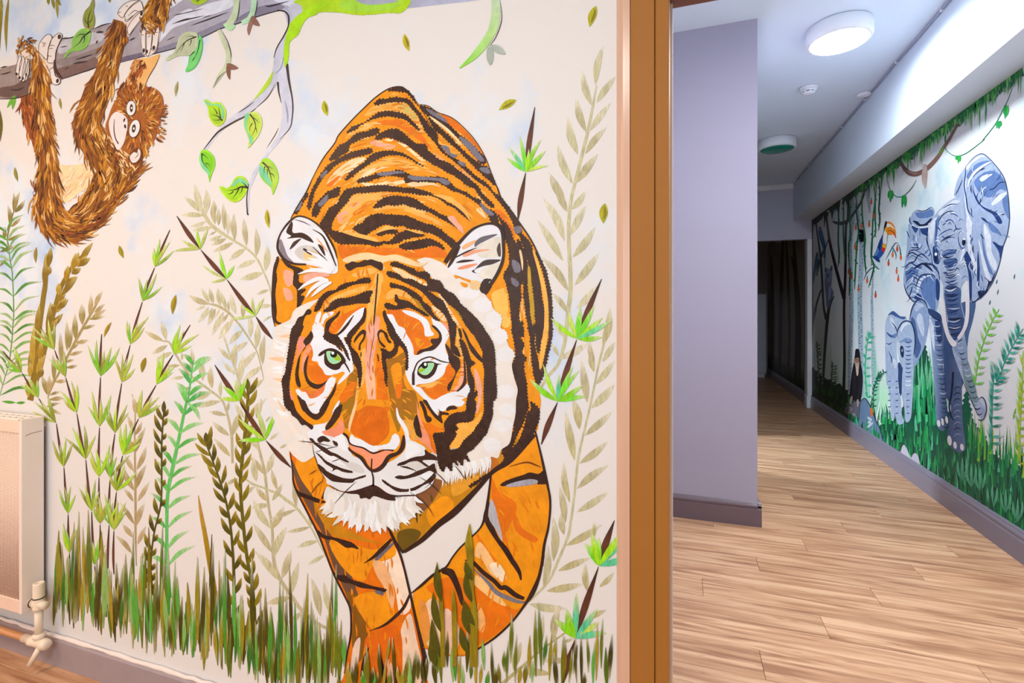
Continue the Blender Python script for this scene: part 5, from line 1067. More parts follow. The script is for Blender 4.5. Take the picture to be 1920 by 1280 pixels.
lvN = [0]
def big_leaf(label, outline, c, edge, veins, shade=None, cshade='7fd49a'):
    f = Fig('painted_leaf', label, 'painting', (sum(p[0] for p in outline) / len(outline), max(p[1] for p in outline)), group='leaves hanging from the painted branch')
    f.poly('blade', outline, edge, 9)
    cx, cy = sum(p[0] for p in outline) / len(outline), sum(p[1] for p in outline) / len(outline)
    f.poly('blade_centre', [(cx + (x - cx) * .84, cy + (y - cy) * .84) for x, y in outline], c, 10)
    if shade: f.poly('blade_shade', shade, cshade, 11)
    for d, w in veins: f.stroke('vein', d, w, '1e2410', 12, 'out', None, 'dark')
big_leaf('light green leaf with a teal edge hanging highest on the thin shoot', D('440,150 480,145 520,170 600,170 640,210 665,270 655,350 620,395 570,410 520,370 490,300 480,220'), 'a9d41e', 'c4e23a', [(D('630,355 580,310 520,295'), 3), (D('610,330 600,270 590,210'), 2.6), (D('580,290 560,250 530,215'), 2.4), (D('610,345 570,350 520,345'), 1.8)], D('450,150 520,185 600,190 640,240 645,320 620,340 620,240 560,200 490,200'))
big_leaf('pale lime leaf with forked dark veins below the fork of the shoots', D('900,275 960,265 1010,310 1025,390 1000,480 940,570 880,630 895,560 850,440 840,360 870,290'), 'c0d648', 'cfe06a', [(D('905,290 945,350 960,420 925,510'), 3), (D('930,320 970,350 990,380'), 1.8), (D('960,420 970,450 975,485'), 1.8), (D('930,380 905,420 905,470'), 1.8)], D('860,290 900,290 875,360 880,460 935,540 915,590 880,490 845,400'))
big_leaf('bright green leaf at the lower end of the left thin shoot', D('430,645 480,650 540,710 555,790 530,870 510,920 498,970 480,890 420,820 395,740 410,670'), '7fd01c', '9ade2c', [(D('425,680 430,760 495,845'), 2.6), (D('430,690 460,710 490,745'), 1.8), (D('460,780 490,790 508,822'), 1.8)], D('415,670 425,760 490,850 505,900 450,850 405,770'))
big_leaf('lime leaf pointing left beside the tip of the hanging shoot', D('597,1005 660,1030 710,1000 750,930 810,905 870,940 885,1010 850,1100 790,1160 720,1165 650,1110 610,1050'), 'a8d81c', 'bfe034', [(D('885,1025 820,1015 750,1045 665,1055'), 4), (D('880,1020 850,990 815,960'), 2.6), (D('800,1020 770,1080 730,1130'), 2.6), (D('740,1060 710,1085 680,1085'), 2.4), (D('830,1020 820,1060 795,1090'), 2)], D('720,1010 760,950 820,930 880,980 870,1010 800,970 760,1000'))
big_leaf('green leaf with a teal half hanging right of the shoot, closest to the tiger', D('1030,740 1080,730 1140,780 1180,860 1188,940 1160,1030 1130,1095 1115,1030 1040,960 998,890 1000,800'), 'b8d650', 'a6e02a', [(D('1030,770 1080,820 1110,900 1130,1000'), 3), (D('1080,815 1105,820 1135,840'), 1.8), (D('1110,880 1140,900 1150,935'), 1.8), (D('1055,810 1045,850 1050,890'), 1.8), (D('1075,840 1080,870 1075,905'), 1.8)], D('1005,800 1060,850 1100,930 1120,1010 1050,950 1000,880'))
big_leaf('olive brown leaf drooping over the branch, above the pale green leaf', A('945,0 950,60 940,110 955,200 940,280 900,300 850,275 830,200 850,120 900,60 925,0'), '8f9a34', 'a08c5c', [(A('890,280 890,180 930,70'), 2.4), (A('880,240 855,200 870,140'), 1.6), (A('900,230 925,190 930,140'), 1.6)])
big_leaf('mid green leaf lying across the branch between the two gripping feet', A('910,310 905,400 870,470 800,510 720,520 640,590 680,510 715,480 730,390 790,310 850,285'), '86b852', '8cc84a', [(A('910,315 840,370 800,430 730,485'), 3), (A('850,345 800,350 760,385'), 2), (A('850,370 850,410 830,440'), 2)])
big_leaf('dull sage leaf at the underside of the branch, left of the green one', C('380,350 330,320 260,325 200,370 170,460 130,540 65,580 80,610 190,560 300,555 370,490'), 'b9bd98', 'c4c8a0', [(C('370,370 260,420 160,540'), 2.4), (C('350,375 320,365 270,368'), 1.8), (C('320,400 310,440 290,470'), 1.8), (C('250,430 235,470 210,520'), 1.8)])
big_leaf('fresh green narrow leaf hanging beside the sage leaf under the branch', C('400,350 425,390 430,480 400,600 340,690 260,720 285,640 300,560 370,480 385,400'), '74d070', '5fc862', [(C('405,400 380,520 330,620'), 2), (C('350,520 315,550 300,570'), 2), (C('350,580 320,620'), 1.6)])
big_leaf('lime leaf cut off by the top edge of the picture on the branch', C('310,0 340,40 400,50 450,30 478,-5 400,-30 340,-20'), 'a6c428', 'b8d43a', [(C('370,15 410,0'), 2)])

og = Fig('painted_orangutan', 'brown painted baby orangutan hanging from the branch by its hands and feet', 'painting', (115, 450))
orr = random.Random(4)
PB = ['4e260c', '6b3410', '7c4010', '8e4c12', 'a05a14', 'b06a16', 'b8741a', 'c8821c', 'd8922a', 'ecb872']
PR = ['5a280e', '7a3810', '8e4212', 'a24c16', 'b45a1c', 'c8702c', 'dc9a58']
def limb_(name, line, wd, n, pal, base, lay, length=20, w=3.4, spread=.2, edge=True, back=False):
    o = og.stroke(name, line, [2 * x for x in wd], base, lay, 'flat', None, 'fur')
    og.part('fur', fur_strokes(line, [x * .95 for x in wd], n, pal, length, w, lay + 1, orr, spread, 0.28 if edge else 0, back), o, kind='stuff', mat='flat')
    return o
limb_('far_leg', S1('50,178 52,205 58,230 68,255 78,275'), [11, 12, 13, 12, 10], 90, PR, 'a24c16', 2)
belly = og.poly('belly', B('570,490 700,480 860,460 960,440 1010,480 1010,570 900,680 760,780 700,840 620,840 600,700'), 'f6d3a0', 2)
og.part('fur', fur_strokes(B('600,800 700,700 800,600 980,480'), [16, 26, 30, 18], 70, ['f9dcae', 'f4c482', 'f8e2c4', 'f2b88c'], 18, 3, 3, orr, .3), belly, kind='stuff', mat='flat')
arm = og.poly('arm', A('1500,575 1600,545 1570,630 1490,760 1440,880 1360,920 1210,920 1250,830 1310,700 1370,600'), 'f2b468', 4)
og.part('fur', fur_strokes(A('1420,600 1370,700 1310,820 1250,920'), [11, 10, 12, 14], 170, PR, 15, 3, 5, orr, .35), arm, kind='stuff', mat='flat')
og.stroke('contour', A('1600,545 1560,650 1480,790 1450,880'), 1.2, '6a4020', 6, 'both', arm)
limb_('leg', S1('74,96 76,130 78,170 81,205 85,245 89,280 91,315 90,350 92,380 104,405'), [10, 15, 17, 16, 16, 17, 19, 22, 24, 22], 330, PB, '8e4e14', 8, 30, 3.2, .13)
limb_('body', B('420,760 440,900 500,1010 620,1090 760,1080 900,960 1010,820 1100,680 1200,540 1290,420'), [16, 20, 25, 29, 31, 31, 30, 34, 36, 28], 620, PB, '94540f', 6, 30, 3.2, .18)
og.part('fur', [stroke([p, (p[0] + dx * .5, p[1] + dy * .5 + 1), (p[0] + dx, p[1] + dy)], orr.uniform(2, 3.6), orr.choice(['6b3310', '7a3a10', '54260c', 'a04a18']), 9, 'both', n=2) for p, dx, dy in
     [((60 + i * .9 + orr.uniform(-3, 3), 335 + i * 2.1), 5 + i * .25, 17 - i * .2) for i in range(40)] + [((90 + i * 2.1, 440 + orr.uniform(-8, 4) - (max(0, i - 25) ** 1.5) * .5), 18, 3 - i * .25) for i in range(44)] + [((180 + i * 1.9, 420 - i * 2.6 + orr.uniform(-6, 6)), -5, 16) for i in range(48)]], None, kind='stuff', mat='flat')
limb_('leg', S1('228,40 222,62 211,100 200,135 186,172 172,205 164,232 168,258 184,286 200,312'), [15, 17, 19, 20, 23, 25, 26, 25, 22, 20], 360, PB, '8e5012', 9, 30, 3.2, .14)
ex = lambda y: 170 - (y - 150) * .36 if y < 232 else 141 + (y - 232) * .5
og.part('fur', [stroke([(ex(150 + i * 2.9) + orr.uniform(-1, 4), 150 + i * 2.9), (ex(158 + i * 2.9) - 3, 158 + i * 2.9), (ex(167 + i * 2.9) - 4, 167 + i * 2.9)], 2.6, orr.choice(['7a3a10', 'a04a18', 'c06a30', '5e2a0e']), 11, 'both', n=2) for i in range(46)], None, kind='stuff', mat='flat')
# forearm whose fingers hang over the branch
limb_('forearm', A('1620,-120 1600,20 1560,140 1530,250'), [22, 21, 20, 18], 130, PB, 'a8641a', 9, 22, 3.6, .15)
og.poly('shoulder', B('1000,60 1090,200 1180,380 1290,490 1400,460 1310,600 1200,740 1080,800 1020,600 1000,300'), '94540f', 5, None, 'fur')
og.part('fur', fur_strokes(B('1080,760 1120,600 1130,440 1060,250'), [22, 24, 22, 14], 160, PB, 26, 3.2, 10, orr, .2), None, kind='stuff', mat='flat')
head = og.poly('head', A('1200,920 1300,910 1400,900 1480,870 1560,890 1620,950 1640,1040 1620,1140 1590,1260') + B('1590,60 1560,200 1490,310 1440,400 1380,480 1250,480 1180,380 1120,260 1060,110') + A('1090,1170 1130,1060 1170,990'), 'a85a1a', 12, None, 'fur')
hf = []
for i in range(420):
    an = orr.uniform(-math.pi, math.pi); r = orr.uniform(12, 50)
    x, y = 262 + r * math.cos(an) * .92, 225 + r * math.sin(an) * 1.25
    if x < 225 and y > 200: continue
    l = orr.uniform(8, 17); k = an + orr.uniform(-.5, .5)
    hf.append(stroke([(x, y), (x + math.cos(k) * l * .5, y + math.sin(k) * l * .5 + 1), (x + math.cos(k) * l * .85, y + math.sin(k) * l)], orr.uniform(2, 3.6), orr.choice(PB + PR), 13 + orr.randrange(2), 'both', n=2))
og.part('fur', hf, head, kind='stuff', mat='flat')
og.part('fur', fur_strokes(B('1080,150 1150,300 1230,420 1290,500'), [9, 9, 12, 16], 80, ['6b3310', '7a3c12', 'a85a18', 'f0c890'], 14, 3, 14, orr, .3), head, kind='stuff', mat='flat')
og.part('muzzle', [poly(S1('206,230 212,216 221,210 232,215 240,223 241,236 239,250 233,271 223,282 215,268 208,248'), 'ecdcd4', 20)], head, mat='flat')
og.stroke('mouth', B('1155,20 1150,120 1165,210 1195,268'), [.8, 1.8, 2, 2.4], '4a2416', 21, 'flat', head, 'dark')
for d in [(235, 225.5, 1.6, 4, 20), (236.5, 237.5, 2, 4, -10)]:
    og.part('nostril', ell(d[0], d[1], d[2], d[3], '3a1c14', 21, d[4]), head, mat='flat')
og.part('eye', [ell(247.5, 203.5, 9.4, 15, '4a2a16', 19, 4), ell(247.5, 203.5, 8.4, 13.8, 'ece4e0', 20, 4), ell(248.3, 203.4, 3, 7.6, '4a2416', 21), ell(248.8, 203.2, 1.4, 2, 'ffffff', 22)], head, mat='flat')
og.part('eye', [ell(254, 242, 10.6, 18, '5a3014', 19, 14), ell(254, 241.6, 9.2, 16.6, 'ece4e0', 20, 14), ell(252.8, 241.4, 3.6, 8, '4a2416', 21, 8), ell(253, 241.6, 1.5, 2.4, 'ffffff', 22)], head, mat='flat')
og.part('ear', [ell(257, 293, 11.5, 16.5, '6a3410', 19, 24), poly(B('1315,430 1310,390 1350,350 1380,360 1395,315 1415,350 1405,410 1370,450 1335,455'), 'ecdcd0', 20)], head, mat='flat')
og.stroke('ear_fold', B('1395,350 1385,385 1355,415'), 1.6, '8a6a5c', 21, 'both', head)
# hands and feet
def digits(name, base, items, lay, extra=()):
    o = og.poly(name, base, 'efd9cb', lay, None, 'flat')
    for d, nl in items:
        og.poly('digit', d, 'f1dfd4', lay + 1, o, 'flat')
        og.stroke('digit_line', d + [d[0]], 1.1, '4a3028', lay + 2, 'flat', o)
        if nl: og.part('nail', ell(nl[0], nl[1], nl[2], nl[3], '3a1c18', lay + 3, nl[4] if len(nl) > 4 else 0), o, mat='flat')
    for d in extra: og.stroke('crease', d, 1.3, '5a4038', lay + 3, 'both', o)
    return o
digits('foot', A('400,420 480,345 530,380 600,335 630,360 600,430 560,540 540,640 530,740 500,800 470,700 380,560 370,470'), [(A('390,520 400,440 450,370 490,345 525,370 515,420 490,500 480,600 430,560'), None), (A('490,480 520,400 580,340 610,335 628,365 600,430 565,520 550,620 480,620'), (112.5, 69.5, 3.2, 4.6, 10)), (A('500,700 540,680 560,760 605,790 605,830 570,850 525,825'), (109, 152, 2.6, 4.2, 15))], 10, [A('420,420 445,435 470,430'), A('430,450 470,445'), A('495,465 530,455 560,465'), A('495,490 540,485'), A('475,560 530,565'), A('430,470 460,460')])
og.stroke('contour', A('550,600 560,690 590,750 625,785'), [2, 4, 5, 2], '4a2818', 13, 'flat', None, 'dark')
digits('hand', A('200,540 250,500 300,540 300,640 280,780 240,810 200,790 165,740 170,640'), [(A('175,640 200,560 225,600 205,700 185,750 162,740'), (32.5, 139, 1.6, 2.8)), (A('205,640 235,560 260,640 245,740 220,805 195,790'), (38.5, 146, 1.8, 3)), (A('245,640 270,570 290,640 275,730 250,810 225,800'), (44, 147.5, 1.8, 3)), (A('275,640 295,590 300,660 292,750 270,770 260,740'), (51, 140, 1.5, 2.6))], 10)
og.part('fur', fur_strokes(A('200,560 220,470 280,430 330,480 320,620'), [5, 9, 12, 10, 8], 60, PB, 12, 3, 12, orr, .4), None, kind='stuff', mat='flat')
og.stroke('contour', A('175,600 190,500 240,425 300,415 345,460'), 1.8, '4a2818', 14, 'both', None, 'dark')
digits('foot', A('1180,130 1250,50 1330,10 1400,5 1430,60 1440,130 1420,200 1340,300 1280,370 1250,240 1180,190'), [(A('1180,140 1210,80 1280,25 1360,5 1400,10 1330,60 1280,110 1230,180'), None), (A('1250,150 1300,80 1370,20 1410,15 1432,60 1435,110 1390,120 1330,170 1270,220'), None), (A('1280,280 1330,200 1400,130 1430,110 1448,140 1420,190 1350,280 1300,350 1285,330'), (266.5, 26, 2.6, 4.4, 12))], 10, [A('1180,135 1220,120'), A('1260,60 1290,70'), A('1280,170 1350,110 1395,120'), A('1245,215 1300,190 1340,150')])
digits('hand', A('1420,260 1600,250 1610,330 1590,420 1570,500 1500,560 1440,550 1415,460'), [(A('1425,290 1460,280 1470,400 1465,520 1450,550 1425,490 1415,380'), (271, 95, 2.2, 4)), (A('1465,290 1520,280 1530,400 1500,540 1470,555 1460,420'), (276.5, 97, 2.2, 3.6)), (A('1530,280 1600,270 1590,380 1575,480 1540,510 1518,480 1525,380'), (289.5, 90, 2.8, 4, 10))], 10, [A('1420,350 1450,355'), A('1480,370 1510,368'), A('1540,330 1590,325')])
og.part('fur', fur_strokes(A('1480,150 1500,230 1540,260'), [16, 20, 16], 50, PB, 13, 3, 14, orr, .3), None, kind='stuff', mat='flat')
# ================================================================= painted plants
G1 = P(0, 360, .15625); G2 = P(0, 550, .15625); G3 = P(260, 360, .15625); G4 = P(260, 550, .15625); G5 = P(80, 740, .15625); G6 = P(80, 920, .15625); G7 = P(80, 1080, .15625)
H1 = P(340, 740, .15625); H2 = P(340, 920, .15625); H3 = P(340, 1080, .15625)
K1 = P(930, 60, .25); K2 = P(930, 360, .25); K3 = P(930, 660, .25); K4 = P(930, 960, .25); K5 = P(760, 1120, .125)
pr = random.Random(31)
TAN, TAN2, TAN3 = 'c9bd92', 'bfb086', 'd3c6a0'
def pairs(f, txt):
    """'x,y>x,y x,y>x,y' -> [(base, tip)]"""
    out = []
    for t in txt.split():
        a, b = t.split('>'); out.append((f(a)[0], f(b)[0]))
    return out
def sprig(label, stem, sw, leaves, cols, w=10.0, lay=1, name='painted_sprig', group='olive sprigs painted among the plants'):
    f = Fig(name, label, 'painting', (stem[-1][0], min(1285, max(p[1] for p in stem))), group=group)
    f.stroke('stem', stem, sw, cols[0], lay, 'flat', None, 'dry')
    for b, t in leaves:
        l = math.hypot(t[0] - b[0], t[1] - b[1]); ww = min(w, l * 0.23) * pr.uniform(.85, 1.15)
        c = pr.choice(cols)
        f.leaf(b, t, ww, (c, c, 'e0d3b8'), lay + 1, pr.uniform(-.06, .06), mat='dry')
    return f
sprig('pale olive sprig reaching up left of the tiger ear', G3('690,-20 740,160 800,290 900,420 1140,580 1300,680 1420,800 1500,960 1570,1130 1600,1280'), [2.5, 5, 7, 7, 5, 4, 4, 3.5, 3, 2.5],
      pairs(G3, '740,240>540,55 815,260>815,0 790,280>510,275 810,350>615,415 890,420>640,465 930,470>840,515 1000,520>830,580 1050,555>870,635 1135,605>890,715 1280,680>1085,820 1405,815>1170,915 1490,965>1210,1050 920,390>900,95 960,400>955,190 1030,460>1010,130 1070,510>1065,260 1155,580>1140,255 1295,650>1260,310 1410,770>1405,430 1520,950>1545,630 1565,1170>1410,1230') + pairs(D, '420,1250>345,985 400,1260>235,1108 465,1270>462,1040 545,1290>540,1150'), [TAN, TAN2, TAN3])
sprig('drooping tan sprig arching left of the tiger cheek', G4('820,120 950,150 1080,230 1180,340 1250,430 1350,580 1420,700 1470,880 1500,1030'), [2, 5, 5, 4, 4, 3, 2.5, 2, 1.5],
      pairs(G4, '850,130>600,20 850,110>750,-70 800,150>690,200 840,160>710,355 890,170>810,270 920,180>830,380 970,190>915,285 1020,220>870,510 1075,240>990,360 1135,310>960,550 900,120>850,-70 980,150>950,-70 1050,190>970,-40 1085,210>1075,80 1170,250>1110,0 1250,300>1240,90 1245,440>1080,610 1310,580>1110,730 1415,690>1130,980 1480,870>1240,1060 1500,1030>1260,1190 1340,530>1330,250 1410,660>1430,350 1490,850>1515,490 1600,140>1410,160 1600,270>1490,340'), [TAN2, TAN, TAN3])
sprig('tall tan sprig with drooping side leaves between the bamboo and the tiger', G4('290,570 370,590 450,740 600,960 760,1090 980,1260') + H1('540,190 600,450 610,640 615,820'), [3, 4, 4, 4, 4, 4, 4.5, 5, 5, 4],
      pairs(G4, '300,570>70,450 330,560>265,330 345,620>160,725 400,700>210,790 500,860>330,870 550,1000>390,1020 640,1130>470,1150 870,1190>640,1270 630,900>635,660 770,1050>750,770 880,1140>865,870 985,1240>990,1040 520,800>510,700') + pairs(H1, '470,75>180,155 540,245>320,200 580,490>370,320 590,740>390,520 555,200>570,60 620,480>700,200 640,700>660,600'), [TAN2, TAN, 'c4b07e'])
sprig('tan sprig rising beside the dark twig below the tiger cheek', G4('1020,500 1100,750 1170,930 1220,1090 1280,1270'), [1.5, 4, 4, 4, 3], pairs(G4, '1050,600>1020,490 1100,800>955,640 1160,960>1005,810 1160,870>1165,590 1220,1050>1255,740 1300,1200>1340,1030') + pairs(H1, '760,280>640,90 830,190>1020,40 900,280>960,40 1010,330>1080,250 1060,540>1170,450'), [TAN, TAN3])
sprig('long tan sprig winding down to the grass beside the tiger leg', H1('900,480 930,640 1000,930 1040,1280') + H2('1090,450 1105,790 1170,1030 1330,1270') + H3('1440,400 1660,580 1900,680'), [4, 5, 5, 5, 5, 6, 7, 7, 7, 6, 5],
      pairs(H1, '930,660>820,540 990,950>810,730 900,1040>870,740 1020,940>1100,690 1150,1140>1080,890 1040,1280>890,1100 1090,1270>1215,1060 1180,640>1270,580') + pairs(H2, '1070,450>860,100 1100,450>1235,180 1090,740>855,380 1110,790>1265,430 1165,1070>885,725 1210,1050>1315,700 1320,1230>1410,850 1060,170>830,205') + pairs(H3, '1310,250>1010,330 1450,420>1260,570 1680,590>1540,740 1670,480>1560,20 1800,470>1710,60 1800,680>1660,920 1690,1030>1640,740'), [TAN2, TAN, 'c4b07e'], w=12)
sprig('thin olive sprig curving along the outer edge of the tiger leg', H1('760,1000 860,1070 1000,1120 1180,1200') + H2('1260,110 1390,210 1550,430 1640,600 1735,790'), [2, 4, 4, 5, 6, 5, 3.5, 3, 2], pairs(H2, '1385,190>1340,-60 1380,220>1050,350 1550,430>1250,495 1640,600>1380,680 1720,770>1510,890 1560,420>1540,270') + pairs(H1, '1390,1270>1330,980 680,1000>530,1090 880,1100>690,1210'), [TAN, TAN2], w=8)
sprig('slim tan sprig with paired leaves among the bamboo above the grass', G5('1075,-10 1110,200 1105,460 1110,900 1115,1280') + G6('1115,500 1125,900'), [1.5, 2.5, 3, 4, 4.5, 4, 2],
      pairs(G5, '1115,240>1080,20 1115,480>1190,320 1075,430>1010,240 1120,690>1235,385 1080,670>1020,500 1130,900>1245,610 1095,920>985,720 1120,1130>1245,830 1100,1150>950,850 1140,1280>1280,1040 1090,1280>970,1120') + pairs(G6, '1100,400>930,135 1130,410>1225,140 1085,560>950,390 1140,640>1240,420 1070,750>870,530 1180,860>1230,720 1220,1250>1170,930'), ['b59a6c', 'c0a678', 'a8905c'], w=9)
sprig('tan sprig with many upright leaves beside the tall ochre stalks', G2('570,1260 640,1090 720,930 860,660 980,440 1130,180 1190,60'), [2, 3, 4, 5, 5, 4, 2],
      pairs(G2, '1140,160>1230,-30 1070,260>1090,10 990,380>980,120 1000,350>1005,150 910,560>900,240 830,660>865,400 805,690>800,330 735,840>722,470 650,1060>635,720 1130,230>1260,120 1100,290>1275,190 1070,310>1265,275 990,430>1150,375 905,590>1070,552 850,670>955,590 825,740>1000,690 785,830>895,795 790,890>940,858 660,1060>820,1050 570,1220>500,970 580,1210>595,980 600,1220>730,1180 600,1270>790,1265 620,1130>640,1010') + pairs(P(0, 740, .125), '740,70>960,60 700,180>910,120 740,190>930,290'), ['a8915a', 'b89c66', '9c8a4c'], w=9)
sprig('brown olive sprig hanging in from the left edge above the fern', G1('100,650 90,560 110,430 150,280 175,210'), [2, 2.5, 3, 2.5, 1.5], pairs(G1, '165,240>165,0 175,240>240,-10 180,245>300,90 125,420>95,150 130,420>255,300 90,580>270,490 0,720>200,640 0,890>110,790 60,580>40,420'), ['8c7a3c', '9c8648', '7c7030'], w=7)
sprig('tall pale sprig climbing beside the brown door frame', K1('755,400 690,740 600,1100') + K2('560,80 545,300 560,700 540,900 520,1100 470,1280') + K3('400,170 320,290'), [3, 6, 6, 6, 7, 8, 8, 7, 6, 6, 5],
      pairs(K1, '745,400>805,100 720,555>645,285 755,530>900,330 675,750>600,490 705,740>860,530 615,920>540,635 670,915>830,715 575,1140>460,835 605,1130>765,915 520,1280>395,1050') + pairs(K2, '535,150>440,-10 570,130>672,-8 515,370>350,40 560,320>675,100 505,520>310,205 575,490>745,260 545,745>340,485 590,700>775,450 535,905>420,755 605,870>760,700 510,1090>430,970 470,1230>410,1130 480,1250>690,1130'), [TAN, TAN2, TAN3], w=13)
sprig('long pale sprig running down right of the tiger to its paw', K2('855,870 810,1130 770,1290') + K3('740,240 700,430 620,780 590,1050 560,1280') + K4('540,180 480,330 390,520 250,670'), [2, 4, 4, 4, 4, 4.5, 4.5, 4.5, 5, 5, 5, 3],
      pairs(K2, '800,1150>855,865 805,1270>895,1120 740,1290>700,1110') + pairs(K3, '795,70>870,-10 750,240>890,60 715,420>890,240 665,625>870,445 625,835>840,665 605,1025>845,845 605,1200>850,1040 735,150>700,-10 685,380>640,60 625,580>575,340 590,815>520,440 555,1130>510,820 520,1280>475,1000') + pairs(K4, '525,250>795,90 465,440>710,340 380,590>660,535 250,685>530,720 510,170>490,0 430,370>430,30 355,555>390,240'), [TAN, TAN2, 'c2b280'], w=13)
sprig('low olive sprig leaning over the grass under the tiger paw', K4('530,895 330,1040 170,1180 40,1290'), [3, 4, 6, 7], pairs(K4, '430,970>480,690 300,1060>355,765 130,1180>190,970 530,1110>350,1112 410,1212>170,1200 690,600>672,380 690,800>830,730 775,560>885,445 500,975>590,945 740,180>735,70 840,330>892,240'), ['b8ab74', TAN2, 'c2b280'], w=13)

# ---- ferns
def fern(label, stem, n, llen, rlen, w, cols, sw, ang=38, curve=.18, t0=.03, t1=.97, scol=None, lay=2):
    f = Fig('painted_fern', label, 'painting', (stem[0][0], min(1285, stem[0][1])), group='green ferns painted at the left of the wall')
    q = cr_open(stem, 10); N = len(q) - 1
    f.stroke('stem', stem, sw, scol or cols[0], lay, 'flat' if isinstance(sw, list) else 'out', None, 'dry')
    for i in range(n):
        t = t0 + (t1 - t0) * i / (n - 1); k = min(N - 1, int(t * N)); a, b = q[k], q[k + 1]
        d = math.atan2(b[1] - a[1], b[0] - a[0])
        for s, L in ((-1, llen(t)), (1, rlen(t))):
            if L <= 0: continue
            an = d + s * math.radians(ang + pr.uniform(-7, 7)); L *= pr.uniform(.85, 1.12)
            c = pr.choice(cols)
            f.leaf(a, (a[0] + L * math.cos(an), a[1] + L * math.sin(an)), w * pr.uniform(.8, 1.15), (c, c, 'd2d6b0'), lay + 1, -s * curve, mat='dry')
    return f
fern('fresh green fern frond standing right of the bamboo', G6('1540,1280 1500,900 1490,500 1500,50') + G5('1560,880 1640,500 1720,120') + G4('590,1280 630,1000 660,800'), 16, lambda t: 46 - 14 * t, lambda t: 66 - 26 * t, 7.5, ['6cc058', '58b048', '86c870', '4ca850'], [4, 5.5, 6, 6.5, 7, 6, 5, 4, 3, 1.5], 52, .10, .12, scol='62bc5c')
fern('thin green fern arching up at the left edge of the wall', G2('-10,1250 60,1010 110,830 140,600 155,400 165,200') + G1('150,1000 120,800 100,620 60,420'), 19, lambda t: 44 - 14 * t, lambda t: 74 - 30 * t, 4.4, ['5c9c3c', '78a850', '4c8c30', '9ab870'], [1, 1.5, 2, 2, 2, 2, 2, 2, 1.5, 1], 62, .16, .02)
def tuft(label, items, cols, w=5.5, base=None):
    f = Fig('painted_palm_leaf', label, 'painting', base or items[0][0], group=None)
    for b, t in items:
        c = pr.choice(cols); f.leaf(b, t, w, (c, c), 3, pr.uniform(-.05, .05), 'blade', mat='dry')
    return f
tuft('olive palm blades hanging down at the top left corner', pairs(A, '20,-40>0,420 90,-40>65,525 10,200>-5,560 0,0>20,120'), ['9a8420', '8a7018', 'a89a3c'], 6)
tuft('small olive palm tips dipping below the top edge above the orangutan', pairs(A, '490,-30>487,50 520,-30>545,95 565,-40>578,185 560,-30>612,62 1100,-30>1098,28'), ['8c8020', '6c7018', 'a09030'], 5.5)
tuft('two bright green blades under the left end of the branch', pairs(A, '150,950>70,1080 155,955>125,1100'), ['6cae30', '86c040'], 6.5)
tuft('dark olive blade at the left edge below the branch', pairs(A, '-5,1080>5,1420'), ['6a5a14'], 6)
tuft('single green blade lying above the radiator', pairs(P(0, 740, .125), '380,110>240,120 240,115>25,95'), ['5aa02c'], 5)

# ---- seed-head stalks
def wheat(label, stem, sw, n, ll, rl, w, cols, ang=24, t0=.04, t1=.97, lay=4, alt=True):
    f = Fig('painted_stalk', label, 'painting', (stem[0][0], min(1285, stem[0][1])), group='seed-head stalks painted in the grass')
    f.stroke('stem', stem, sw, cols[0], lay, 'flat', None, 'dry')
    q = cr_open(stem, 10); N = len(q) - 1
    for i in range(n):
        for s, L in ((-1, ll), (1, rl)):
            t = min(1, t0 + (t1 - t0) * (i + (0.5 if s > 0 and alt else 0)) / n); k = min(N - 1, int(t * N)); a, b = q[k], q[k + 1]
            an = math.atan2(b[1] - a[1], b[0] - a[0]) + s * math.radians(ang + pr.uniform(-6, 6)); l = L * pr.uniform(.85, 1.15)
            c = pr.choice(cols)
            f.leaf(a, (a[0] + l * math.cos(an), a[1] + l * math.sin(an)), w * pr.uniform(.85, 1.1), (c, c, 'b8962c'), lay + 1, s * .05, mat='dry')
    f.leaf(q[-3], (q[-1][0] + (q[-1][0] - q[-4][0]) * 1.2, q[-1][1] + (q[-1][1] - q[-4][1]) * 1.2 - 14), w, cols[0], lay + 1, 0, mat='dry')
    return f
OV = ['77660e', '6a5c10', '8c7614', '5c5010']
wheat('dark olive seed stalk reaching highest left of the tiger leg', H3('890,900 885,400 850,100') + H2('790,800 740,350') + H1('710,1100 730,800 770,450 800,80') + G4('1310,1150'), [3, 4, 5, 6, 6, 6, 6, 7, 6, 3], 15, 35, 35, 8.5, ['665a0c', '7c6a0c', '585008', '8c760e'])
wheat('dark olive seed stalk leaning left beside the taller olive one', H3('580,1000 605,750 630,400') + H2('630,950 600,500 550,180') + H1('480,1080 400,850 320,640 300,560'), [7, 9, 6, 5, 4, 4, 3, 3, 2], 14, 36, 35, 8.5, ['584e0a', '6e600c', '4c440a', '84700e'])
wheat('dark olive stalk with short round right-hand leaves beside the green fern', G7('1330,230 1310,60') + G6('1300,850 1340,500 1420,150') + G5('1430,900 1430,600 1445,330 1455,200'), [3, 3, 3, 3, 3, 3, 3, 3, 2], 13, 34, 17, 7.5, ['524a0c', '64580e', '463e0a'], 26, .02)
def ochre(label, stem, sw, leaves):
    f = Fig('painted_stalk', label, 'painting', (stem[0][0], stem[0][1]), group='tall ochre stalks at the left of the wall')
    f.stroke('stem', stem, sw, '8c6e14', 4, 'flat', None, 'dry')
    for b, t in leaves:
        c = pr.choice(['a87e18', '94741a', 'b8902a', '86680f']); f.leaf(b, t, 10, (c, c, 'c8ae60'), 5, pr.uniform(-.04, .04), mat='dry')
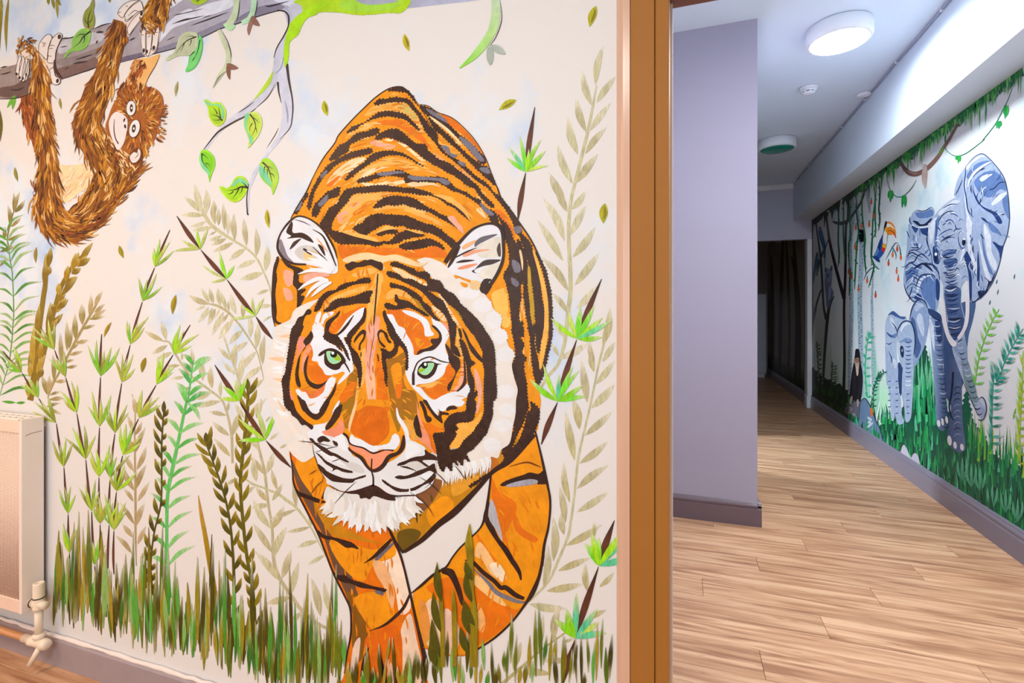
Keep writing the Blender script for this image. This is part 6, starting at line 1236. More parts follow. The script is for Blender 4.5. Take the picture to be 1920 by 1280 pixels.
ochre('upright ochre stalk behind the bamboo left of the wall', G2('370,1280 400,1050 440,750 470,450 520,60') + G1('540,1150 560,950 590,800'), [10, 10, 9, 9, 9, 9, 7, 4],
      pairs(G2, '350,1250>335,1020 400,1000>360,690 400,900>415,370 450,560>420,400 450,520>480,120 360,1000>365,820') + pairs(G1, '550,1000>555,730 580,900>615,660 565,1000>605,890 540,1150>550,800'))
ochre('slanting ochre stalk with feathery top above the radiator corner', G2('360,1280 430,1050 500,830 560,560 620,330 680,100') + G1('730,1150 800,1010 880,880 980,760'), [11, 10, 9, 9, 8, 8, 8, 7, 6, 3],
      pairs(G2, '480,800>500,560 440,960>550,730 540,640>500,560 560,480>610,100 620,400>755,240 570,480>700,300 680,230>795,50 690,190>820,70 660,220>640,120 700,100>790,-20 480,1010>500,880') + pairs(G1, '710,1240>705,1090 800,1080>820,880 860,950>910,730 870,930>945,720 960,850>1115,605 930,900>1040,760 950,890>1085,790 860,980>970,910 780,1130>920,1010 740,1240>930,1020 880,880>960,800'))
f = Fig('painted_stalk', 'single tall ochre blade standing between fern and olive stalks', 'painting', (400, 1170), group='tall ochre stalks at the left of the wall')
f.stroke('blade', H3('402,540 402,330') + H2('390,1150 340,850 290,550 240,280 205,50'), [3, 9, 10, 9, 9, 8, 6, 1], ('6a5a10', '8a6e10', 'b08418', 'c8953a'), 4, 'flat', None, 'dry')
for nm, stem, sw, lv in [('ochre stalk rising before the tiger paw, first from the left', L4('330,1330 325,900 310,560 260,80'), [8, 8, 8, 1.5], pairs(L4, '310,920>215,430 320,560>260,90 300,1220>200,750 255,1330>178,1020')),
                         ('slim ochre stalk rising before the tiger paw', L4('475,1330 470,900 465,620 450,400'), [8, 9, 9, 2], []),
                         ('thick ochre stalk rising highest before the tiger paw', L4('700,1330 700,900 700,640 680,420') + L2('780,1100 770,1000 780,770'), [15, 15, 12, 8, 14, 14, 1.5], pairs(L4, '660,950>580,560 715,840>570,520 680,560>600,200 640,1180>540,850 690,300>600,60'))]:
    f = Fig('painted_stalk', nm, 'painting', (stem[0][0], 1285), group='ochre stalks in front of the tiger paw')
    f.stroke('stem', stem, sw, ('8c7410', '9c8210', '8a7012', 'a89018'), 30, 'flat', None, 'dry')
    for b, t in lv: f.leaf(b, t, 13, ('4e4a08', '5c540c'), 31, -.05, mat='dry')

# ---- bamboo shoots: brown segments with leaf whorls at the nodes
def bamboo(label, top, nodes, end, L=28, n=5, sw=4.2, cols=('a8d41c', '7cc02c', 'aaa43a', '8ab030', 'b4c040', '8a9030'), tw=6.5, fan=44, lay=6, grp='bamboo shoots painted on the wall'):
    f = Fig('painted_bamboo', label, 'painting', (end[0], min(1285, end[1])), group=grp)
    prev = top
    seq = list(nodes) + [end]
    for i, p in enumerate(seq):
        last = i == len(seq) - 1 and end not in nodes
        dx, dy = p[0] - prev[0], p[1] - prev[1]; l = math.hypot(dx, dy) or 1
        f.stroke('segment', [prev, ((prev[0] * .45 + p[0] * .55) - dy / l * 1.2, (prev[1] * .45 + p[1] * .55) + dx / l * 1.2), p], [1.2, sw, 1.6], ('3a1c18', '6a3a26', '4a241c'), lay, 'flat', None, 'dry')
        if not last:
            up = math.atan2(-dy, -dx)
            for k in range(n):
                u = (k / (n - 1) - .5) * 2
                an = up + math.radians(fan * u + pr.uniform(-8, 8)); ll = L * pr.uniform(.7, 1.25) * (1.0 if abs(u) < .7 else .9)
                c = pr.choice(cols)
                f.leaf((p[0] - dx / l * 0, p[1]), (p[0] + ll * math.cos(an), p[1] + ll * math.sin(an)), tw * .8 * pr.uniform(.8, 1.2), (c, c, 'd4dc8c'), lay + 1 + k % 2, pr.uniform(-.05, .05), mat='dry')
        prev = (p[0] + dx / l * 2, p[1] + dy / l * 2)
    return f
bamboo('tallest thin bamboo shoot, its dark tip beside the blue cloud patch', (319, 431), [(291, 500), (268, 564), (245, 645), (229, 716), (216, 811), (207, 895), (205, 982)], (203, 1065), 52, fan=30, tw=6)
bamboo('straight bamboo shoot, second of the thin shoots left of the tallest', (191, 626), [(189, 705), (187, 799), (186, 893), (188, 981)], (192, 1076), 60, fan=26, tw=7)
bamboo('slanting bamboo shoot leaning right toward the drooping tan sprig', (357, 609), [(326, 663), (294, 720), (261, 783), (231, 852), (219, 920), (214, 993)], (214, 1076), 56, fan=30, tw=7)
bamboo('thin bamboo shoot starting behind the slanting ochre stalk', (77, 614), [(102, 655), (123, 706), (144, 773), (161, 860), (172, 957), (178, 1058)], (183, 1130), 54, fan=27, tw=6.5)
bamboo('leftmost bamboo shoot passing behind the radiator corner', (6, 658), [(41, 698), (72, 745), (105, 792), (120, 874), (128, 962), (131, 1036)], (133, 1120), 48, fan=27, tw=6)
bamboo('brown bamboo twig leaning down from upper left to the tiger cheek', (332, 405), [(376, 467), (425, 523), (479, 592)], (511, 635), 46, 4, 8.5, fan=64, cols=('a6dc1c', '8ede18', 'b8be62', 'c2cc7a'))
bamboo('short brown bamboo twig pointing at the tiger leg', (403, 684), [(449, 751), (498, 824)], (546, 876), 54, 4, 9, fan=56, cols=('9edc14', 'b2d438', 'b8c468', '86d414'), tw=10)
RC = ('6ccf8a', 'a8e01c', '60c890', '7ad82c', 'c4dc50', '88d018')
bamboo('brown bamboo shoot with a teal and lime whorl right of the tiger back', (1003, 201), [(986, 322)], (971, 414), 62, 7, 10, RC, 8.5, 62)
bamboo('bamboo shoot with two lime whorls beside the tiger flank', (1128, 523), [(1082, 635), (1046, 752)], (1015, 833), 64, 7, 11, RC, 11, 66)
bamboo('bamboo shoot with lime whorls beside the door frame near the floor', (1152, 975), [(1123, 1060), (1079, 1196)], (1052, 1290), 74, 6, 13, RC, 15, 58)

# ---- falling leaves
for i, (x, y, l, w, rot, c, lab) in enumerate([
    (763, 80, 34, 11, 75, 'c8b41a', 'small yellow falling leaf under the grey branch above the tiger'), (1112, 31, 42, 14, 108, 'b8ac14', 'large yellow falling leaf in the top right corner by the door frame'), (952, 197, 38, 13, 150, 'b6ae10', 'yellow falling leaf right of the tiger hump'),
    (611, 203, 30, 11, 78, 'bdb814', 'yellow falling leaf left of the tiger hump'), (1133, 400, 38, 15, 95, 'b2a812', 'yellow falling leaf near the top of the door-side sprig'), (332, 167, 30, 6, 98, 'b0a672', 'dull olive falling leaf right of the orangutan head'),
    (114, 194, 22, 5, 82, 'a89a5c', 'tiny olive falling leaf between the orangutan legs'), (31, 327, 28, 6, 78, '9c8a3c', 'olive falling leaf at the left edge beside the orangutan'), (68, 478, 30, 6, 92, 'a48028', 'ochre falling leaf below the orangutan back'),
    (228, 472, 25, 8, 72, 'a49420', 'mustard falling leaf between the orangutan and the bamboo'), (503, 410, 36, 9, 84, 'c4b030', 'yellow falling leaf left of the tiger ear'), (327, 571, 38, 9, 100, 'a88c18', 'mustard falling leaf left of the drooping tan sprig'),
    (202, 618, 32, 6, 116, 'b88c24', 'thin ochre falling leaf beside the dark bamboo tip'), (270, 684, 30, 9, 104, '98801c', 'mustard falling leaf between the two bamboo shoots')]):
    f = Fig('painted_falling_leaf', lab, 'painting', (x, y + l / 2), group='small falling leaves painted across the wall')
    a = math.radians(rot); dx, dy = math.cos(a) * l / 2, math.sin(a) * l / 2
    f.leaf((x - dx, y - dy), (x + dx, y + dy), w, c, 5, .04, 'blade', mat='dry')
    f.stroke('blade_shade', [(x - dx * .7, y - dy * .7), (x + w * .12, y), (x + dx * .6, y + dy * .6)], w * .35, '8a7a10', 6, 'both', None, 'dry')

# ---- grass
def grass(label, x0, x1, n, group, rng, hmin, hmax, lay):
    f = Fig('painted_grass', label, 'painting', ((x0 + x1) / 2, 1284), group=None)
    for i in range(n):
        x = x0 + (x1 - x0) * (i + rng.uniform(-.4, .4)) / n
        base = 1178 + (x - 100) * 0.305
        yb = base + rng.uniform(-34, -6) if base < 1300 else 1296
        h = rng.uniform(hmin, hmax) * (1.0 if rng.random() < .75 else 1.5)
        yb -= rng.random() ** 2 * 55
        c = rng.choice(['4a8f2a', '5ca43a', '3c7020', '6a7212', '4e480a', '7a6a10', '96861a', '8ab05c', '443e0a', '5a6c18', 'a88c24', '524a0c'])
        ti = rng.choice([c, 'c2c49a', 'c8b478', 'd2c8a8'])
        le = rng.uniform(-6, 6)
        f.stroke('grass_blade', [(x + rng.uniform(-3, 3), yb), (x + le * .4, yb - h * .5), (x + le, yb - h)], [1.2, rng.uniform(5, 9), .8], (rng.choice([c, c, 'bcae78']), c, c, ti), lay + i % 3, 'flat', None, 'dry')
    return f
gr = random.Random(8)
grass('dense painted grass along the skirting left of the tiger', 104, 640, 190, None, gr, 70, 140, 8)
grass('painted grass in front of the tiger paws', 640, 800, 30, None, gr, 30, 62, 32)
grass('sparser painted grass between the tiger paws and the door frame', 800, 1150, 46, None, gr, 30, 95, 12)
# ================================================================= corridor mural (on the right wall)
R1 = P(1640, 80, .14606); R2 = P(1680, 260, .125); R3 = P(1680, 400, .125); R4 = P(1640, 540, .14606); R5 = P(1640, 700, .14606)
R6 = P(1500, 340, .125); R7 = P(1410, 430, .125); R8 = P(1410, 580, .15625); R9 = P(1580, 700, .28125)
cr = random.Random(51)
def RF(name, label, base, group=None, mat='brush'): return Fig(name, label, 'painting', base, 'R', group, mat)
# --- pale green mist brushed between the trees
f = RF('painted_mist', 'pale green mist painted behind the trees of the corridor mural', (1680, 800))
ms = []
for x0, y0, l, w, c in [(1570, 640, 150, 20, 'bfe0d6'), (1585, 600, 190, 18, 'cdeae4'), (1625, 640, 170, 16, 'a6dcc8'), (1640, 660, 130, 16, '96d8b8'), (1655, 690, 100, 18, 'b8e8c8'), (1638, 620, 120, 10, '86d0b0'), (1720, 640, 90, 14, 'b4e4cc'), (1735, 660, 100, 12, 'a6e0bc'), (1770, 690, 90, 14, 'a8dcc4'), (1555, 620, 110, 14, 'c6d8d0'), (1610, 520, 130, 16, 'cfe8ea'), (1600, 430, 160, 14, 'd4e6ee'), (1540, 560, 120, 16, 'c2cfca')]:
    ms.append(stroke([(x0, y0), (x0 + cr.uniform(-3, 3), y0 + l / 2), (x0 + cr.uniform(-4, 4), y0 + l)], w, ('dfe6ea', c, c), 0.2, 'both'))
f.part('mist', ms, None, kind='stuff', mat='flat')
# --- trees
def tree(label, parts, c, group='dark trees painted at the far end of the corridor mural'):
    t = RF('painted_tree', label, (parts[0][0][0][0], max(p[1] for p in parts[0][0])), group, 'dark')
    for i, (d, w) in enumerate(parts): t.stroke('trunk' if i == 0 else 'bough', d, w, c, 3 + (i % 2), 'flat', None, 'dark')
tree('dark straight tree at the very end of the corridor mural', [(R7('905,1400 900,600 900,-100') + R6('180,600'), [5, 4, 4, 3]), (R8('700,760 720,250 770,-10'), [4, 3.5, 3])], '3a2a28')
tree('dark forked tree holding the grey koala', [(R8('848,950 870,560 900,170 930,-40') + R7('1230,1000'), [4.5, 5, 6, 5, 2]), (R8('890,120 860,-40') + R7('1060,880 1030,420 970,-20') + R6('250,600'), [5, 4, 4, 4, 3, 3]), (R7('1040,900 980,1080 930,1280'), [3, 3.5, 4]), (R7('1075,310 1010,500 970,700'), [3, 4, 2]), (R7('1150,150 1110,250 1080,420'), [1.5, 2, 2])], '2c2022')
tree('tall dark tree with two trunks crossing high up', [(R8('1098,1060 1110,600 1105,0') + R7('1400,700 1408,0') + R6('720,560 730,250'), [6, 5, 5, 5, 4.5, 5, 5]), (R7('1385,1040 1290,700 1180,250 1140,0') + R6('400,560 380,420'), [7, 6, 5, 4, 4, 3]), (R6('490,600 560,625 640,625 720,590 770,530 820,460 910,320 980,130 1010,60'), [3, 6, 7, 6, 5, 4, 4, 4, 3])], '2a1e20')
def birch(label, line, w):
    t = RF('painted_birch', label, (line[0][0], line[0][1]), 'pale birch trunks of the corridor mural')
    t.stroke('trunk', line, [k * 1.35 for k in w], 'a9bdd0', 2, 'flat')
    q = cr_open(line, 10)
    for i in range(1, len(q) - 1):
        x, y = q[i]; s = cr.choice([-1, 1])
        t.stroke('bark_mark', [(x + s * w[0] * .45, y), (x, y + cr.uniform(-1, 1.5))], cr.uniform(1.2, 2.4), '26344a', 3, 'out', None, 'dark')
birch('pale birch trunk nearest the dark trees', R8('1170,1020 1180,520 1190,250 1195,0') + R7('1480,600 1470,200') + R6('790,560 790,230'), [5, 6, 6, 6, 6, 6, 5])
birch('pale birch trunk in the middle, behind the chimpanzee', R8('1312,1050 1305,480 1300,200 1295,0') + R7('1620,900 1645,400 1640,0') + R6('930,900 840,320'), [6, 7, 7, 7, 7, 7, 7, 5])
birch('slender birch trunk left of the baby elephant', R8('1455,900 1450,500 1440,0') + R7('1800,1000 1820,640'), [3.5, 4, 4, 3, 2])
birch('birch top hanging down beside the toucan', R6('1050,470 1030,300 1020,120 1060,40'), [2.5, 5, 6, 7])
f = RF('painted_liana', 'dark green hanging lianas in front of the birch trunks', (1600, 560), 'hanging lianas of the corridor mural')
for d in [R6('575,340 580,560 575,900 590,1100 570,1290'), R6('650,300 655,520 650,760 660,960 680,1250'), R6('770,230 750,560 760,820 730,980 740,1280'), R6('850,230 850,440 870,640 880,800 850,1000 840,1280'), R6('945,110 930,350 940,560 980,860 965,1050 980,1270'), R6('1100,-20 1130,250 1100,520 1090,700 1085,900 1070,1270'), R6('1150,-20 1130,300 1130,560 1135,760 1100,850'), R6('1190,-20 1200,180 1185,420 1200,560 1180,740'), R7('1480,560 1470,760 1460,1000'), R7('1590,40 1560,480 1540,900'), R7('1690,20 1690,380 1710,660'), R7('1810,0 1790,400 1830,560 1750,870')]:
    f.stroke('liana', d, 3.0, cr.choice(['1c5a40', '22694a', '14503a', '2c7a4e']), 5, 'round', None, 'dry')
    q = cr_open(d, 5)
    for k in range(2, len(q) - 1, 3):
        f.leaf(q[k], (q[k][0] + cr.uniform(-4, 4), q[k][1] + cr.uniform(3, 7)), 2.6, '247a4c', 6, 0, mat='dry')
for d in [R7('1670,780 1720,660 1800,580 1900,560'), R7('1840,520 1880,580 1920,600'), R6('1280,1190 1360,1040 1430,930 1480,930'), R6('1370,970 1400,1010 1440,1090 1440,1180'), R6('1480,930 1505,1040 1510,1130')]:
    f.stroke('twig', d, 2.6, '5a7c86', 5, 'both')
for (fn, t) in [(R6, '1072,310 1108,515 1040,645 840,690 930,670 828,985 1460,1015 1392,1100 1515,1140 1330,1230'), (R7, '1455,635 1497,708 1548,262 1728,770 1600,893 1855,988'), (R3, '20,535 75,660 12,870 35,985')]:
    for x, y in fn(t):
        f.part('fruit', ell(x, y, 2.0, 5.2, cr.choice(['e8622a', 'e6703a', 'd84a22']), 7), None, mat='flat')
        f.stroke('fruit_stalk', [(x, y - 4), (x + .6, y - 9)], 2.2, '2c6a48', 7, 'both', None, 'flat')
# --- foliage fringe under the beam
f = RF('painted_canopy', 'dripping green foliage painted along the top of the corridor mural', (1720, 300))
fr = []
e0 = [(1519, 412), (1600, 356), (1720, 270), (1820, 196), (1921, 118)]
def top(x): 
    for (a, b), (c, d) in zip(e0, e0[1:]):
        if x <= c: return b + (d - b) * (x - a) / (c - a)
    return e0[-1][1]
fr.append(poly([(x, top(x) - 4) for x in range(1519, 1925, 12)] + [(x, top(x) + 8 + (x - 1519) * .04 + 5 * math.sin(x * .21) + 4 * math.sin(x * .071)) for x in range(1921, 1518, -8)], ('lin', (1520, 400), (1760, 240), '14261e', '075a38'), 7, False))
for i in range(330):
    x = cr.uniform(1519, 1925); y = top(x) + cr.uniform(0, 8); l = cr.uniform(8, 24) * (0.6 + (x - 1519) / 400) * (1.0 if cr.random() < .88 else 1.9)
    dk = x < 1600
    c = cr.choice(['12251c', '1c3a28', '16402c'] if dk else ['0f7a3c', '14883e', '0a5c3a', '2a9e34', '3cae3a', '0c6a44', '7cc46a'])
    fr.append(stroke([(x, y), (x + cr.uniform(-1, 1), y + l * .5), (x + cr.uniform(-1.5, 1.5), y + l)], cr.uniform(2.2, 5.5), (c, c, c if dk else 'bcd8c0'), 8 + i % 3, 'out', n=2))
f.part('foliage', fr, None, kind='stuff', mat='dry')
f = RF('painted_liana', 'thick brown liana loop hanging above the elephants', (1720, 330), 'hanging lianas of the corridor mural')
f.stroke('stem', R2('80,360 120,430 200,510 300,530 400,490 520,400 640,260 720,130 800,10') + R1('1000,1170 1070,1040'), [6, 7, 9, 9, 8, 8, 7, 6, 6, 5, 5], ('6a4a44', '7c5a52', '8a645a', '6e5046'), 11, 'flat')
f.stroke('knot', R2('440,380 435,500 430,620 440,740'), [6, 10, 10, 3], ('b8a8a8', 'b09890', 'c8b8b8'), 12, 'flat')
f.stroke('stem_light', R2('150,470 260,520 340,510'), 2, 'b0948c', 12, 'both'); f.stroke('moss', R2('620,260 690,180 730,100'), 3, '5aa020', 12, 'both')
for lab, d, tufts in [('thin teal vine swinging right of the brown liana loop', R2('720,100 790,200 880,255 960,255 1060,215 1180,130 1330,10') + R1('1400,1240 1550,1050 1640,880 1720,720 1800,500'), [(R2('940,250')[0], 14), (R1('1690,800')[0], 26), (R1('1600,1000')[0], 18)]), ('thin green vine looping below the brown liana', R6('1320,-10 1350,110 1410,200 1490,235 1580,200 1670,110 1750,-20'), [(R6('1365,130')[0], 22), (R6('1565,200')[0], 24)])]:
    f = RF('painted_vine', lab, d[len(d) // 2]); f.stroke('stem', d, 1.6, '2a7a60', 11, 'round')
    for (x, y), l in tufts:
        for k in range(5): f.leaf((x + k * 1.6 - 3, y), (x + k * 1.8 - 4 + cr.uniform(-1, 1), y + l * cr.uniform(.6, 1.1)), 3.4, cr.choice(['1f9a4c', '18804e', '2cae3c']), 12, 0, mat='dry')

# --- elephants
EB, ED, EM, EL, EK = '9fb2d4', '223e7a', '5f7db4', 'd6deee', '14224a'
el = RF('painted_elephant', 'large blue-grey painted elephant with white tusks facing the corridor', (1800, 850))
for c, d in [('4a6696', R4('1230,150 1300,190 1260,420 1210,600 1190,760 1160,900 900,1000 870,700 860,400 1000,250')), ('3c5688', R4('880,560 1000,720 1120,900 1120,1290 900,1290 890,900'))]:
    bdy = el.poly('body', d, c, 3)
lg = el.poly('leg', R4('700,380 870,420 890,600 880,900 890,1290') + R5('900,150 930,420 950,560 930,680 880,740 820,700 790,600 780,300') + R4('770,1290 740,900 720,600'), ('lin', (1745, 700), (1775, 700), '8ea4c8', '3c5484'), 5)
for i in range(22):
    y = 610 + i * 9; x = 1751 + i * .8
    el.stroke('wrinkle', [(x - 1, y), (x + 7, y + cr.uniform(1, 3)), (x + 13, y)], 1.8, cr.choice([ED, EK, 'c4d0e6']), 7, 'both', lg)
el.part('brush_patch', poly(R4('780,420 860,440 870,660 820,700 790,560'), '2a4276', 6), lg); el.part('brush_patch', poly(R4('700,380 760,500 770,800 740,700 720,560'), 'cdd7ea', 6), lg)
lg2 = el.poly('leg', R4('1000,900 1110,1100 1115,1290') + R5('1120,150 1125,420 1140,700 1165,860 1160,980 1080,1010 960,930 930,800 960,600 980,420 900,250 910,0'), ('lin', (1772, 760), (1805, 760), '3c4e7c', '5a6e96'), 4)
for i in range(9):
    y = 725 + i * 11; el.stroke('wrinkle', [(1788, y + 6), (1795, y), (1803, y + 3)], 2.0, cr.choice([EK, '8a9cc0']), 6, 'both', lg2)
el.stroke('leg_gap', R5('1010,-20 990,250 960,420 990,560 1030,600'), [4, 4, 3, 3, 1], EK, 6, 'flat', lg2, 'dark')
for x, y, rx, ry, p_ in [(*R5('825,640')[0], 3.2, 6.5, lg), (*R5('875,620')[0], 2.4, 7, lg), (*R5('928,595')[0], 2.6, 7, lg), (*R5('965,860')[0], 4, 9.5, lg2), (*R5('1035,920')[0], 3.2, 7, lg2), (*R5('1125,945')[0], 3.6, 6.5, lg2)]:
    el.part('toenail', ell(x, y, rx, ry, 'e6e8f0', 8, -8), p_, mat='flat')
# ears
er = el.poly('ear', R2('880,860 880,780 930,600 1000,480 1040,430 1150,300 1250,232 1320,230 1400,290 1500,400 1590,520 1645,640 1685,850 1705,1100') + R3('1705,120 1670,330 1610,500 1570,700 1520,870 1450,1040 1350,1190 1270,1285') + R4('1230,178 1220,60') + R3('1110,1100 1080,700 1060,300 1030,60') + R2('1010,1000 960,900'), EB, 6)
for c, d, ly in [(EL, R2('1060,420 1160,320 1260,250 1340,260 1250,290 1140,380 1080,470'), 7), (EM, R2('1180,400 1300,340 1400,330 1440,360 1300,440 1200,520 1120,600 1060,560'), 7), (EM, R2('1180,640 1300,520 1450,480 1560,540 1640,650 1660,780 1560,760 1420,880 1300,840 1220,760'), 7), (EL, R2('1260,600 1340,540 1460,530 1400,570 1300,640'), 8), (EL, R2('1440,960 1560,840 1660,800 1640,860 1540,950 1460,1000'), 8), (ED, R2('1160,760 1200,850 1280,990 1400,1060 1520,1120 1600,1250 1540,1270 1460,1140 1330,1060 1230,960 1180,860'), 8), (EM, R2('1620,800 1690,900 1700,1200 1640,1100 1600,950'), 7),
                 (EL, R2('1050,460 1060,640 1050,900 1080,1100 1150,1270 1090,1270 1040,1000 1030,700'), 8), (EL, R3('1060,60 1140,160 1130,460 1170,640 1220,760 1210,900 1160,840 1100,640 1070,400'), 8), (ED, R3('1060,560 1130,680 1165,800 1140,850 1100,730 1140,960 1140,1270 1110,1270 1090,900 1030,680'), 9), (ED, R3('1450,420 1560,480 1610,500 1570,680 1540,560'), 8), (EM, R3('1380,120 1500,200 1600,340 1520,300 1430,260'), 8), (EM, R3('1280,240 1340,560 1400,760 1470,920 1400,880 1330,700'), 8), (EL, R3('1320,160 1420,320 1440,560 1520,760 1490,860 1420,760 1360,560'), 8),
                 (EL, R3('1240,380 1320,640 1400,900 1440,1010 1360,960 1300,760'), 9), (EK, R3('1500,870 1450,1020 1340,1180 1270,1270 1230,1180 1290,1150 1340,1160 1380,1060 1330,960 1420,1020 1460,940'), 9), (EK, R4('1230,130 1280,170 1400,60 1470,0 1440,60 1370,120 1270,185'), 9), (ED, R3('1230,560 1260,800 1250,1100 1220,1000'), 8), (ED, R3('1280,60 1340,80 1390,150 1320,110'), 8)]:
    el.part('ear_fold', poly(d, c, ly), er)
for d, w in [(R2('1040,430 1150,300 1250,232 1320,230 1400,290 1500,400 1590,520 1645,640 1685,850 1705,1100') + R3('1705,120 1670,330 1610,500 1570,700 1520,870 1450,1040 1350,1190 1270,1280'), 1.5), (R2('1050,430 1045,560 1030,700 1060,900 1090,1080 1170,1180'), 2), (R2('1430,330 1280,450 1160,560 1100,680'), 3), (R2('900,840 950,740 1000,620'), 1.8), (R2('1340,440 1250,480'), 2.4), (R2('1640,650 1560,660 1480,740 1400,770'), 2)]:
    el.stroke('ear_line', d, w, '24386a', 10, 'round', er)
el.stroke('ear_fold', R2('1440,340 1340,390 1200,490 1120,600 1080,720'), [2, 4, 5, 4, 2], EL, 11, 'flat', er)
def folds(par, pts, cx, cy, n, lay):
    # fine creases fanning over an ear
    for _ in range(n):
        a, b = cr.choice(pts), cr.uniform(.25, .95)
        x, y = cx + (a[0] - cx) * b, cy + (a[1] - cy) * b
        dx, dy = a[0] - cx, a[1] - cy; d = math.hypot(dx, dy) or 1; l = cr.uniform(8, 20)
        k = cr.uniform(-.25, .25) * l
        el.stroke('crease', [(x, y), (x + dx / d * l * .5 - dy / d * k, y + dy / d * l * .5 + dx / d * k), (x + dx / d * l, y + dy / d * l)], cr.uniform(1.0, 2.4), cr.choice([ED, EM, EL, '3c5a98', EK]), lay, 'both', par)
folds(er, cr_closed(R2('1150,300 1320,230 1500,400 1640,640 1690,1000') + R3('1670,330 1580,640 1450,1000 1300,1200 1180,1100 1120,600')), 1823, 415, 46, 10)
er2 = el.poly('ear', R2('200,1280 240,1130 310,1070 420,1080 540,1020 580,1080 570,1150') + R3('500,170 480,300 470,420 540,620 560,780 640,880 665,1000 650,1290') + R4('780,400 840,410 860,425 720,360 690,260 640,160 560,142 505,175 440,100 390,0') + R3('220,1280 160,1180 118,1050 115,950 130,760 160,560 170,350 190,160'), EB, 6)
for c, d, ly in [(EK, R3('255,110 330,120 370,160 440,150 530,70 540,100 480,160 500,170 420,190 340,185'), 9), (ED, R3('240,190 340,200 300,290 265,250'), 8), (ED, R3('370,220 480,200 470,330 430,320 390,300'), 8), (EL, R3('240,150 340,200 500,150 480,210 340,220 250,180'), 8), (EM, R2('300,1110 420,1100 540,1060 560,1150 440,1190 330,1180'), 7), (EM, R3('230,460 340,450 300,490'), 8), (EK, R3('260,840 330,770 420,740 520,810 560,880 480,820 400,770 330,810'), 9), (EM, R3('150,840 260,780 400,790 320,880 220,960 160,1000'), 7), (EM, R3('360,960 540,930 600,1000 600,1280 420,1280'), 7), (EL, R3('300,1280 330,1050 400,950 560,920 420,980 360,1100'), 8), (ED, R3('640,1000 660,1100 650,1280 610,1280 600,1000'), 8), ('2a4070', R4('700,260 840,330 860,420 780,400 700,330'), 8), (EM, R4('620,60 760,60 780,300 700,220'), 7), (ED, R4('510,130 620,140 560,60'), 8)]:
    el.part('ear_fold', poly(d, c, ly), er2)
for d, w in [(R3('230,510 290,515 350,510'), 2), (R3('170,680 210,570 260,550 340,540 400,480'), 1.6), (R3('140,840 200,750 280,720 320,650 380,610 440,640 500,700'), 2.2), (R3('300,1100 340,990 400,920 540,915 600,960'), 2), (R3('118,1050 160,1180 220,1280') + R4('440,100 505,175 560,142'), 2), (R2('310,1070 420,1085 540,1020'), 1.6), (R3('480,300 470,420 540,620 560,780 640,880 660,1000'), 2.6), (R3('250,1100 220,1200 200,1240'), 2)]:
    el.stroke('ear_line', d, w, '1c2c58', 10, 'round', er2)
for k in range(16):
    y = 470 + k * 6.5; x = 1701 + cr.uniform(-3, 3)
    el.stroke('crease', [(x - 3, y + 6), (x + 8, y - 2 - k % 3), (x + 18, y + 1), (x + 32, y + 8)], cr.uniform(1, 2.4), cr.choice([ED, EM, EL, EK]), 8, 'both', er2)
folds(er2, cr_closed(R3('230,90 180,300 140,700 130,1000 220,1220 500,1260 620,1000 520,700 470,350')), 1727, 490, 34, 9)
hd = el.poly('head', R2('560,1180 640,1080 740,980 850,905 920,880 980,915 1010,1000 1030,1180') + R3('1060,200 1070,440 1060,560 1020,680 1090,900 1085,1010 1040,1020') + R4('1110,0 1120,200 1170,420 1160,600 1190,760 1200,930 1280,1290') + R5('1310,260 1345,330 1430,400 1440,500 1410,585 1340,545 1280,420 1200,230 1120,40') + R4('1010,830 1000,700 970,560 900,250 880,0') + R3('720,1100 660,950 640,840 560,760 540,620 490,460 490,300 520,150'), 'aabbd9', 11)
for c, d, ly in [(EL, R2('640,1120 760,1000 880,920 960,940 900,980 780,1040 680,1140'), 12), (EL, R3('500,220 560,100 620,60 600,200 560,380 520,460'), 12), (EM, R3('600,120 660,80 620,300 620,460 600,560 580,440'), 12), (EM, R3('690,620 800,560 920,540 900,600 780,640 700,680'), 13), ('4a6498', R3('730,700 900,670 920,760 800,820 740,800'), 12), (EL, R3('1000,540 1040,560 1000,680 960,760'), 12), ('51699a', R4('900,0 1100,0 1110,200 1160,420 1150,580 1060,680 1000,640 960,480'), 12), ('3a4f80', R4('950,430 1150,380 1150,560 1060,640 1000,600'), 13), ('8ea4ca', R4('1010,700 1120,640 1180,700 1190,950 1100,900 1040,820'), 12), ('8298b0', R4('1110,900 1200,930 1270,1200') + R5('1310,260 1340,330 1290,420 1180,200'), 12), ('7a96a0', R5('1150,60 1260,60 1320,300 1280,390'), 13), ('9ca8cc', R5('1320,440 1420,460 1410,570 1350,540'), 13), ('c4cde6', R5('1350,320 1400,330 1430,420 1380,390'), 14), (ED, R3('560,500 620,520 650,700 640,760 580,740 560,640'), 12)]:
    el.part('brush_patch', poly(d, c, ly), hd)
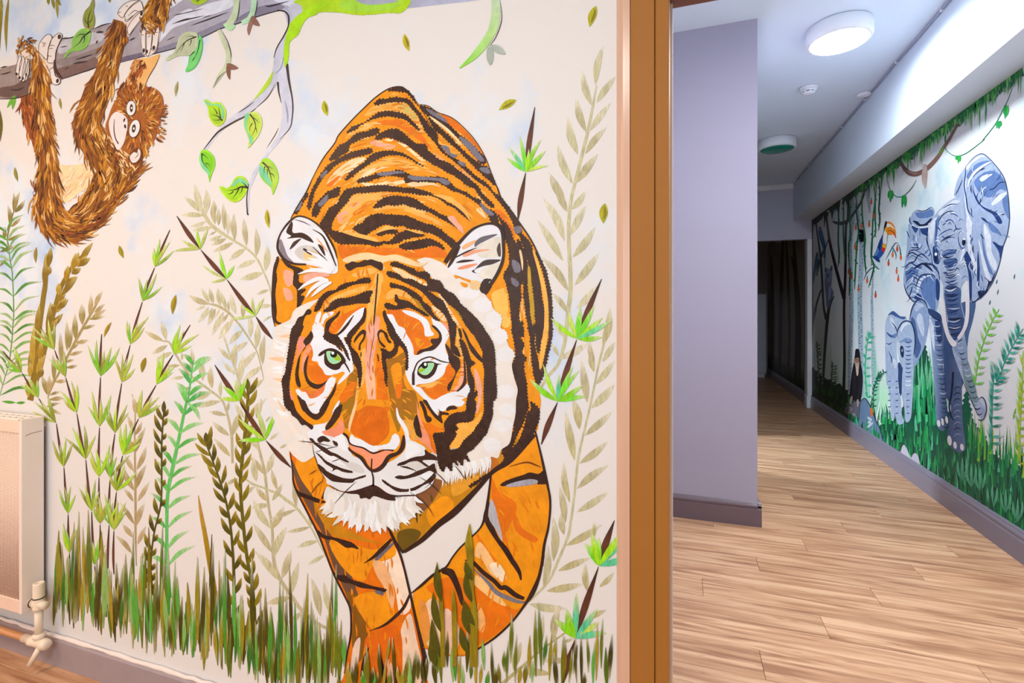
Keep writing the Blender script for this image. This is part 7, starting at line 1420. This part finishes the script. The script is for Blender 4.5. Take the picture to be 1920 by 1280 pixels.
# wrinkles: brow arcs and trunk creases
for d in [R2('700,1050 820,985 940,980'), R2('640,1250 700,1150 800,1090 900,1090'), R2('740,1260 800,1215 860,1225'), R2('810,1130 880,1130 950,1175'), R3('740,120 800,95 850,110 890,170'), R3('700,180 760,140'), R3('890,160 910,220 960,240'), R3('600,100 620,250 600,400'), R3('640,340 720,280 820,230'), R3('660,440 760,360 900,310'), R3('700,420 800,360 900,360'), R3('690,600 780,550 910,545'), R3('700,660 790,600 920,590'), R3('940,330 950,440 990,520 1030,525'), R3('560,760 600,800 640,840')]:
    el.stroke('wrinkle', d, 2.0, cr.choice(['22386c', '31508c', EK]), 14, 'both', hd)
for i in range(44):
    t = i / 43; y = 478 + t * 152 + cr.uniform(-2, 2); cx = 1781 + t * 9 + cr.uniform(-3, 3); w = 11 + 2 * t
    el.stroke('wrinkle', [(cx - w, y + cr.uniform(-1, 2)), (cx, y + cr.uniform(1, 4)), (cx + w, y - cr.uniform(0, 3))], cr.uniform(1.2, 3.0), cr.choice(['24407c', '2c4888', EK, EK, 'e4eaf6', '54719f']), 14 + i % 3, 'both', hd)
for i in range(54):
    # brow and cheek creases either side of the trunk
    u, t = cr.uniform(-1, 1), cr.random()
    x, y = 1781 + u * 26 + 4 * t, 398 + t * 120 + 18 * u * u; l = cr.uniform(6, 13)
    if abs(u) < .2 and t > .7: continue
    el.stroke('wrinkle', [(x - l * .5, y + 2.5 * (1 + u)), (x, y - 2), (x + l * .5, y + 2.5 * (1 - u))], cr.uniform(.9, 2.2), cr.choice(['24407c', '3a5694', EK, 'e8edf8', '5a78aa', EL]), 13, 'both', hd)
for i in range(15):
    t = i / 14; x = 1794 + t * 42; y = 640 + t * 145
    el.stroke('wrinkle', [(x - 2, y), (x + 4, y + 3), (x + 11, y - 1)], cr.uniform(1.4, 2.6), cr.choice([EK, '2a3c64', 'c8d2e4', '3a4a60']), 15, 'both', hd)
el.stroke('contour', R5('1340,330 1390,305 1430,370 1440,480 1405,590'), 1.8, EK, 16, 'round', hd, 'dark'); el.stroke('contour', R5('1120,60 1200,240 1280,420 1340,540'), 1.6, EK, 16, 'both', hd, 'dark')
el.part('eye', [ell(*R3('1025,430')[0], 3.4, 6.6, '0e1838', 15, 5), ell(*R3('1030,385')[0], 2.2, 1.8, 'eef2fa', 16)], hd, mat='flat'); el.stroke('eyelid', R3('950,280 940,400 980,510 1040,500 1070,400'), 1.2, '3a5490', 15, 'both', hd)
el.part('eye', [ell(*R3('600,670')[0], 2.6, 6.6, '0e1838', 15, -5), ell(*R3('605,610')[0], 2.4, 3.2, 'dfe6f4', 16)], hd, mat='flat'); el.stroke('eyelid', R3('570,560 620,540 660,620 660,720 620,760'), 1.4, '1c2c58', 15, 'both', hd)
el.poly('tusk', R4('838,140 895,150 920,350 960,560 1010,650 1058,705 1040,748 985,730 920,600 870,400'), 'eceaf0', 18, None, 'flat')
el.poly('tusk', R4('1165,-60 1210,-60 1225,250 1200,480 1110,645 1068,632 1140,510 1175,300'), 'e8e6f0', 18, None, 'flat')
el.stroke('contour', R4('1060,705 1100,680 1130,650'), 2, EK, 17, 'both', None, 'dark'); el.stroke('contour', R4('720,350 800,400 860,425'), 2, EK, 12, 'both', None, 'dark')

cf = RF('painted_elephant_calf', 'small blue-grey painted elephant calf standing by the big elephant', (1690, 795))
cf.poly('body', R4('455,410 480,270 520,190 570,145 640,165 690,270 705,400 660,680 600,850 510,1010 480,800'), '8fa4cb', 6)
for c, d in [('c8d3ea', R4('540,380 580,320 620,380 640,560 620,620 560,480')), ('4c6496', R4('470,400 520,420 560,640 600,760 540,900 500,760')), ('b4c3e0', R4('510,250 580,190 640,230 600,250 540,300'))]: cf.part('brush_patch', poly(d, c, 7))
cf.stroke('contour', R4('450,410 480,270 520,190 570,145 640,165 690,270'), 2.4, '1e3060', 8, 'round', None, 'dark')
for d in [R4('140,690 200,800 215,1000 210,1290') + R5('240,300 260,560 220,560 180,200') + R4('150,1200 140,900'), R4('210,1000 300,1000 300,1290') + R5('330,280 350,520 380,630 290,640 250,420 215,150'), R4('380,900 500,900 495,1290') + R5('490,250 470,560 400,620 380,420 350,250')]:
    l_ = cf.poly('leg', d, 'a4b6d6', 7)
    x0 = sum(p[0] for p in d) / len(d)
    for k in range(6): cf.stroke('wrinkle', [(x0 - 4, 715 + k * 12), (x0 + 3, 714 + k * 12)], 2, '3c5690', 9, 'both', l_)
cf.poly('leg_gap', R4('310,950 370,1050 355,1290') + R5('345,270 320,270 300,0'), '2a4272', 6)
e1 = cf.poly('ear', R4('140,700 135,500 160,380 230,290 270,320 330,360 390,360 410,400 340,460 300,560 280,680 285,880 300,1000 270,1045 235,980 200,860 150,760'), 'b0c0dc', 9)
for c, d in [('44609a', R4('170,350 240,295 330,360 400,370 370,400 280,370 220,340')), ('d6dfee', R4('200,380 240,400 270,500 220,480')), ('6c88b8', R4('150,560 220,600 280,580 270,640 200,630')), ('ccd6ea', R4('230,900 290,950 270,1030 240,980'))]: cf.part('ear_fold', poly(d, c, 10), e1)
for d in [R4('215,430 270,500 290,560'), R4('150,560 200,610 260,620'), R4('145,700 190,720 230,690'), R4('180,800 220,900 225,980')]: cf.stroke('ear_line', d, 2, '26407a', 11, 'both', e1)
h1 = cf.poly('head', R4('290,620 300,540 350,450 410,420 470,440 510,540 525,680 505,860 500,1000 490,1280 400,1280 390,1100 330,950 300,800'), 'a9bbd9', 12)
for c, d in [('dce4f2', R4('350,480 410,440 460,460 400,480 340,560')), ('7c94c0', R4('320,700 400,640 480,660 470,700 380,690')), ('d0daec', R4('300,700 330,720 320,900 310,820'))]: cf.part('brush_patch', poly(d, c, 13), h1)
for k in range(11): cf.stroke('wrinkle', R4('%d,%d %d,%d %d,%d' % (395, 690 + k * 55, 435, 700 + k * 55, 480, 688 + k * 55)), 2, cr.choice(['2e4a88', 'e0e8f4', '3c5690']), 14, 'both', h1)
cf.part('eye', [poly(R4('330,760 360,740 380,800 375,880 355,890 335,840'), '1c2c58', 14), ell(*R4('358,800')[0], 1.6, 2.6, '8ea4cc', 15)], h1, mat='flat')
cf.stroke('contour', R4('290,620 300,540 350,450 410,420 470,440 510,540 525,680 505,860'), 2.2, '1e3060', 15, 'round', h1, 'dark')

# --- animals
tc = RF('painted_toucan', 'painted toucan with a blue back and large orange bill on a twig', (1645, 495))
tc.poly('body', R6('1290,620 1260,720 1240,800 1190,900 1150,1020 1110,1110 1100,1150 1150,1170 1200,1150 1250,1090 1280,1030 1300,960 1320,800 1310,640'), '2b57a8', 8)
for n_, c, d, ly in [('breast', 'f0ece4', R6('1270,740 1310,700 1310,850 1290,960 1250,940 1250,820'), 9), ('breast', 'f0b020', R6('1250,930 1295,950 1285,1010 1240,990'), 10), ('breast', 'd8281e', R6('1235,990 1285,1010 1260,1060 1230,1040'), 11), ('eye_patch', 'e8c818', R6('1290,650 1310,650 1310,750 1275,740'), 11), ('crown', '1c1e2c', R6('1280,610 1300,595 1315,640 1270,720 1260,700'), 12), ('bill', 'f08a14', R6('1310,625 1350,605 1400,640 1430,700 1440,800 1445,860 1410,800 1310,790'), 12), ('bill_band', 'f4e8d8', R6('1310,635 1360,640 1410,690 1420,720 1360,680 1310,690'), 13), ('bill_tip', 'd8401a', R6('1400,740 1430,780 1443,850 1420,810'), 13), ('wing', '16357a', R6('1240,800 1200,900 1150,1040 1180,1080 1220,960'), 9), ('wing', '5a86c8', R6('1160,1000 1190,1040 1150,1110 1120,1110'), 9), ('tail', '1c3c84', R6('1110,1110 1180,1140 1200,1210 1160,1200 1120,1160'), 9)]:
    tc.part(n_, poly(d, c, ly), None, mat='flat')
tc.stroke('bill_line', R6('1310,740 1370,740 1430,790'), 1.2, '5a2a10', 14, 'both', None, 'dark')
for lab, d, c in [('blue painted parrot high in the dark forked tree', R6('290,680 320,690 350,800 380,940 385,1100 370,1290 365,1100 330,960 290,840 280,740'), '2a568c'), ('darker blue parrot low beside the dark straight tree', R7('960,380 980,340 995,380 1000,480 960,640 930,780 915,860 920,640'), '24507e')]:
    f = RF('painted_parrot', lab, d[-1], 'blue parrots of the corridor mural'); f.poly('body', d, c, 7)
    f.poly('wing', [(x * .5 + (sum(p[0] for p in d) / len(d)) * .5, y * .6 + (sum(p[1] for p in d) / len(d)) * .4) for x, y in d], '3f72a8', 8)
    f.part('eye', ell(d[0][0] + 3, d[0][1] + 5, .8, 1.2, 'e8e8ee', 9), None, mat='flat')
kl = RF('painted_koala', 'grey painted koala clinging to the dark forked tree', (1558, 574))
kl.poly('body', R7('1090,760 1110,660 1150,600 1195,620 1200,760 1190,860 1225,940 1215,1000 1180,1090 1150,1180 1120,1150 1110,1000 1095,880'), '7480a4', 9)
kl.poly('head', R7('1095,700 1120,600 1160,585 1200,610 1205,700 1180,780 1120,780'), '8c96b8', 10)
kl.poly('ear', R7('1095,640 1100,565 1115,570 1125,620'), '4a5270', 11); kl.poly('ear', R7('1175,600 1190,545 1208,550 1205,620'), '4a5270', 11)
kl.poly('belly', R7('1160,860 1190,880 1180,1000 1150,1060 1150,940'), 'aab0d8', 10); kl.part('nose', ell(*R7('1140,700')[0], 1.6, 3, '2a3048', 12), None, mat='flat')
for p_ in (R7('1120,670')[0], R7('1165,670')[0]): kl.part('eye', ell(p_[0], p_[1], .9, 1.2, '1a2030', 12), None, mat='flat')
ch = RF('painted_chimpanzee', 'black painted chimpanzee sitting on the painted rocks', (1605, 765))
ch.poly('body', R8('1245,480 1285,480 1300,560 1310,660 1328,760 1330,900 1310,1080 1280,1110 1220,1090 1175,1060 1180,930 1200,760 1220,650 1235,560'), '1c1a20', 10)
ch.poly('face', R8('1243,590 1285,585 1290,650 1280,740 1275,790 1258,790 1250,720 1240,650'), 'c8a894', 12, None, 'flat'); ch.poly('brow', R8('1240,600 1262,585 1290,600 1286,625 1262,615 1244,628'), '8a6654', 13, None, 'flat')
ch.poly('muzzle', R8('1252,690 1280,690 1278,780 1258,785'), 'd8bcb0', 13, None, 'flat')
for p_ in (R8('1255,632')[0], R8('1275,630')[0]): ch.part('eye', ell(p_[0], p_[1], 1.0, 1.3, '140e0e', 14), None, mat='flat')
ch.poly('ear', R8('1222,610 1232,580 1240,620 1232,650'), 'b08c78', 11, None, 'flat')
ch.poly('arm', R8('1215,720 1245,800 1240,950 1215,1060 1185,1050 1195,900'), '26242c', 11); ch.poly('arm', R8('1300,720 1325,820 1320,980 1290,1070 1270,1060 1285,900'), '26242c', 11)
ch.poly('foot', R8('1180,1060 1200,1035 1210,1070 1190,1140 1172,1120'), 'b09c98', 12, None, 'flat'); ch.poly('foot', R8('1260,1090 1280,1080 1285,1140 1268,1165'), 'b09c98', 12, None, 'flat')
for lab, d, c, c2 in [('mauve grey painted rock under the chimpanzee', R8('1080,1280 1110,1200 1160,1140 1240,1100 1290,1110 1310,1290'), '6a6878', '9a98a8'), ('blue white painted boulder beside the orange flower', R9('100,400 112,300 118,200 145,165 170,190 195,240 225,320 250,370 268,440 277,470 180,440'), '6a86a8', 'c4d4e6')]:
    f = RF('painted_rock', lab, (d[0][0], d[0][1]), 'rocks painted above the corridor skirting'); f.poly('stone', d, c, 9)
    cx, cy = sum(p[0] for p in d) / len(d), sum(p[1] for p in d) / len(d)
    for k in range(5):
        f.stroke('brush_patch', [(cx + cr.uniform(-9, 9), cy + cr.uniform(-12, 12)), (cx + cr.uniform(-9, 9), cy + cr.uniform(-12, 12) + 5)], 5, c2, 10, 'both')
    f.stroke('contour', d[1:-1], 1.6, '2a3650', 11, 'round', None, 'dark')
f = RF('painted_flower', 'single orange flower beside the blue white boulder', R9('195,285')[0]); f.poly('petal', R9('186,240 195,225 203,250 200,285 190,280'), 'ee6a1c', 12, None, 'flat'); f.stroke('stem', R9('195,225 196,180 200,140'), 2.4, '1e7a48', 11, 'both')
f = RF('painted_mushroom', 'pair of pale painted mushrooms rising from the grass at the skirting', R9('470,600')[0])
f.poly('cap', R9('390,545 395,500 410,475 430,500 450,550 470,590 430,580'), 'c9c6da', 14, None, 'flat'); f.poly('cap', R9('455,590 465,550 485,530 505,550 520,610 535,640 490,610'), 'c2bed4', 14, None, 'flat')
f.part('gill', ell(*R9('530,625')[0], 2, 4, 'b4b0c8', 14), None, mat='flat')

# --- grass and ferns of the corridor mural
f = RF('painted_meadow', 'dark green painted grass along the skirting of the corridor mural', (1750, 900), None, 'dry')
gm = [poly(S1('1521,690 1535,702 1560,716 1580,724 1600,750 1606,775 1650,800 1656,782 1675,790 1690,772 1712,700 1720,650 1732,640 1745,690 1757,760 1800,770 1812,730 1825,790 1845,815 1862,850 1890,868 1925,890 1925,1012 1800,930 1640,820 1521,748'), ('lin', (1530, 720), (1680, 820), '1a3020', '0a5c44'), 0.8, True, 4, 5)]
for i in range(560):
    x = cr.uniform(1521, 1922)
    yb = 742 + (x - 1513) * .655
    topy = yb - (22 + (x - 1520) * .26)
    y = yb - cr.random() ** 1.3 * (yb - topy); l = cr.uniform(14, 40) * (.5 + (x - 1520) / 420)
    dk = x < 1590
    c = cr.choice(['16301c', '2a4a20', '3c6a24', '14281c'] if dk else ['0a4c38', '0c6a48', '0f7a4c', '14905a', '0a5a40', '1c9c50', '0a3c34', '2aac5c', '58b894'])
    gm.append(stroke([(x, y), (x + cr.uniform(-1.5, 1.5), y - l * .5), (x + cr.uniform(-3, 3), y - l)], cr.uniform(2, 6), (c, c), (5 if x < 1690 or y > yb - 16 else 1) + i % 2 + (4 if y > yb - 10 else 0), 'out', n=2))
for i in range(90):
    x = cr.uniform(1710, 1760); y = cr.uniform(720, 800); l = cr.uniform(30, 90)
    c = cr.choice(['0c8a4c', '12a060', '0a6a3c', '4cc888', '0a5038'])
    gm.append(stroke([(x, y), (x + cr.uniform(-2, 2), y - l * .5), (x + cr.uniform(-2, 2), y - l)], cr.uniform(3, 6), (c, c, '9adcb8'), 1 + i % 2, 'out', n=2))
for i in range(70):
    x = cr.uniform(1812, 1920); y = 830 + (x - 1812) * .35 + cr.uniform(-10, 30); l = cr.uniform(30, 70)
    c = cr.choice(['2aa43c', '58b83c', '0c7a48', '8ac43c', '1c9c50'])
    gm.append(stroke([(x, y), (x + 1, y - l * .5), (x + cr.uniform(-2, 2), y - l)], cr.uniform(2.5, 5), (c, c, 'c8dcb8'), 1 + i % 2, 'out', n=2))
f.part('grass', gm, None, kind='stuff', mat='dry')
for x, y in R9('1000,900 1090,930 1170,990 860,760 800,720 920,790'):
    for k in (-1, 0, 1): f.leaf((x, y), (x + k * 9, y - 40 - 6 * (k == 0)), 5, ('2a8a68', '6cc0a0'), 10, k * .08, 'grass_blade')
def fernR(label, stem, n, ll, rl, cols, w):
    t = RF('painted_fern', label, (stem[0][0], stem[0][1]), 'ferns of the corridor mural')
    t.stroke('stem', stem, 1.6, cols[0], 11, 'flat', None, 'dry'); q = cr_open(stem, 10); N = len(q) - 1
    for i in range(n):
        a = q[min(N - 1, int((.03 + .95 * i / n) * N))]
        if rl: t.leaf(a, (a[0] + rl * cr.uniform(.8, 1.15), a[1] - cr.uniform(1, 6)), w, (cols[i % len(cols)], cols[i % len(cols)], 'dfe6e4'), 12, .08, mat='dry')
        if ll: t.leaf(a, (a[0] - ll * .35 * cr.uniform(.6, 1.2), a[1] - ll * cr.uniform(.9, 1.2)), w, (cols[(i + 1) % len(cols)], cols[i % len(cols)], 'dfe8e4'), 12, .05, mat='dry')
fernR('teal painted fern right of the elephant trunk', R5('1500,980 1510,560 1520,250 1540,0') + R4('1580,1200 1680,930 1800,700 1910,520'), 24, 26, 22, ['2a9a86', '54b4a4', '1c8070'], 5)
fernR('lime painted fern above the elephant trunk tip', R4('1290,1260 1330,960 1400,700 1500,450 1600,270'), 10, 22, 18, ['6cc83a', '8ad45c', '9cc878'], 4.5)
fernR('yellow green fern at the right edge of the picture', R5('1880,1200 1870,800 1880,500') + R4('1900,1290 1910,800'), 12, 30, 12, ['a4c41c', '7cb42c', 'b8d048'], 5)
fernR('small dark fern curling in front of the baby elephant', R8('1460,1180 1460,980 1500,860 1540,790 1610,745'), 12, 9, 9, ['145a48', '1c7a5c'], 2.6)
fernR('dull green fern under the dark forked tree', R8('810,900 800,700 790,520 780,380'), 10, 10, 8, ['3c5a3c', '4c6a48'], 3)
fernR('spiky dull fern between the two dark trees', R8('960,900 965,780 970,640'), 8, 12, 12, ['5a6a4c', '4c6450'], 2.6)
fernR('teal palm tuft beside the slender birch', R8('1380,1050 1360,700 1390,380 1440,320'), 9, 14, 14, ['3cb890', '5cc8a4'], 4)
for lab, x, y in [('tiny dark falling leaf under the big elephant ear', 1869, 528), ('tiny grey falling leaf right of the big elephant body', 1871, 547), ('lime falling leaf beside the teal fern', 1902, 775), ('lime falling leaf low by the right edge', 1904, 845), ('tiny teal falling leaf at the elephant ear tip', 1902, 518), ('dark falling leaf below the elephant ear', 1856, 567)]:
    f = RF('painted_falling_leaf', lab, (x, y), 'small falling leaves of the corridor mural'); c = '6ab82c' if 'lime' in lab else '44707c'
    l = 11 if 'lime' in lab else 5
    f.leaf((x - l * .15, y + l), (x + l * .3, y - l), 4 if l > 6 else 2.4, c, 6, 0, 'blade')
# --- unlit mural beyond the doorway
f = RF('painted_far_forest', 'dim painted forest on the wall beyond the white door post', (1475, 720), None, 'dark')
f.poly('dark_ground', S1('1437,472 1462,455 1480,440 1506,425 1506,745 1470,735 1437,700'), 'a89c8c', 2)
for d, w in [(S1('1462,700 1464,580 1468,440'), 7), (S1('1478,710 1480,600 1474,440'), 5), (S1('1492,725 1495,600 1488,440'), 8), (S1('1448,700 1450,600 1446,480'), 6), (S1('1500,735 1498,560 1484,480'), 5)]:
    f.stroke('trunk', d, w, '3a302a', 4, 'round', None, 'dark')
fg = [stroke([(x, 735 - (1505 - x) * .5), (x + 1, 715 - (1505 - x) * .5), (x, 690 - (1505 - x) * .5)], 4, cr.choice(['1c3014', '2c4a18']), 6 + k % 3, 'out', n=2) for k, x in enumerate(range(1440, 1508, 3))]
f.part('grass', fg, None, kind='stuff', mat='dry')
